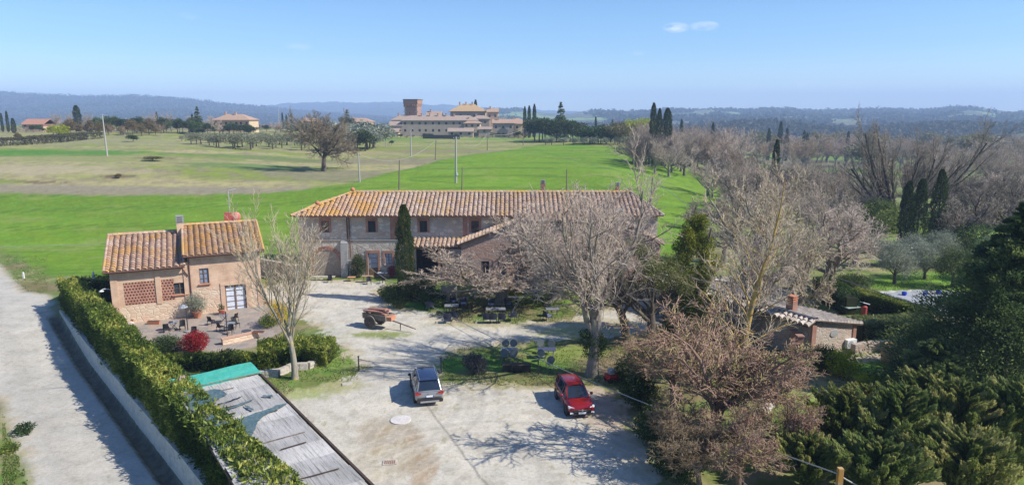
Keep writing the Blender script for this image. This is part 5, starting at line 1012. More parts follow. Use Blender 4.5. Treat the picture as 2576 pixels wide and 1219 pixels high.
while x < CL:
    l = 1.45+rs.rand()*.5; n_ = 9; V = []; sk = rs.normal(0, .12); yy0 = rs.rand()*.12
    for i in range(2):
        for j in range(n_): yy = sg*(.08+yy0+(CW-.1)*j/(n_-1)); V.append((x+i*(l+.06)+(sk*j/(n_-1) if rs.rand() < 1 else 0), yy, ch+.05+.02*(k % 2)+rs.normal(0, .018)+(.03 if i == 0 else 0)))
    F_ = [(j, j+1, n_+j+1, n_+j) for j in range(n_-1)]; m = MB().add(V, F_).build('reed_mat', MAT_ if k % 3 else MAT2, cp_); md = m.modifiers.new('thick', 'SOLIDIFY'); md.thickness = .035; x += l; k += 1
def netpoly(pts, z, nm='net_patch', m=NET):
    rj = np.random.RandomState(len(pts)); pp = []
    for (a_, b_), (c_, d_) in zip(pts, pts[1:]+pts[:1]):
        k_ = max(1, int(math.hypot(c_-a_, d_-b_)/.16)); pp += [(a_+(c_-a_)*i/k_+rj.normal(0, .03), b_+(d_-b_)*i/k_+rj.normal(0, .03)) for i in range(k_)]
    q = MB().poly([(a_, sg*b_, z) for a_, b_ in pp]).build(nm, m, cp_); md = q.modifiers.new('thick', 'SOLIDIFY'); md.thickness = .015; return q
for i in range(9): xx = .9+i*2.4+rs.rand()*1.3; y0_ = rs.rand()*2.2; MB().box((xx, sg*(y0_+1.1+rs.rand()*.8), ch+.125), (.05, 1.2+rs.rand()*1.6, .035), rs.normal(0, .05)).build('batten', WOOD_D if i % 3 else OW, cp_)
netpoly([(1.0, 4.6), (1.0, 2.9), (1.5, 2.6), (2.2, 2.5), (2.6, 3.0), (3.0, 3.5), (3.6, 4.0), (3.7, 4.6)], ch+.16)
netpoly([(5.4, .6), (5.6, .15), (5.9, .7), (6.3, 1.6), (6.9, 2.2), (7.6, 2.5), (8.4, 2.9), (9.2, 3.7), (9.2, 4.6), (6.0, 4.6), (5.9, 4.0), (6.0, 3.2), (5.9, 2.4), (5.7, 1.5)], ch+.16)
netpoly([(3.8, 1.5), (4.0, 2.2), (4.3, 3.2), (4.6, 3.9), (5.2, 4.3), (5.6, 4.0), (5.8, 3.6), (5.6, 3.7), (5.1, 3.9), (4.7, 3.5), (4.4, 2.9), (4.2, 2.1)], ch+.17); netpoly([(4.4, 2.1), (5.3, 1.9), (5.35, 2.0), (4.5, 2.2)], ch+.175); netpoly([(3.6, .9), (3.9, .5), (4.2, .55), (4.0, .75), (3.75, 1.0)], ch+.17); netpoly([(3.1, 1.9), (3.2, 2.0), (3.55, 3.3), (3.4, 3.3)], ch+.17, m=DARK)
GRN = patchy('green_sheet', (.045, .36, .25), (.06, .42, .31), (.12, .4, .32), .7, 3, .6, .8, .08); gs_l = 2.35
g = MB(); n_ = 7
g.add([(-gs_l*(1-i/3)-.05+.25*(j/6), sg*(-.1+CW*1.03*j/(n_-1)), ch+.12+.03*math.sin(j*1.3+i*2)) for i in range(4) for j in range(n_)], [(i*n_+j, i*n_+j+1, (i+1)*n_+j+1, (i+1)*n_+j) for i in range(3) for j in range(n_-1)])
g = g.build('green_sheet', GRN, cp_); md = g.modifiers.new('thick', 'SOLIDIFY'); md.thickness = .03
MB().box((-1.2, sg*4.2, ch+.25), (1.7, .28, .08), .25*sg).build('loose_board', plain('pinkish_board', (.42, .3, .24), .9), cp_); MB().tube([(-.0, sg*-.02, ch+.16), (.05, sg*CW*.5, ch+.2), (0, sg*CW, ch+.16)], .03, 5).build('rope', OW, cp_)
MB().box((CL/2-1.2, sg*-.06, ch-.02), (CL+2.4, .12, .16)).build('beam', WOOD_D, cp_); MB().box((CL/2-1.2, sg*CW, ch-.06), (CL+2.4, .12, .16)).build('beam', WOOD_D, cp_)
for i in range(8): MB().box((i*3.2-1.5, sg*CW/2, ch-.08), (.1, CW, .12)).build('rafter', WOOD_D, cp_); MB().box((i*3.2-1.5, 0, ch/2-.1), (.12, .12, ch)).build('post', WOOD_D, cp_); MB().box((i*3.2-1.5, sg*(CW-.05), ch/2-.1), (.12, .12, ch)).build('post', WOOD_D, cp_)

# ---------------- retaining wall along the road
rw_l = 62.; rwm = stone('retaining_stone', (.66, .6, .5), (.54, .5, .42), (.44, .4, .34), (.6, .55, .46), None, 3.2, stretch=1.2)
q = MB(); rs = np.random.RandomState(2); N__ = 60
for i in range(N__):
    s0 = rw_l*i/N__; s1 = rw_l*(i+1)/N__
    a_ = WA+WD*s0+WN*.02; b_ = WA+WD*s1+WN*.02; j0 = .05*math.sin(i*1.7); j1 = .05*math.sin((i+1)*1.7); t_ = .06+.05*math.sin(i*.9); t2 = .06+.05*math.sin((i+1)*.9)
    inn = -WN*.45; out = WN*.22
    P_ = [(a_[0]+out[0], a_[1]+out[1], -1.9), (b_[0]+out[0], b_[1]+out[1], -1.9), (b_[0]+WN[0]*.0, b_[1]+WN[1]*.0, t2), (a_[0], a_[1], t_), (a_[0]+inn[0], a_[1]+inn[1], t_+j0), (b_[0]+inn[0], b_[1]+inn[1], t2+j1)]
    q.add(P_, [(0, 1, 2, 3), (3, 2, 5, 4)])
tag(q.build('retaining_wall', rwm), 'low pale stone retaining wall running along the road under the hedge', 'wall')

# ---------------- small furniture
CHR = plain('dark_blue_wicker', (.03, .035, .055), .7, scale=30, var=.5); CHB = plain('black_plastic', (.02, .02, .022), .5, bump=0); TBT = plain('slate_grey_top', (.22, .23, .25), .5); CUSH = plain('blue_grey_cushion', (.22, .26, .36), .9); IRG = plain('grey_ironwork', (.2, .22, .23), .6)
def chair(name, label, m, w=.55, h=.9, arms=False, cush=None, group=None, loc_=(0, 0, 0), rz=0):
    t = thing(name, label, 'chair', loc_, rz, group); MB().box((0, 0, .43), (w, w, .06)).build('seat', m, t, bevel=.015)
    b = MB(); V = []
    for i in range(5): a_ = (i-2)/2; V += [(a_*w/2, w/2-.03-.06*(a_*a_)*-1*-1, .44), (a_*w/2*.92, w/2+.07-.05*a_*a_, h)]
    b.add(V, [(2*i, 2*i+2, 2*i+3, 2*i+1) for i in range(4)]); b = b.build('backrest', m, t); md = b.modifiers.new('thick', 'SOLIDIFY'); md.thickness = .04
    for x in (-1, 1):
        for y in (-1, 1): MB().tube([(x*w*.43, y*w*.43, .42), (x*w*.47, y*w*.48, 0)], [.025, .018], 5).build('leg', m, t)
    if arms:
        for x in (-1, 1): MB().box((x*w*.52, -.02, .66), (.05, w*.9, .04)).box((x*w*.52, -w*.4, .54), (.04, .04, .22)).build('armrest', m, t)
    if cush: MB().box((0, -.02, .49), (w*.85, w*.85, .08)).build('cushion', cush, t, bevel=.02)
    return t
def table(name, label, m, lm, w=.8, d=.8, h=.74, rnd=False, loc_=(0, 0, 0), rz=0, group=None, cross=False):
    t = thing(name, label, 'table', loc_, rz, group)
    (MB().lathe([(w/2, 0), (w/2, .04)], (0, 0, h-.04), 20) if rnd else MB().box((0, 0, h-.02), (w, d, .04))).build('tabletop', m, t)
    for x in (-1, 1):
        for y in (-1, 1): MB().tube([(x*w*.36, y*d*.36, h-.05), ((x*w*.36 if not cross else -x*w*.36), y*d*.38, 0)], .02, 5).build('leg', lm, t)
    return t
def Z(k, x, y):
    """pixel of a zoomed crop -> 2576 px picture"""
    x0, y0, s = {5: (300, 750, 2.2163), 6: (1000, 650, 2.032), 7: (1500, 950, 2.438), 8: (2400, 650, 2.032)}[k]; return ((x0+x/s)/1.443, (y0+y/s)/1.443)
# terrace of the small house
gch = 'black garden chairs on the brick terrace'; t0 = None
for x, y, a_, lab in ((675, 1010, 200, 'black chair at the left end of the terrace, nearest the flower boxes'), (805, 990, 20, 'black chair right of the left cafe table'), (1035, 950, 160, 'black chair on the terrace standing in front of the large potted shrub'), (1225, 925, 250, 'black chair pulled back beside the table under the french door'), (1110, 1000, 150, 'black chair at the left side of the round grey table'), (1235, 975, 60, 'black chair between the two terrace tables'), (1190, 1025, 0, 'black chair with its back to the viewer at the parasol pole'), (895, 1045, 10, 'black chair behind the red leaved shrub')):
    p = G(*Z(5, x, y)); 
    if t0 is None: t0 = chair('garden_chair', lab, CHB, .48, .85, group=gch, loc_=p, rz=R(a_))
    else: dup(t0, p, R(a_), lab)
p = G(*Z(5, 735, 990)); table('cafe_table', 'small grey folding table with a white cup at the left of the terrace', TBT, IRON, .75, .75, loc_=p, rz=.4, cross=True); tag(MB().lathe([(.05, 0), (.08, .08), (.07, .08)], p+Vector((0, 0, .745)), 10).build('cup', WHITE), 'small white cup on the left folding table', 'cup')
p = G(*Z(5, 1140, 930)); table('cafe_table', 'grey folding table with pink flowers before the french door', TBT, IRON, .8, .8, loc_=p, rz=.3, cross=True); p5 = p
p = G(*Z(5, 1190, 1000)); table('cafe_table', 'round grey table in the middle of the terrace', TBT, IRON, .9, .9, rnd=True, loc_=p)
p = G(*Z(5, 1320, 1040)); table('cafe_table', 'low dark round table behind the brick bench', plain('dark_top', (.07, .07, .08), .5), IRON, .8, .8, .5, rnd=True, loc_=p)
def closed_parasol(label, loc_, h, cm, pm, r=.22, z0=.8):
    t = thing('parasol', label, 'parasol', loc_); MB().tube([(0, 0, 0), (0, 0, h)], .03, 6).build('pole', pm, t); MB().lathe([(.03, h), (.06, h-.1), (r*.6, h*.6), (r, z0+.25), (r*1.1, z0), (r*.6, z0-.05)], k=9).build('canopy', cm, t, smooth=False); MB().lathe([(.28, 0), (.28, .08), (.06, .12)], k=12).build('base', CONC, t)
closed_parasol('closed white parasol standing in the shaded court left of the small house', G(*Z(5, 105, 705)), 2.5, plain('blue_white_canvas', (.6, .63, .68), .8), WHITE, .38, .3)
for x, y, lab in ((848, 1005, 'dark slim parasol pole with small grey top left of the terrace'), (1167, 1062, 'slim dark parasol pole beside the brick bench')):
    p = G(*Z(5, x, y)); t = thing('parasol', lab, 'parasol', p); MB().tube([(0, 0, 0), (0, 0, 2.35)], .045, 6).build('pole', IRON, t); MB().lathe([(.3, 0), (.3, .1), (.07, .16)], k=12).build('base', CONC, t)
    if x < 900: MB().lathe([(.02, .28), (.3, .1), (.42, .0)], (-.25, 0, 2.2), 8).build('canopy', plain('grey_canvas', (.25, .27, .3), .8), t)
pts = [G(*Z(5, 1130, 1112)), G(*Z(5, 1420, 1048))]; d_ = (pts[1]-pts[0]); d_.z = 0; c_ = (pts[0]+pts[1])/2; bt_ = thing('brick_bench', 'low brick bench with terracotta top at the front of the terrace', 'bench', (c_.x, c_.y, c_.z), math.atan2(d_.y, d_.x))
MB().box((0, .2, .22), (d_.length, .4, .46)).build('base', ST_H, bt_); MB().box((0, .2, .48), (d_.length+.1, .5, .07)).build('seat', plain('terracotta_slab', (.5, .3, .21), .85), bt_)
# pots
def pot(label, loc_, r=.3, h=.45, m=TERRA, box=None):
    t = thing('flower_pot', label, 'flower pot', loc_)
    if box: MB().box((0, 0, h/2), (box[0], box[1], h), taper=1.1).build('trough', m, t); MB().box((0, 0, h+.003), (box[0]*1.02, box[1]*1.0, .02)).build('soil', plain('potting_soil', (.08, .055, .04), .95), t)
    else: MB().lathe([(r*.65, 0), (r*.95, h*.85), (r*1.08, h*.86), (r*1.08, h), (r*.9, h), (r*.88, h*.9), (.02, h*.9)], k=18).build('pot', m, t)
    return t
def bush(name, label, catg, loc_, r, h, n, m, size=.09, seed=1, group=None, squash=None, lumps=6, stems=True, z=0., droop=0, hollow=.5, core=True, asp=.5):
    rs = np.random.RandomState(seed); t = thing(name, label, catg, loc_, 0, group); C = []; Rd = []
    for i in range(lumps): a_ = i*2.4; q_ = .42*r*(i > 0); C.append((math.cos(a_)*q_, math.sin(a_)*q_, z+h*(.5 if i == 0 else .36+.26*rs.rand()))); Rd.append((r*(.75 if i == 0 else .5+.14*rs.rand()), r*(.75 if i == 0 else .5+.14*rs.rand()), h*(.5 if i == 0 else .33+.1*rs.rand())))
    V, Q, A = blobs(rs, C, Rd, n, size, asp=asp, hollow=hollow, droop=droop); V[:, 2] = np.maximum(V[:, 2], .01); np_mesh('foliage', V, [Q], m, t, attr=A)
    if stems:
        P = polyline(rs, np.zeros((7, 3))+rs.normal(0, r*.06, (7, 3))*[1, 1, 0], vnorm(rs.normal(0, .45, (7, 3))*[1, 1, 0]+[0, 0, 1]), np.full(7, (h+z)*.8), 5, .12, 0); v, q = tubes(P, np.full((7, 5), max(.015, r*.025))*np.linspace(1, .5, 5)[None], 4); np_mesh('stems', v, [q], BK_B, t)
    return t
pp = G(*Z(5, 925, 890)); pot('large terracotta pot of the tall feathery shrub at the house wall', pp, .42, .62)
bush('potted_shrub', 'tall feathery grey green shrub growing in the large terracotta pot', 'shrub', pp+Vector((0, 0, .5)), 1.15, 2.0, 3200, F_OL, .1, 3, hollow=.1)
pp = G(*Z(5, 1120, 865)); pot('square terracotta pot with a small round bush by the french door', pp, .3, .5); bush('potted_bush', 'small dark ball shaped bush in the pot left of the french door', 'bush', pp+Vector((0, 0, .42)), .36, .6, 600, F_BU, .06, 4)
for x, y, w_, lab in ((575, 942, 1.0, 'rectangular terracotta trough against the cream stone wall'), (388, 930, .6, 'small terracotta trough at the left corner of the stone wall'), (1370, 1038, .9, 'terracotta tray standing on the brick bench') ):
    pp = G(*Z(5, x, y)); pot(lab, pp if x != 1370 else Vector((c_.x+1.2, c_.y+.7, c_.z+.515)), box=(w_, .3), h=.3 if x != 1370 else .1)
pp = G(*Z(5, 530, 905)); bush('wall_plant', 'thin grey green plant growing at the foot of the stone wall', 'plant', pp, .45, .95, 350, F_OL, .08, 6, hollow=.1)
for i, (x, y, s_, lab) in enumerate(((350, 905, .28, 'white rock at the corner of the small house, topmost of three'), (385, 945, .3, 'white rock nearest the left terracotta trough'), (372, 925, .2, 'smallest white rock between the two larger ones'), (1470, 740, .4, 'pale boulder at the right corner of the small house'), (1490, 775, .3, 'brown rock below the pale boulder at the house corner'))):
    pp = G(*Z(5, x, y)); rs = np.random.RandomState(i); bm = bmesh.new(); bmesh.ops.create_icosphere(bm, subdivisions=2, radius=s_)
    for v in bm.verts: v.co = v.co*(1+.25*(rs.rand()-.5)); v.co.z *= .6
    me = bpy.data.meshes.new('rock'); bm.to_mesh(me); bm.free(); me.materials.append(PALE if i != 4 else TERRA); o = link('rock', me); o.location = pp+Vector((0, 0, s_*.3)); tag(o, lab, 'rock')
bush('flowers', 'pink flowers in a pot on the folding table by the french door', 'flowers', p5+Vector((0, 0, .75)), .22, .35, 250, F_RD, .06, 8, stems=False)
# furniture on the lawn under the trees
glc = 'dark wicker chairs on the lawn'; t0 = None
LC = [(7, 150, 430, 180, 'dark wicker armchair alone at the left edge of the lawn tables'), (7, 303, 540, 185, 'left dark wicker armchair of the pair at the square grey table'), (7, 358, 520, 175, 'right dark wicker armchair of the pair at the square grey table'), (7, 445, 405, 10, 'dark wicker chair under the orange flower pot'), (7, 650, 540, 180, 'dark wicker armchair, first of the row of three beside the gnarled trunk'), (7, 708, 540, 182, 'dark wicker armchair, middle of the row of three beside the gnarled trunk'), (7, 785, 538, 178, 'dark wicker armchair, last of the row of three beside the gnarled trunk'), (7, 845, 410, 90, 'dark wicker chair in front of the lime green bush'), (7, 1190, 520, 120, 'dark wicker chair half hidden behind the low branches'), (7, 690, 415, 0, 'dark wicker chair on the far side of the long grey table'), (7, 880, 520, 200, 'dark wicker chair right of the row of three'), (7, 360, 385, 20, 'dark wicker chair behind the grey table')]
for k_, x, y, a_, lab in LC:
    p = G(*Z(k_, x, y))
    if t0 is None: t0 = chair('wicker_chair', lab, CHR, .66, .98, arms=True, cush=CUSH, group=glc, loc_=p, rz=R(a_))
    else: dup(t0, p, R(a_), lab)
for x, y, w_, lab in ((340, 450, 1.3, 'square grey table before the wooden gate screen'), (730, 480, 1.8, 'long grey table of the three wicker armchairs'), (445, 385, 1.0, 'grey table carrying the orange flower pot'), (860, 375, 1.6, 'grey bench table under the lime green bush'), (1230, 480, 1.2, 'grey table behind the drooping bare branches')):
    table('garden_table', lab, TBT, CHR, w_, .85, loc_=G(*Z(7, x, y)), rz=.05)
pp = G(*Z(7, 445, 380)); pot('orange flower pot standing on the grey lawn table', pp+Vector((0, 0, .75)), .17, .3, plain('orange_glaze', (.6, .16, .06), .5))
p = G(*Z(7, 318, 372)); t = thing('wooden_screen', 'pale wooden lattice screen standing upright behind the lawn tables', 'screen', p, .05); q = MB()
for x in (-.75, 0, .75): q.box((x, 0, .95), (.08, .06, 1.9))
for z in (.1, .7, 1.3, 1.85): q.box((0, .05, z), (1.6, .05, .08))
q.box((-.38, -.04, .95), (.06, .04, 1.9), ry=.4).box((.38, -.04, .95), (.06, .04, 1.9), ry=-.4); q.build('frame', plain('silvery_wood', (.42, .38, .33), .9), t); MB().box((0, .12, .95), (1.5, .02, 1.75)).build('panel', plain('pale_boards', (.4, .36, .3), .9), t)
for x, y, lab in ((926, 822, 'small white garden bench left of the cypress foot'), (1112, 825, 'small white garden bench right of the cypress foot')):
    p = G(*Z(6, x, y+20)); t = thing('white_bench', lab, 'bench', p, .1); MB().box((0, 0, .43), (1.2, .4, .06)).build('seat', WHITE, t)
    for s in (-.5, .5): MB().box((s, 0, .2), (.07, .35, .4)).build('leg', WHITE, t)
# iron table sets with round backed chairs
t0 = None; gi = 'round backed iron chairs on the grass strip'
IC = [(822, 790, 10, 'far left'), (882, 790, -10, 'far right')], [(1130, 790, 10, 'far left'), (1222, 800, -8, 'far right')]
for x, y, a_, lab in ((822, 812, 8, 'round backed iron chair, far left of the left table'), (885, 812, -8, 'round backed iron chair, far right of the left table'), (812, 878, 170, 'round backed iron chair, near left of the left table'), (885, 878, 190, 'round backed iron chair, near right of the left table'), (1130, 812, 8, 'round backed iron chair, far left of the right table'), (1220, 818, -8, 'round backed iron chair, far right of the right table'), (1135, 880, 170, 'round backed iron chair, near left of the right table'), (1210, 945, 190, 'round backed iron chair, near right of the right table')):
    p = G(*Z(7, x, y))
    if t0 is None:
        t0 = thing('iron_chair', lab, 'chair', p, R(a_), gi); MB().lathe([(.25, 0), (.25, .04)], (0, 0, .42), 14).build('seat', IRG, t0); q = MB().lathe([(.30, -.02), (.30, .02)], (0, .26, .78), 18, axis='y'); q.build('backrest', plain('perforated_iron', (.17, .19, .19), .6), t0)
        for sx in (-1, 1):
            for sy in (-1, 1): MB().tube([(sx*.17, sy*.17, .42), (sx*.22, sy*.24, 0)], .018, 5).build('leg', IRG, t0)
    else: dup(t0, p, R(a_), lab)
table('iron_table', 'grey garden table of the left iron chair set', IRG, IRG, 1.3, .75, loc_=G(*Z(7, 850, 850))); table('iron_table', 'grey garden table of the right iron chair set, with dark blue cloth', plain('dark_blue_cloth', (.06, .07, .13), .8), IRG, 1.4, .8, loc_=G(*Z(7, 1180, 850)))
for x, y, w_, lab in ((830, 965, .6, 'square black planter under the left iron table set'), (957, 968, 1.25, 'long black planter trough right of the square black planter')):
    p = G(*Z(7, x, y)); t = thing('planter', lab, 'planter', p, .04); MB().box((0, 0, .28), (w_, .5, .56), taper=1.1).build('trough', CHB, t); MB().box((0, 0, .57), (w_*1.06, .54, .03)).build('soil', plain('potting_soil', (.08, .055, .04)), t)
for px, pt, pb, lab in ((903, 905, 933, 'black iron post at the left side of the drive'), (1110, 905, 937, 'black iron post at the right side of the drive'), (1354, 918, 942, 'black iron post between planter and red car')):
    p = G(px, pb); t = thing('bollard', lab, 'post', p, group='black iron posts of the rope barrier'); MB().tube([(0, 0, 0), (0, 0, 1.1)], .05, 8).build('shaft', IRON, t); MB().lathe([(.07, 0), (.08, .05), (.03, .1)], (0, 0, 1.08), 10).build('cap', IRON, t)
pa, pb_ = G(903, 933)+Vector((0, 0, .95)), G(1110, 937)+Vector((0, 0, .95)); cable('thin dark rope hanging between the two posts of the drive', pa, pb_, .35, .02, WIRD, 16, 'rope')
# covers in the yard
p = G(1008, 1056); tag(MB().lathe([(.63, 0), (.63, .05), (.6, .06), (.24, .065), (.24, .075)], p, 28).lathe([(.1, 0), (.1, .02)], p+Vector((0, 0, .07)), 10).build('manhole_cover', patchy('white_concrete', (.62, .58, .54), (.54, .5, .46), (.46, .42, .38), 2, 12)), 'round pale concrete manhole cover in the gravel yard', 'manhole cover')
p = G(981, 1163); t = thing('drain_grate', 'small rusty square drain grate in the gravel yard', 'drain', p, .1); MB().box((0, 0, .02), (.75, .5, .05)).build('frame', PALE, t); q = MB()
for k in range(6): q.box((-.25+k*.1, 0, .05), (.06, .36, .02))
q.build('grate', plain('rusty_iron', (.25, .14, .1), .8), t)
for x, y, a_, lab in ((1055, 1094-30, .2, None), (874, 966, .3, 'flat pale stone slab lying left of the silver car')):
    if lab: p = G(x, y); tag(MB().box(p+Vector((0, 0, .03)), (.7, .45, .07), a_).build('stone_slab', PALE), lab, 'slab')
p = G(1480, 0+745); p = G(985-7, 743); tag(MB().lathe([(.75, 0), (.75, .05), (.7, .07)], G(958, 751), 20).build('well_cover', CONC), 'round grey concrete cover on the gravel beside the cypress shadow', 'cover')
# benches and tables against the farmhouse
WBT = plain('pink_brown_bench', (.4, .25, .18), .8)
for x0, x1, y, lab, hh, m_ in ((265, 440, 745, 'long thin bench under the brick arch', .45, PALE), (535, 590, 752, 'small orange topped stool between arch and door', .5, plain('orange_top', (.55, .28, .15), .8)), (640, 720, 760, 'wooden table just left of the farmhouse door', .75, WBT), (755, 830, 735, 'grey metal table right of the farmhouse door', .75, plain('grey_metal_top', (.4, .42, .46), .4))):
    p, q = G(*Z(6, x0, y)), G(*Z(6, x1, y)); table('bench' if hh < .7 else 'house_table', lab, m_, IRON, (q-p).length, .55, hh, loc_=(p+q)/2+Vector((0, 0, 0))); COL.objects[-1]
for i, (x, y, a_, lab) in enumerate(((690, 775, 20, 'black chair in front of the wooden table at the door'), (790, 770, -30, 'black chair in front of the grey metal table'), (820, 745, 80, 'black chair right of the grey metal table'), (400, 762, 0, 'black chair before the thin bench'))):
    dup([o for o in S.objects if o.name == 'garden_chair'][0], G(*Z(6, x, y)), R(a_), lab, 'black chairs before the farmhouse')
# road marker, pool, barrel, fire bowl
p = G(60, 700); tag(MB().box(p+Vector((0, 0, .3)), (.16, .12, .7)).prism([p+Vector((-.08, -.06, .65)), p+Vector((.08, -.06, .65)), p+Vector((0, -.06, .75))], (0, .12, 0)).build('marker_post', WHITE), 'small white marker post in the verge at the bend of the road', 'post')
pc = [G(*q) for q in ((2222, 737), (2310, 732), (2420, 738), (2450, 775), (2385, 786), (2290, 770), (2240, 752))]; cx = sum((p for p in pc), Vector())/7; n_ = 48; V = [tuple(cx+Vector((0, 0, .22)))]; rs = np.random.RandomState(3); rg = []
for k in range(3):
    f = (k+1)/3
    for i in range(n_):
        t_ = i/n_*7; a_ = pc[int(t_)]; b_ = pc[(int(t_)+1) % 7]; q = a_.lerp(b_, t_-int(t_)); w_ = .09*math.sin(i*2.3)*f+(.05*rs.normal()); V.append(tuple(cx.lerp(q, f)+Vector((0, 0, .2-.12*(f > .9)+w_))))
F_ = [(0, 1+i, 1+(i+1) % n_) for i in range(n_)]+[(1+k*n_+i, 1+(k+1)*n_+i, 1+(k+1)*n_+(i+1) % n_, 1+k*n_+(i+1) % n_) for k in range(2) for i in range(n_)]
tag(MB().add(V, F_).build('pool_cover', plain('grey_pool_cover', (.42, .43, .44), .35, .1, var=.12, scale=1.2, spec=.5), smooth=True), 'wrinkled silver grey tarpaulin covering the swimming pool', 'pool cover')
BLU = plain('blue_plastic', (.02, .05, .42), .4, bump=0)
for x, y, lab in ((2274, 746, 'blue drum on the pool edge, leftmost of three'), (2327, 744, 'blue drum on the pool edge, middle of three'), (2360, 742, 'blue drum on the pool edge, rightmost of three')):
    p = G(x, y); tag(MB().lathe([(.2, 0), (.24, .04), (.24, .22), (.22, .24), (.24, .27), (.24, .5), (.18, .54)], p, 14).build('blue_drum', BLU), lab, 'drum', 'blue drums on the pool edge')
p = G(2240, 912); t = thing('barrel', 'big weathered straw coloured barrel beside the dark conifer', 'barrel', p); MB().lathe([(.55, 0), (.68, .35), (.72, .75), (.68, 1.15), (.56, 1.5), (.5, 1.5), (.5, 1.42), (.02, 1.42)], k=22).build('staves', patchy('barrel_wood', (.46, .34, .19), (.38, .27, .15), (.5, .4, .25), 3, 12), t, smooth=True)
for z in (.2, .55, .95, 1.3): MB().lathe([(.6+.12*math.sin(z/1.5*PI), -.03), (.615+.12*math.sin(z/1.5*PI), .03)], (0, 0, z), 22).build('hoop', plain('rusty_hoop', (.22, .14, .1), .7), t)
p = G(2172, 800); t = thing('garden_lantern', 'red and white metal stove standing behind the clipped hedge', 'stove', p+Vector((0, 0, 0))); MB().lathe([(.25, 0), (.25, 1.1), (.1, 1.2)], k=12).build('body', plain('red_enamel', (.35, .06, .05), .5), t); MB().box((0, 0, 1.45), (.9, .4, .06), .4, ry=.3).build('lid', WHITE, t)
p = G(2138, 790); tag(MB().box(p+Vector((0, 0, .75)), (1.4, 1.0, .05), .3).tube([p, p+Vector((0, 0, .75))], .05).build('grey_green_table', plain('grey_green', (.36, .42, .38), .6)), 'grey green square table behind the outbuilding roof', 'table')
# courtyard furniture seen through the branches
gcy = 'pale tables in the courtyard under the bare trees'; t0 = None; rs = np.random.RandomState(11)
for i, (x, y, w_, d_) in enumerate(((2575, 350, 1.4, .8), (355, 700, 1.3, .8), (80, 960, 1.4, .9), (60, 1010, 2.2, .8), (200, 950, 1.2, .8), (440, 790, 1.0, .8), (380, 1080, 1.1, .8), (620, 740, 1.3, .8), (840, 750, 1.0, .7), (480, 960, 1.2, .8), (230, 820, 1.2, .8), (310, 760, 1.2, .8))):
    if i == 0: continue
    p = G(*Z(8, x, y)); 
    if t0 is None: t0 = table('courtyard_table', 'pale table in the courtyard half hidden by the bare branches', plain('pale_table_top', (.55, .54, .52), .6), IRON, 1.3, .8, loc_=p, rz=.2, group=gcy)
    else: dup(t0, p, rs.rand()*3)
    for k in range(2):
        q = G(*Z(8, x+rs.normal(0, 22), y+rs.normal(0, 18))); c = [o for o in S.objects if o.name == 'wicker_chair'][0]; dup(c, q, rs.rand()*6, 'dark wicker chair in the courtyard half hidden by the bare branches', 'dark chairs in the courtyard under the bare trees')
gp = [(7, 1700, 440), ]
for x, y, lab in ((2575+0, 0, None), (1330+0, 0, None)): pass
for x, y, h_, lab in ((1250, 235, 2.1, 'left brick gate pillar beside the outbuilding'), (1292, 285, 2.2, 'right brick gate pillar beside the outbuilding')):
    p = G((2250+x/2.001)/1.443, (1150+y/2.001+30)/1.443); tag(MB().box(p+Vector((0, 0, h_/2)), (.42, .42, h_)).box(p+Vector((0, 0, h_+.04)), (.54, .54, .1)).build('gate_pillar', BR_R), lab, 'pillar')
# low rubble walls
def rubble(label, pts, w, h, seed=1, m=None):
    q = MB(); rs = np.random.RandomState(seed)
    for (a_, b_) in zip(pts[:-1], pts[1:]):
        L = (b_-a_).length; n_ = max(2, int(L/.4)); an = math.atan2(b_.y-a_.y, b_.x-a_.x)
        for i in range(n_):
            for lv in range(max(1, int(h/.25))): c_ = a_.lerp(b_, (i+.5)/n_)+Vector((rs.normal(0, .02), rs.normal(0, .03), .12+lv*.25)); q.box(c_, (L/n_*1.02, w*(.9+.2*rs.rand()), .26), an+rs.normal(0, .04), taper=.93)
    return tag(q.build('stone_wall', m or PALE, bevel=.02), label, 'wall')
rubble('low pale rubble wall curving round the foot of the bare poplar', [G(652, 948), G(700, 945), G(735, 930), G(775, 928), G(800, 915)], .4, .5, 1)
rubble('low pale stone edging below the clipped hedge', [G(2145, 888), G(2200, 880), G(2285, 876)], .5, .9, 2, ST_O)
rubble('short pale stone edging right of the brick path', [G(1948, 1010), G(1925, 1035), G(1885, 1050)], .5, .25, 3)
# bench of steps in front of the gate, motor scooter under the hedge
p = G(1545, 958); t = thing('garden_mower', 'small red and grey ride on mower parked beside the poplar trunk', 'mower', p, .3); MB().box((0, 0, .4), (1.3, .6, .35)).build('body', plain('red_mower', (.4, .02, .02), .4), t, bevel=.08); MB().box((-.25, 0, .75), (.4, .45, .35)).build('seat', plain('grey_seat', (.3, .31, .33), .7), t, bevel=.06); MB().tube([(.3, 0, .5), (.15, 0, .95)], .03).lathe([(.18, 0), (.18, .03)], (.15, 0, .95), 12).build('steering_wheel', TRIM, t)
for x in (-.45, .45):
    for y in (-.33, .33): MB().lathe([(.12, -.07), (.2, -.07), (.2, .07), (.12, .07)], (x, y, .2), 14, axis='y').build('wheel', TYRE, t)
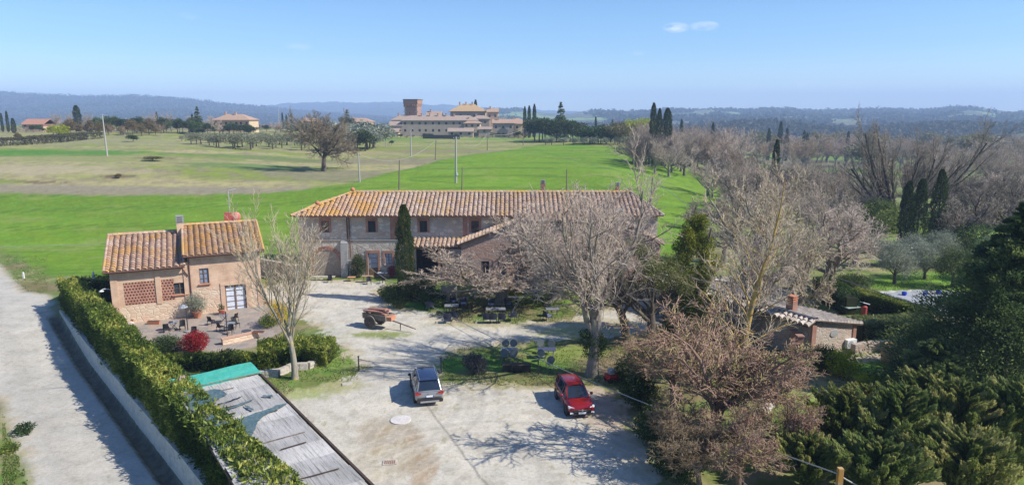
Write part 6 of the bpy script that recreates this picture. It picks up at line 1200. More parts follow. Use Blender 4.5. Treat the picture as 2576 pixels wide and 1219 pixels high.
# near pole and power cables
b = G(2104, 1290, 1.0); tp = AT(2106, 1176, b.y); t = thing('concrete_post', 'pale concrete pole with orange lichen at the lower right edge', 'pole', (b.x, b.y, 0)); MB().box((0, 0, tp.z/2), (.24, .24, tp.z), taper=.9).build('shaft', bark('lichen_pole', (.45, .38, .28), (.36, .3, .22), (.5, .25, .06), .5), t)
pt_ = Vector((tp.x, tp.y, tp.z-.25)); cable('thick grey cable running from the farmhouse door across the trees to the near pole', AT(928, 673, 76.8), pt_, 1.3, .028, plain('light_grey_cable', (.38, .37, .35), .6, bump=0), 40); cable('thick grey cable leaving the near pole toward the lower right corner', pt_, AT(2200, 1235, 29.5), .1, .035, plain('light_grey_cable', (.38, .37, .35)), 8)
cable('grey cable crossing the right hand trees from the dark wooden pole to the pool', poles['n'], AT(2480, 815, 50), 2.6, .04, plain('light_grey_cable', (.38, .37, .35)), 40)
# ---------------- trees and shrubs
def hpx(px, pyt, base): return AT(px, pyt, base.y).z-base.z
def B_(px, py): return G(px, py)
# level: (count, angle, length ratio, points, wobble, tropism, radius ratio, first position)
def upright(seed, h, spread=.45, r0=.28, dens=1., tw=.012, trunk=.27, last=6):
    return bare_tree(seed, h*trunk, r0, [(8, spread, 2.1, 8, .10, .10, .5, .62), (int(8*dens), .45, .46, 6, .11, .12, .5, .12), (int(8*dens), .5, .5, 5, .13, .10, .55, .1), (last, .5, .45, 4, .15, .06, .6, .1)], twr=tw)
def spreading(seed, h, r0=.35, dens=1., tw=.014, droop=0., trunk=.22, ang=.95, last=6, lr=2.3, tr=.07):
    return bare_tree(seed, h*trunk, r0, [(8, ang, lr, 8, .16, tr, .55, .55), (int(8*dens), .6, .5, 6, .17, .05-droop, .5, .15), (int(7*dens), .65, .52, 5, .18, .03-droop, .55, .1), (last, .65, .5, 4, .2, .02-droop*1.5, .6, .1)], twr=tw)
# the poplar at the low wall
w, f = upright(5, 13.2, .38, .19, 1.1, .011, .24, 6); b = B_(742, 952)
place_tree('poplar', 'leafless ivory twigged poplar rising beside the green roofed carport', 'tree', b, w, f, BK_P, TW_P, top=488, wide=6.0)
# the tall plane beside the red car
w, f = bare_tree(17, 4.6, .42, [(10, .62, 2.15, 8, .2, .11, .56, .4), (9, .62, .5, 6, .2, .09, .5, .12), (9, .62, .5, 5, .22, .06, .55, .1), (8, .6, .48, 4, .22, .04, .6, .1)], twr=.015); b = B_(1490, 943)
tp_ = place_tree('plane_tree', 'tall bare plane tree with ivy clad trunk behind the red car', 'tree', b, w, f, BK_G, TW_PK, top=385, wide=11.5)
rs = np.random.RandomState(9); iv = blobs(rs, [(0, 0, 1.9), (.2, -.1, 2.7), (-.3, .1, 2.6), (.5, .1, 2.3), (-.5, 0, 3.1)], [.8, .7, .7, .6, .5], 3500, .12); np_mesh('ivy', iv[0], [iv[1]], F_BU, tp_, attr=iv[2])
# tree with the orange lichened trunk
w, f = bare_tree(23, 15.2, .26, [(30, .8, .38, 8, .16, .10, .3, .16), (9, .55, .5, 5, .15, .09, .5, .1), (7, .5, .5, 4, .16, .06, .55, .1)], twr=.013, leader=True, lean=(.045, 0)); b = XG(1850, 43.5)
place_tree('larch', 'tall slender bare tree with orange lichen on its trunk at the courtyard edge', 'tree', b, w, f, BK_O, TW_P, top=415, wide=7.8)
# russet weeping trees in the foreground
w, f = spreading(33, 8.6, .24, 1.4, .017, .03, .3, .75, 9, 1.75, .05); FS = (w, f); b = XG(1800, 34.8); b.z = 0
place_tree('weeping_tree', 'broad russet brown bare tree filling the foreground right of the gravel yard', 'tree', b, w, f, BK_B, TW_R, top=765, wide=10.0)
w, f = spreading(37, 7.4, .2, 1.3, .017, .03, .32, .75, 8, 1.7, .04)
for px, Y, tp, wd, rz_, lab, tm in ((1695, 41, 815, 6.6, 0, 'smaller reddish bare tree between the plane tree and the broad russet tree', TW_R), (1905, 37.5, 850, 5.6, 2.2, 'reddish bare tree leaning over the brick path', TW_R), (1690, 32.8, 990, 4.6, 4.1, 'olive brown bare tree at the lower edge beside the yard', TW_O), (1860, 30.6, 1010, 5.2, 1.1, 'russet bare tree at the bottom edge left of the green conifers', TW_R), (1960, 33, 970, 4.6, 5.2, 'russet bare tree with drooping twigs next to the green conifers', TW_R), (1770, 47, 830, 6.2, 3, 'brownish bare tree behind the broad russet tree', TW_R), (1760, 31, 1060, 4.4, .4, 'golden brown twiggy tree at the bottom edge', TW_O)):
    place_tree('weeping_tree', lab, 'tree', XG(px, Y), w, f, BK_B, tm, rz=rz_, top=tp, wide=wd)
# spreading mulberry in front of the gabled wing
w, f = spreading(45, 7.2, .34, 1.4, .017, .02, .24, .8, 8, 2.8, .05); b = B_(1262, 762); place_tree('mulberry', 'wide low bare tree with tangled grey twigs before the gabled wing', 'tree', b, w, f, BK_G, TW_G, top=570, wide=14.5)
b = B_(1395, 752); place_tree('mulberry', 'bare tangled tree between the wide low tree and the plane tree', 'tree', b, w, f, BK_G, TW_PK, rz=2., top=525, wide=11)
w, f = upright(43, 12.5, .42, .25, 1.0, .014, .24, 6)
for px, py, tp, wd, rz_, lab, wm, tm in ((1345, 735, 470, 6.5, 0, 'pale bare tree in front of the wing gable', BK_P, TW_PK), (1565, 740, 440, 8, 1.6, 'pale bare tree standing before the right end of the wing', BK_P, TW_PK)):
    place_tree('bare_tree', lab, 'tree', B_(px, py), w, f, wm, tm, rz=rz_, top=tp, wide=wd)
w, f = spreading(47, 10, .3, 1.15, .014, 0, .2, .8, 7, 2.0, .1)
for px, Y, tp, wd, rz_, lab, wm, tm in ((1905, 66, 440, 11, 0, 'large bare tree with yellowish twigs over the courtyard', BK_P, TW_P), (2080, 70, 500, 13, 1.5, 'broad pinkish brown bare tree behind the outbuilding', BK_G, TW_PK), (1820, 84, 470, 9, 3.6, 'bare grey tree behind the golden conifer', BK_G, TW_G), (2150, 82, 520, 9, 4.4, 'bare brownish tree left of the olive trees', BK_G, TW_PK), (2010, 58, 530, 7, 5.2, 'bare tree with silvery stems beside the outbuilding chimney', BK_P, TW_P), (1880, 53, 560, 6, 2.9, 'low crowned bare tree among the courtyard tables', BK_G, TW_PK)):
    place_tree('bare_tree', lab, 'tree', XG(px, Y), w, f, wm, tm, rz=rz_, top=tp, wide=wd)
# dark thin leaved oak with the black trunk
w, f = spreading(53, 8.5, .38, 1.1, .016, 0, .3, .8, 5, 1.8, .08); rs = np.random.RandomState(6)
C = [(rs.normal(0, 1.7), rs.normal(0, 1.5), 3.6+rs.rand()*4.) for _ in range(16)]; lv = blobs(rs, C, [1.]*16, 18000, .12, hollow=.1, rough=.6)
place_tree('holm_oak', 'dark thinly leaved oak with black trunk right of the plane tree', 'tree', B_(1640, 862), w, f, BK_D, TW_D, leaves=lv, ml=foliage('holm_green', (.08, .1, .03), (.19, .2, .055), (.32, .3, .1)), top=620, wide=7)
w2, f2 = spreading(54, 8.5, .42, .8, .014, 0, .45, .7, 4, 1.2, .08); place_tree('bare_tree', 'thick dark trunked tree just left of the dark thinly leaved oak', 'tree', B_(1577, 865), w2, f2, BK_D, TW_D, top=640, wide=6)
# cypress and golden conifer
def cyp(name, label, b, h, r, n, m=F_CY, seed=1, group=None, size=.13):
    t = thing(name, label, 'cypress' if 'cyp' in name else 'tree', b, 0, group); V, Q, A = cypress_leaves(seed, h, r, n, size); np_mesh('crown', V, [Q], m, t, attr=A); v, q = simple_trunk(h*.85, .03*h*.5, seed, bend=.01); np_mesh('trunk', v, q, BK_D, t); return t
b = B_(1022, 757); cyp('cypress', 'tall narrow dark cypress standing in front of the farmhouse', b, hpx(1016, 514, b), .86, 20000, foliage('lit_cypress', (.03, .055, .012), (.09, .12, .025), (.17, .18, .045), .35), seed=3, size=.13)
b = XG(1738, 55.5); h_ = hpx(1738, 526, b); t = thing('golden_conifer', 'dense yellow green conifer rising before the right end of the farmhouse', 'conifer', b); rs = np.random.RandomState(7); C = []; Rd = []
for k in range(80): u_ = rs.rand(); a_ = rs.rand()*6.28; q_ = 2.3*(1-u_**2)**.55*rs.rand()**.5; C.append((math.cos(a_)*q_, math.sin(a_)*q_, .8+(h_-1.4)*u_)); Rd.append((.75-.3*u_, .75-.3*u_, .8-.2*u_))
V, Q, A = blobs(rs, C, Rd, 42000, .15, hollow=.45, rough=.7); np_mesh('crown', V, [Q], F_YG, t, attr=A); v, q = simple_trunk(h_*.9, .22, 7); np_mesh('trunk', v, q, BK_D, t)
# big dark conifers on the right
def conif(label, b, h, r, nb, per, m, seed, size=.16, up=.3, pw=.75, tipd=.35, wid=.36, name='conifer', group=None, flat=.3):
    t = thing(name, label, 'conifer', b, 0, group); V, Q, A = conifer_leaves(seed, h, r, nb, per, size, .2, up, pw, flat, tipd, wid); np_mesh('crown', V, [Q], m, t, attr=A); v, q = simple_trunk(h*.93, h*.022, seed, bend=.01); np_mesh('trunk', v, q, BK_D, t); return t
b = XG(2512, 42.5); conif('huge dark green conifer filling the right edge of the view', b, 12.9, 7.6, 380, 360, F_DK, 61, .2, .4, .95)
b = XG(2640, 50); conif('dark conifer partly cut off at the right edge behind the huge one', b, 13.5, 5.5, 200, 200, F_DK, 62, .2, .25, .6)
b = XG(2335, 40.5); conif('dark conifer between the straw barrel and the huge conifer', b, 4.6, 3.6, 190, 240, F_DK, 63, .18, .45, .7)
lc = foliage('light_leyland', (.08, .12, .03), (.24, .27, .065), (.52, .47, .18), .45)
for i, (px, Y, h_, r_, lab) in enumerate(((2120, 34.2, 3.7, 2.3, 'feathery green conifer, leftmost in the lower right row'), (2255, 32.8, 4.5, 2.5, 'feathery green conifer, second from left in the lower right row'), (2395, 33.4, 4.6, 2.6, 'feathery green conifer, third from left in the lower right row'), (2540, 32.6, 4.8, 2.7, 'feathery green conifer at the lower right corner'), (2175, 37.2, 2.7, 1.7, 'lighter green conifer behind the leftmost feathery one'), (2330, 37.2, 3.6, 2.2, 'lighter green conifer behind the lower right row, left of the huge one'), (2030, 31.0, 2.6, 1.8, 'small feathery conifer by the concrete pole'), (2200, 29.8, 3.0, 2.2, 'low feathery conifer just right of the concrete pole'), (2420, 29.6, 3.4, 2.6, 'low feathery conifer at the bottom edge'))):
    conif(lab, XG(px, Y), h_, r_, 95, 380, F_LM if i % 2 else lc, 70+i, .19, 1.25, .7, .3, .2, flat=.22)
# hedges
hp = [(float(WA[0]+WD[0]*s-WN[0]*1.05), float(WA[1]+WD[1]*s-WN[1]*1.05)) for s in (-1, 8, 20, 32, 44, 58)]
def hedge(label, path, w_, h_, z0, n, size, m, seed, core=True, **k):
    t = thing('hedge', label, 'hedge', (0, 0, 0)); V, Q, A = catl([hedge_leaves(seed, path, w_, h_, z0, n, size, **k), hedge_leaves(seed+50, path, w_*1.12, h_*1.05, z0, n//12, size*1.9, **{**k, 'asp': .3})]); np_mesh('foliage', V, [Q], m, t, attr=A)
    if core: hedge_core(path, w_*.62, h_*.8, z0).build('branches', plain('hedge_core', (.035, .04, .015), .95), t)
    return t
hz0 = lambda x, y: np.zeros_like(x)-.1
hedge('tall untrimmed green hedge with top tinted sunlit yellow along the road wall', hp, 1.6, 2.85, hz0, 190000, .145, F_HG, 81, rough=.5, wave=.22, asp=.5)
c0_ = hp[0]; g1 = G(285, 745); hedge('dark hedge closing the court left of the small house from the field', [c0_, (c0_[0]+3.5, c0_[1]+3.2), (g1.x-1.5, g1.y+8)], 1.3, 2.6, hz0, 24000, .16, F_HG, 82, rough=.35)
q = [G(352, 948), G(440, 925), G(560, 925), G(655, 922)]; hedge('loose green hedge between terrace and carport', [(p.x, p.y) for p in q], 1.3, 1.05, hz0, 22000, .14, F_HG, 83, rough=.4, wave=.5)
q = [G(650, 915), G(740, 905), G(835, 905)]; hedge('dark green hedge behind the poplar trunk', [(p.x, p.y) for p in q], 2.2, 1.5, hz0, 26000, .14, F_HG, 84, rough=.45, wave=.5)
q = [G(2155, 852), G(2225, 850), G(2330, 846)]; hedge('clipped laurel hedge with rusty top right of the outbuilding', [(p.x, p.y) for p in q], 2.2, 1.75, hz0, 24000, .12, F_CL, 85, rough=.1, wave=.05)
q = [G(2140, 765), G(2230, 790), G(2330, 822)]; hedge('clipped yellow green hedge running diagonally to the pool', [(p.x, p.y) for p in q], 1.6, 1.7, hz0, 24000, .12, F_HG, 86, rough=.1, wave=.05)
q = [G(2060, 745), G(2110, 775), G(2140, 792)]; hedge('dark clipped hedge behind the outbuilding chimney', [(p.x, p.y) for p in q], 1.6, 2.2, hz0, 12000, .12, F_BU, 87, rough=.12, wave=.05)
# shrubs
for (nm, lab, px, py, r_, h_, n, m, sz, sd) in (
    ('photinia', 'bright red leaved shrub at the front edge of the terrace', 492, 884, 1.25, 1.75, 6500, F_RD, .1, 2), ('round_bush', 'dark green shrub left of the red leaved one', 422, 884, 1.5, 1.35, 5200, F_BU, .1, 3),
    ('forsythia', 'yellow flowering shrub beside the poplar', 702, 815, 1.15, 2.2, 2600, F_YE, .1, 4), ('round_bush', 'green shrub left of the yellow flowering shrub', 676, 822, 1.0, 1.2, 2400, F_HG, .1, 5),
    ('round_bush', 'low yellow green bush at the foot of the poplar crown, by the drive', 820, 905, 1.3, 1.5, 4200, F_HG, .12, 6), ('round_bush', 'green bush right of the poplar trunk', 788, 902, 1.3, 1.7, 4200, F_BU, .12, 7),
    ('lavender_bush', 'round grey purple bush on the grass strip by the drive', 1197, 936, .98, 1.45, 5200, F_LG, .11, 8),
    ('round_bush', 'dark spreading bush at the left foot of the cypress', 985, 757, 1.5, 1.7, 6000, F_BU, .12, 9), ('round_bush', 'olive green bush at the right foot of the cypress', 1058, 752, 2.0, 2.7, 8000, F_CY, .13, 10), ('round_bush', 'mid green bush behind the cypress foot', 1090, 770, 1.6, 1.6, 5000, F_BU, .12, 11), ('round_bush', 'small bush in front of the cypress', 1003, 775, .9, 1.0, 2000, F_CY, .11, 12),
    ('climbing_shrub', 'dense leafy shrub trained against the farmhouse wall left of the door', 903, 697, 1.05, 2.7, 4000, F_CY, .12, 13), ('flower_bush', 'pink flowering bush left of the cypress at the farmhouse wall', 987, 697, .7, 1.5, 1800, foliage('pink_blossom', (.2, .04, .06), (.42, .1, .13), (.5, .2, .2)), .1, 14),
    ('lime_bush', 'lime green ball bush beside the grey bench table', 1292, 752, .9, 1.25, 2800, F_YB, .1, 15),
    ('lime_bush', 'bright yellow green shrub on a thin stem near the air conditioner', 2118, 950, 1.35, 2.3, 5200, F_YB, .12, 16), ('round_bush', 'dark green shrub left of the bright yellow green shrub', 2070, 935, 1.2, 2.2, 5200, F_BU, .12, 17), ('lime_bush', 'low yellow green shrub before the dark conifer', 2192, 985, 1.15, 1.3, 3200, F_YB, .12, 18),
    ('round_bush', 'glossy dark bush at the yard corner beside the mower', 1590, 965, 1.3, 2.3, 6000, F_CL, .13, 19), ('round_bush', 'dark bush along the right side of the yard, second from the mower', 1612, 1030, 1.4, 2.4, 6000, F_BU, .13, 20), ('round_bush', 'dark bush at the right side of the yard under the russet tree', 1650, 1110, 1.4, 2.2, 6000, F_CL, .13, 21), ('round_bush', 'dark bush at the lower right corner of the yard', 1700, 1200, 1.5, 2.2, 6000, F_BU, .13, 22),
    ('round_bush', 'rounded pale tipped bush behind the clipped yellow green hedge', 2150, 728, 2.0, 1.7, 6500, F_CL, .12, 23), ('round_bush', 'dark bush on the left of the pale tipped bush', 2085, 738, 1.6, 1.7, 4500, F_BU, .12, 24),
    ('lime_bush', 'small lime bush among the courtyard tables', 1658, 850, .7, 1.0, 1600, F_YB, .1, 25), ('lime_bush', 'small bright bush at the dark oak trunk', 1650, 868, .6, .8, 1200, F_YB, .1, 26), ('round_bush', 'low green bush in the courtyard', 1850, 850, 1.1, 1.0, 2500, F_HG, .11, 27),
    ('round_bush', 'leafy weed clump in the verge at the lower left', 62, 1090, .7, .7, 900, F_BU, .12, 28), ('round_bush', 'small weedy bush in the left verge nearer the viewer', 25, 1135, .6, .5, 700, F_HG, .12, 29),
    ('evergreen_shrub', 'large dark evergreen shrub below the big bare oak at the right', 2205, 590, 4.2, 6.0, 8000, F_LM, .26, 30), ('evergreen_shrub', 'dark evergreen shrub right of the large one, by the cypresses', 2262, 585, 2.8, 4.6, 5000, F_BU, .24, 31), ('evergreen_shrub', 'dark blue green shrub right of the cypresses', 2375, 600, 3.0, 3.8, 4500, F_DK, .24, 32), ('evergreen_shrub', 'dark evergreen clump above the huge conifer', 2440, 640, 3.4, 4.4, 5000, F_DK, .24, 33)):
    bush(nm, lab, 'shrub' if nm != 'round_bush' else 'bush', B_(px, py), r_, h_, n, m, sz, sd, lumps=7)
# olives behind the pool
rs = np.random.RandomState(8); C = [(0, 0, 3.2)]+[(math.cos(i*1.1)*(.8+.7*((i*3) % 4)/3), math.sin(i*1.1)*(.8+.7*((i*3) % 4)/3), 1.5+2.2*((i*7) % 5)/5) for i in range(14)]; ol = blobs(rs, C, [1.2]+[.85]*14, 12000, .14, hollow=.2, rough=.9, asp=.3, squash=.95); wv, fv = spreading(91, 4, .2, .6, .02, 0, .35, .7, 3, 1.4)
go = 'olive trees behind the pool'
for i, (px, py, s_, lab, m) in enumerate(((2250, 712, 1.15, 'silver grey olive tree left behind the pool', F_OL), (2325, 702, 1.05, 'silver grey olive tree, second from left behind the pool', F_OL), (2395, 722, 1.1, 'darker olive tree right behind the pool', F_CL), (2480, 705, 1.1, 'olive tree half hidden by the huge conifer', F_OL), (2290, 672, 1.0, 'olive tree in the second row above the first two', F_OL), (2370, 668, 1.05, 'olive tree in the second row right of centre', F_OL), (2215, 668, .9, 'olive tree at the left end of the second row', F_OL), (2540, 672, 1.2, 'olive tree at the right edge', F_CL))):
    t = place_tree('olive_tree', lab, 'olive tree', B_(px, py), wv, None, BK_D, None, go, i*1.3, ol, m); t.scale = (s_, s_, s_)
# cypresses in the valley and near ones
for i, (px, pyb, pyt, Y, r_, lab) in enumerate(((2348, 560, 426, 92, 1.0, 'tall cypress, rightmost of three below the big bare oak'), (2302, 590, 450, 90, .95, 'tall cypress, middle of three below the big bare oak'), (2272, 560, 455, 96, .9, 'tall cypress, leftmost of three below the big bare oak'))):
    b = XG(px, Y); h_ = hpx(px, pyt, b); cyp('cypress', lab, b, h_, r_, 9000, F_CY, 40+i, size=.2)
TW_D2 = bark('oak_haze_twigs', (.3, .25, .2), (.2, .165, .13))
# big bare oak on the right and its neighbours
w, f = bare_tree(104, 1.6, .55, [(17, .8, 7., 9, .05, .05, .5, .3), (8, .4, .42, 6, .09, .07, .5, .25), (8, .5, .5, 5, .13, .06, .55, .1), (7, .5, .5, 4, .15, .04, .6, .1)], twr=.02, twk=3); b = XG(2252, 112)
t = place_tree('big_oak', 'big bare many limbed oak standing against the valley on the right', 'tree', b, w, f, bark('oak_bark', (.13, .1, .08), (.08, .06, .05)), TW_D2, top=298, wide=20)
OAKV = (w, f)
w, f = spreading(103, 11, .42, 1.25, .026, 0, .22, .85, 8, 2.1, .08); DV = (w, f)
gr = 'dark bare trees at the right edge of the valley'
for i, (px, Y, pyt, lab) in enumerate(((2400, 92, 375, 'dark bare tree right of the cypresses'), (2475, 98, 350, 'dark bare oak with low forked limbs, right of the cypresses'), (2560, 92, 372, 'dark bare oak at the right edge'), (2430, 135, 365, 'bare tree behind the two forked oaks'), (2540, 140, 345, 'bare tree at the right edge further back'), (1755, 108, 452, 'dark bare tree with arching limbs beyond the end of the farmhouse'), (1870, 118, 318, 'dark limbed bare tree standing alone right of the field'))):
    b = XG(px, Y); t = place_tree('dark_oak', lab, 'tree', b, w, f, BK_D, TW_D2, gr, i*1.7); s_ = hpx(px, pyt, b)/11.5; t.scale = (s_, s_, s_)
# oak alone in the meadow
w, f = bare_tree(118, 5.2, .55, [(13, .95, 1.75, 8, .15, .06, .5, .42), (10, .6, .48, 6, .17, .05, .5, .12), (10, .62, .52, 5, .17, .02, .55, .1), (9, .62, .52, 4, .2, .0, .6, .1)], twr=.034); b = B_(815, 430)
t = place_tree('meadow_oak', 'large spreading bare oak alone in the brown meadow', 'tree', b, w, f, BK_D, bark('oak_twigs', (.3, .24, .17), (.2, .16, .11)), top=281, wide=15.5)
# ---------------- middle distance, many copies of a few trees
def variant(name, h, wood, fine, leaves, mw, mf, ml):
    t = thing(name, None, None, (0, 0, -500)); 
    if wood is not None: np_mesh('trunk', wood[0], wood[1], mw, t)
    if fine is not None: np_mesh('crown', fine[0], fine[1], mf, t)
    if leaves is not None: np_mesh('crown' if fine is None else 'foliage', leaves[0], [leaves[1]], ml, t, attr=leaves[2])
    return [t, h, False]
def put(v, px, py, pyt, label, catg, group=None, Y=None, rz=None, wide=1.):
    if v is VCY: wide *= .62
    b = XG(px, Y) if Y else G(px, py, off=0)
    s_ = max(.15, hpx(px, pyt, b)/v[1]); rz = (px*1.7) % 6.28 if rz is None else rz
    if not v[2]: t = v[0]; v[2] = True; t.location = b; t.rotation_euler = (0, 0, rz); t.scale = (s_*wide, s_*wide, s_); tag(t, label, catg, group)
    else: t = dup(v[0], b, rz, label, group, (s_*wide, s_*wide, s_)); t['category'] = catg; 
    if not group and 'group' in t: del t['group']
    return t
def far_bare(seed, m, tm, tw=.05, up_=True): w, f = bare_tree(seed, 2.6, .26, [(8, .55 if up_ else .95, 2.9 if up_ else 2.2, 6, .13, .1, .5, .45), (8, .55, .48, 5, .15, .08, .5, .12), (8, .55, .5, 4, .17, .06, .55, .1), (5, .55, .5, 3, .2, .04, .6, .1)], twr=tw*.6); return variant('bare_tree', 10.8 if up_ else 8.2, w, f, None, m, tm, None)
VA = far_bare(201, BK_G, TW_G, .03); VB = far_bare(202, BK_G, TW_PK, .03, False); VC = far_bare(203, BK_P, TW_R, .035); VD = far_bare(204, BK_D, TW_D, .035, False)
def leafy(seed, m, h=7., rr=2.6, n=2600, size=.4, name='bushy_tree'):
    rs = np.random.RandomState(seed); C = [(rs.normal(0, rr*.33), rs.normal(0, rr*.33), h*(.42+.36*rs.rand())) for _ in range(9)]; L = blobs(rs, C, [rr*.55]*9, n, size, hollow=.4, rough=.6); L[0][:, 2] = np.maximum(L[0][:, 2], .1)
    return variant(name, h, simple_trunk(h*.6, .16, seed), None, L, BK_D, None, m)
VG = leafy(211, F_CY, name='evergreen_oak'); VG2 = leafy(212, F_DK, name='pine'); VR = leafy(213, F_RU, 6, 2.6, name='rusty_tree'); VY = leafy(214, F_YB, 6, 3., name='yellow_tree'); VO = leafy(215, F_OL, 4., 2.1, 1500, .3, 'olive_tree'); VOF = leafy(219, foliage('grove_olive', (.17, .18, .1), (.27, .27, .17), (.36, .35, .24)), 4.4, 2.0, 900, .3, 'olive_tree'); VOL = leafy(216, foliage('olive_brown', (.12, .11, .045), (.2, .18, .07), (.26, .24, .09)), 6, 3.2, name='budding_tree'); VLG = leafy(217, F_BU, 6, 2.6, name='green_tree')
def farcyp(): t = thing('cypress', None, None, (0, 0, -500)); V, Q, A = cypress_leaves(221, 12, 1.25, 5000, .34); np_mesh('crown', V, [Q], F_CY, t, attr=A); v, q = simple_trunk(9, .2, 3, bend=.01); np_mesh('trunk', v, q, BK_D, t); return [t, 12., False]
VCY = farcyp()
def farcon(): t = thing('tall_conifer', None, None, (0, 0, -500)); V, Q, A = conifer_leaves(231, 14, 4.2, 110, 60, .55, .8, .2, .8, .3, .3, .4); np_mesh('crown', V, [Q], F_DK, t, attr=A); v, q = simple_trunk(12.5, .3, 3, bend=.01); np_mesh('trunk', v, q, BK_D, t); return [t, 14., False]
VCN = farcon()
# three cypresses on the field edge and others singled out
for px, py, pyt, lab, Y in ((1640, 405, 259, 'tallest of the three dark cypresses above the field edge', 225), (1655, 405, 273, 'middle cypress of the three above the field edge', 232), (1675, 405, 272, 'bushier right cypress of the three above the field edge', 228), (1197, 0, 251, 'single cypress rising behind the hip roofed villa', 398), (1331, 0, 266, 'left cypress of the pair right of the hamlet', 338), (1344, 0, 262, 'right cypress of the pair right of the hamlet', 345), (1320, 0, 268, 'short cypress left of the pair right of the hamlet', 342), (1498, 0, 293, 'small cypress above the white pergola', 380), (1790, 0, 308, 'small cypress behind the thicket on the right', 320), (1712, 0, 300, 'small cypress right of the three tall ones', 350), (1944, 0, 352, 'dark cypress between the bare trees right of the field', 150), (1958, 0, 306, 'slim cypress in the valley beyond the thicket', 420), (1930, 0, 322, 'slim cypress left in the valley row', 430), (1975, 0, 322, 'slim cypress right in the valley row', 440), (2018, 0, 328, 'cypress at the house in the valley', 430), (2026, 0, 334, 'cypress right at the house in the valley', 430), (2128, 0, 330, 'cypress alone in the valley meadow', 420), (198, 0, 265, 'bushy cypress above the red brown trees on the left', 300), (22, 0, 279, 'dark cypress at the far left edge', 290), (36, 0, 297, 'lower dark cypress at the far left', 285), (8, 0, 284, 'leafless tall tree at the far left edge', 292), (397, 0, 281, 'slender cypress above the left tree belt', 330), (712, 0, 283, 'left one of the tiny cypresses beyond the oak', 420), (722, 0, 288, 'second tiny cypress beyond the oak', 424), (735, 0, 286, 'third tiny cypress beyond the oak', 428)):
    put(VCY, px, 0, pyt, lab, 'cypress', Y=Y, wide=2.2 if px in (198, 36) else (1.5 if px == 1675 else 1.0))
for px, pyt, lab, Y in ((1410, 257, 'tall dark conifer right of the hamlet', 318), (500, 268, 'tall dark conifer at the right end of the left tree belt', 300), (487, 286, 'shorter dark conifer beside the tall one in the left tree belt', 298), (1610-395, 300, 'dark conifer behind the loggia house', 380), (875, 276, 'dark conifer between oak and tower', 385), (1540, 300, 'small dark conifer before the yellow trees', 360)):
    put(VCN, px, 0, pyt, lab, 'conifer', Y=Y)
rs = np.random.RandomState(77)
DESC = {id(VA): 'grey', id(VB): 'pinkish', id(VC): 'russet', id(VD): 'dark', id(VG): 'evergreen', id(VG2): 'blackish', id(VR): 'rusty', id(VY): 'yellow', id(VO): 'silvery', id(VOF): 'silvery', id(VOL): 'olive', id(VLG): 'green'}
def belt(V_, x0, x1, Y0, Y1, t0_, t1_, n, lab, grp, catg='tree', wide=1.1):
    for i in range(n):
        px = x0+(x1-x0)*(i+rs.rand()*.8)/n; v_ = V_[int(rs.rand()*len(V_))]; l_ = lab if n < 5 else '%s, %s one %s' % (lab, DESC[id(v_)], ('at its left end', 'left of its middle', 'right of its middle', 'at its right end')[min(3, int(4*i/n))])
        put(v_, px, 0, t0_+(t1_-t0_)*rs.rand(), l_, catg, grp, Y=Y0+(Y1-Y0)*rs.rand(), rz=rs.rand()*6.28, wide=wide*(.85+.3*rs.rand()))
belt([VG, VG2, VG], 240, 500, 285, 315, 288, 304, 26, 'tree in the evergreen belt above the left meadow', 'evergreen trees in the left tree belt')
belt([VR, VR, VC], 165, 420, 268, 285, 298, 318, 16, 'tree below the left tree belt', 'rusty trees in the left tree belt')
belt([VA, VB], 120, 560, 300, 330, 278, 300, 18, 'bare tree behind the left tree belt', 'bare trees in the left tree belt')
belt([VY], 130, 175, 262, 275, 312, 324, 3, 'yellowish bush at the foot of the left tree belt', 'yellowish bushes at the left tree belt', 'bush', 1.4)
belt([VOF], 455, 770, 215, 275, 329, 341, 40, 'olive tree in the grove left of the oak', 'olive trees in the grove left of the oak', 'olive tree', 1.3)
belt([VO, VG], 835, 945, 215, 290, 300, 330, 14, 'large tree between oak and shed', 'olive trees right of the oak', 'olive tree', 1.4)
belt([VG2, VG], 1345, 1450, 290, 312, 284, 305, 12, 'tree around the tall conifer right of the hamlet', 'evergreens right of the hamlet', 'tree', 1.3)
belt([VOL, VLG, VOL], 1455, 1560, 270, 300, 306, 322, 12, 'bushy tree right of the pergola', 'bushy trees right of the pergola', 'tree', 1.3)
belt([VY], 1585, 1640, 310, 330, 293, 303, 4, 'bright yellow budding tree behind the field', 'yellow trees behind the field', 'tree', 1.2)
belt([VR], 1540, 1570, 300, 320, 302, 312, 3, 'rusty tree left of the yellow trees', 'rusty trees left of the yellow trees')
for px in (1388, 1418, 1442, 1470, 1496, 1524, 1553, 1373, 1580): put(VO, px, 0, 340+4*rs.rand(), 'round silvery olive tree in the row on the top edge of the green field', 'olive tree', 'olive trees in a row above the green field', Y=G(px, 366).y+4, wide=1.1)
belt([VB, VA, VD], 1590, 1730, 172, 215, 318, 345, 22, 'bare tree along the right field edge', 'bare trees along the right edge of the green field', wide=1.1)
belt([VB, VC, VA], 1600, 1860, 240, 320, 300, 330, 22, 'bare tree in the thicket beyond the field', 'bare trees in the thicket beyond the field')
belt([VB, VA, VD], 1780, 2120, 125, 200, 375, 430, 28, 'bare tree in the thicket right of the field', 'bare trees in the thicket right of the field', wide=1.15)
belt([VA, VB], 1850, 2240, 96, 130, 430, 480, 18, 'bare tree in the thicket behind the courtyard', 'bare trees in the thicket behind the courtyard', wide=1.1)
belt([VA, VB, VC], 2280, 2640, 170, 300, 356, 398, 24, 'hazy bare tree right in the valley', 'hazy bare trees in the right part of the valley', wide=1.3)
belt([VD, VB], 2380, 2620, 110, 160, 395, 440, 12, 'bare tree on the right pasture', 'bare trees on the right pasture', wide=1.2)
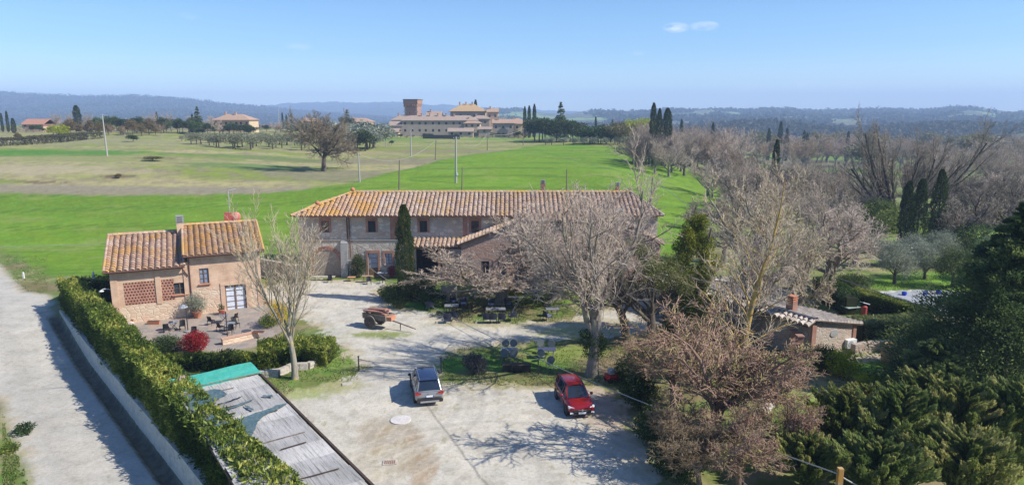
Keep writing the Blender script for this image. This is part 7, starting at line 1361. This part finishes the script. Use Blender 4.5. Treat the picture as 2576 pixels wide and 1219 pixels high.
belt([VA, VB, VC, VA, VOL], 1900, 2640, 300, 620, 326, 354, 90, 'hazy tree on the valley floor', 'trees scattered over the valley', wide=1.4)
belt([VG, VB, VG2], 515, 640, 298, 312, 306, 318, 12, 'tree before the country house', 'trees before the country house', wide=1.5)
belt([VG, VB, VO, VC], 640, 960, 345, 375, 303, 314, 34, 'tree on the ridge left of the tower', 'trees along the ridge left of the tower', wide=1.3)
belt([VG, VB, VG2], 20, 130, 285, 297, 312, 322, 9, 'tree beside the low brick farm building', 'trees beside the low brick farm building', wide=1.4)
lp = [(1585, 384), (1620, 394), (1700, 416), (1770, 436), (1815, 452), (1850, 480), (1875, 520)]
for i in range(34):
    u_ = (i+rs.rand()*.6)/34*6; k_ = min(int(u_), 5); f_ = u_-k_; px = lp[k_][0]+(lp[k_+1][0]-lp[k_][0])*f_+6+rs.rand()*26; py = lp[k_][1]+(lp[k_+1][1]-lp[k_][1])*f_-3-rs.rand()*5
    v_ = [VB, VD, VA, VC][int(rs.rand()*4)]; put(v_, px, py, py-62-rs.rand()*34, 'bare tree bordering the green field on its right, %s one %s' % (DESC[id(v_)], ('at the far end', 'near the far end', 'in the middle', 'near the farmhouse')[min(3, i//9)]), 'tree', 'bare trees bordering the green field on its right', rz=rs.rand()*6.28, wide=1.15)
belt([VG, VD], 1230, 1330, 330, 338, 325, 334, 7, 'bush at the foot of the hamlet', 'bushes at the foot of the hamlet', 'bush', 1.6)
belt([VG, VO, VD], 985, 1240, 325, 334, 334, 342, 16, 'bush in the hamlet gardens', 'bushes in the hamlet gardens', 'bush', 1.8)
for px, py, pyt, v, lab, wd in ((44, 352, 332, VR, 'round rusty bush alone in the far left field', 1.2), (335, 356, 336, VLG, 'green bush at the thin bent tree in the meadow', 1.6), (385, 405, 392, VOL, 'low brown bramble patch in the middle of the left meadow', 4.0), (300, 448, 436, VR, 'small dark bramble clump left of the oak field', 2.4), (600, 375, 366, VG, 'dark shrub in the meadow below the olive grove', 1.5), (870, 302, 290, VG, 'dark round tree left of the tower pole', 1.2), (985, 365, 352, VG, 'dark round bush before the hamlet gardens', 1.4), (1035, 283+20, 268, VA, 'bare tree beside the tower', 1.), (1238, 0, 266, VB, 'bare round tree behind the villa', 1.2), (230, 0, 300, VR, 'bare rusty tree by the left pole', 1)):
    if py: put(v, px, py, pyt, lab, 'bush' if wd > 1.1 else 'tree', wide=wd) if py > 320 else put(v, px, 0, pyt, lab, 'tree', Y=385, wide=wd)
    else: put(v, px, 0, pyt, lab, 'tree', Y=395 if px > 1000 else 280, wide=wd)
# hedgerow across the far left field
q = [G(-80, 372), G(80, 362), G(160, 356), G(238, 348)]; t = thing('hedgerow', 'dark brown hedgerow crossing the far left field', 'hedge', (0, 0, 0)); V, Q, A = hedge_leaves(88, [(p.x, p.y) for p in q], 6, 2.2, lambda x, y: hgt(x, y), 9000, .55, rough=.5); np_mesh('foliage', V, [Q], foliage('hedgerow_brown', (.07, .06, .03), (.12, .095, .05), (.12, .13, .045)), t, attr=A)
# grass: tufts on the banks, lawn and meadow edges
def tufts(name, polys, n, size, m, seed, test=None):
    rs = np.random.RandomState(seed); V = []
    x = []; y = []
    for (px0, px1, py0, py1, k) in polys:
        for _ in range(k): p = G(px0+(px1-px0)*rs.rand(), 0, 0) if False else None
        X = px0+(px1-px0)*rs.rand(k); Yp = py0+(py1-py0)*rs.rand(k); a = (X-1288)/F; b = (609.5-Yp)/F; dy = CP+b*SP; dz = -SP+b*CP; t_ = -CAM_H/dz; x.append(a*t_); y.append(dy*t_)
    x = np.concatenate(x); y = np.concatenate(y); M_ = region_masks(x, y); ok = (M_['yard'] < .1+rs.rand(len(x))*.5) & (M_['road'] < -.1) & (M_['terrace'] < -.1) & (M_['pool'] < 0) & (M_['court'] < .3) & (M_['path'] < 0)
    s_ = road_s(x, y); ok &= ~((s_ > -.3) & (s_ < 1.1) & (road_t(x, y) > -1)); cl = fbm(x*.8, y*.8, 99, 3) > .42; ok &= cl
    x = x[ok]; y = y[ok]; z = hgt(x, y)+.04; C = np.stack([x, y, z], 1); n = len(x); L, Q, A = leaves_at(rs, C, np.tile([0, 0, 1.], (n, 1)), size, .35, None, 0, .5)
    tag(np_mesh(name, L, [Q], m, attr=A), kind='stuff')
FG = foliage('lawn_grass', (.07, .12, .02), (.15, .22, .04), (.32, .3, .13), .3)
tufts('grass', [(700, 950, 820, 960, 5000), (1080, 1620, 860, 970, 9000), (960, 1480, 735, 815, 9000), (1900, 2260, 900, 1100, 9000), (2100, 2460, 690, 735, 6000), (0, 120, 640, 740, 4000), (0, 90, 1000, 1219, 6000), (600, 740, 940, 1060, 2500), (930, 1000, 820, 850, 400), (1450, 1620, 790, 900, 2500)], 0, .13, FG, 5)

# woods on the far hills: thousands of crowns that read as one mass
def woods(name, prof, Y0, Y1, Z_, n, size, m, seed, t0=.0, gap=.42, k=7):
    """crowns standing on the hill surface"""
    rs = np.random.RandomState(seed); dg = bpy.context.evaluated_depsgraph_get(); o = Z_; me = o.data; co = np.empty(len(me.vertices)*3, dtype=np.float32); me.vertices.foreach_get('co', co); co = co.reshape(-1, 3)
    i = rs.randint(0, len(co), n); x = co[i, 0]+rs.normal(0, 8, n); y = co[i, 1]+rs.normal(0, 14, n); z = co[i, 2]; vis = np.abs(x/y) < .85; w_ = fbm(x/170., y/170., seed+2, 4); ok = (w_ > gap) & vis
    x, y, z = x[ok], y[ok], z[ok]; n = len(x); h = size*(.6+.8*rs.rand(n)); C = np.repeat(np.stack([x, y, z+h*.45], 1), k, 0)+rs.normal(0, 1, (n*k, 3))*np.repeat(h, k)[:, None]*np.array([.38, .38, .26]); v = np.repeat(rs.rand(n), k)
    L, Q, A = leaves_at(rs, C, vnorm(rs.normal(0, 1, (n*k, 3))), size*.8, .8, v); tag(np_mesh(name, L, [Q], m, attr=A), kind='stuff')
hl_ = [o for o in S.objects if o.name.startswith('hills')]
FW = foliage('far_woods', (.05, .06, .04), (.08, .08, .055), (.11, .1, .07), .5); 
woods('woodland', None, 0, 0, hl_[2], 30000, 11, FW, 301, gap=.545, k=10); woods('woodland', None, 0, 0, hl_[3], 9000, 6, FW, 303, gap=.52); woods('woodland', None, 0, 0, hl_[0], 24000, 7, FW, 302, gap=.25, k=4)
# ---------------- air
hz = MB().box((0, 2900, 93), (9200, 7400, 260)).build('haze', [])
hz.data.materials.clear(); hm = bpy.data.materials.new('air'); hm.use_nodes = True; hn = hm.node_tree; hn.nodes.clear()
pv = hn.nodes.new('ShaderNodeVolumePrincipled'); ho = hn.nodes.new('ShaderNodeOutputMaterial'); pv.inputs['Color'].default_value = (.5, .68, 1, 1); pv.inputs['Density'].default_value = .00028; pv.inputs['Anisotropy'].default_value = 0
hn.links.new(pv.outputs[0], ho.inputs['Volume']); hz.data.materials.append(hm); tag(hz, kind='stuff')
S.cycles.volume_bounces = 1 if hasattr(S, 'cycles') else 0
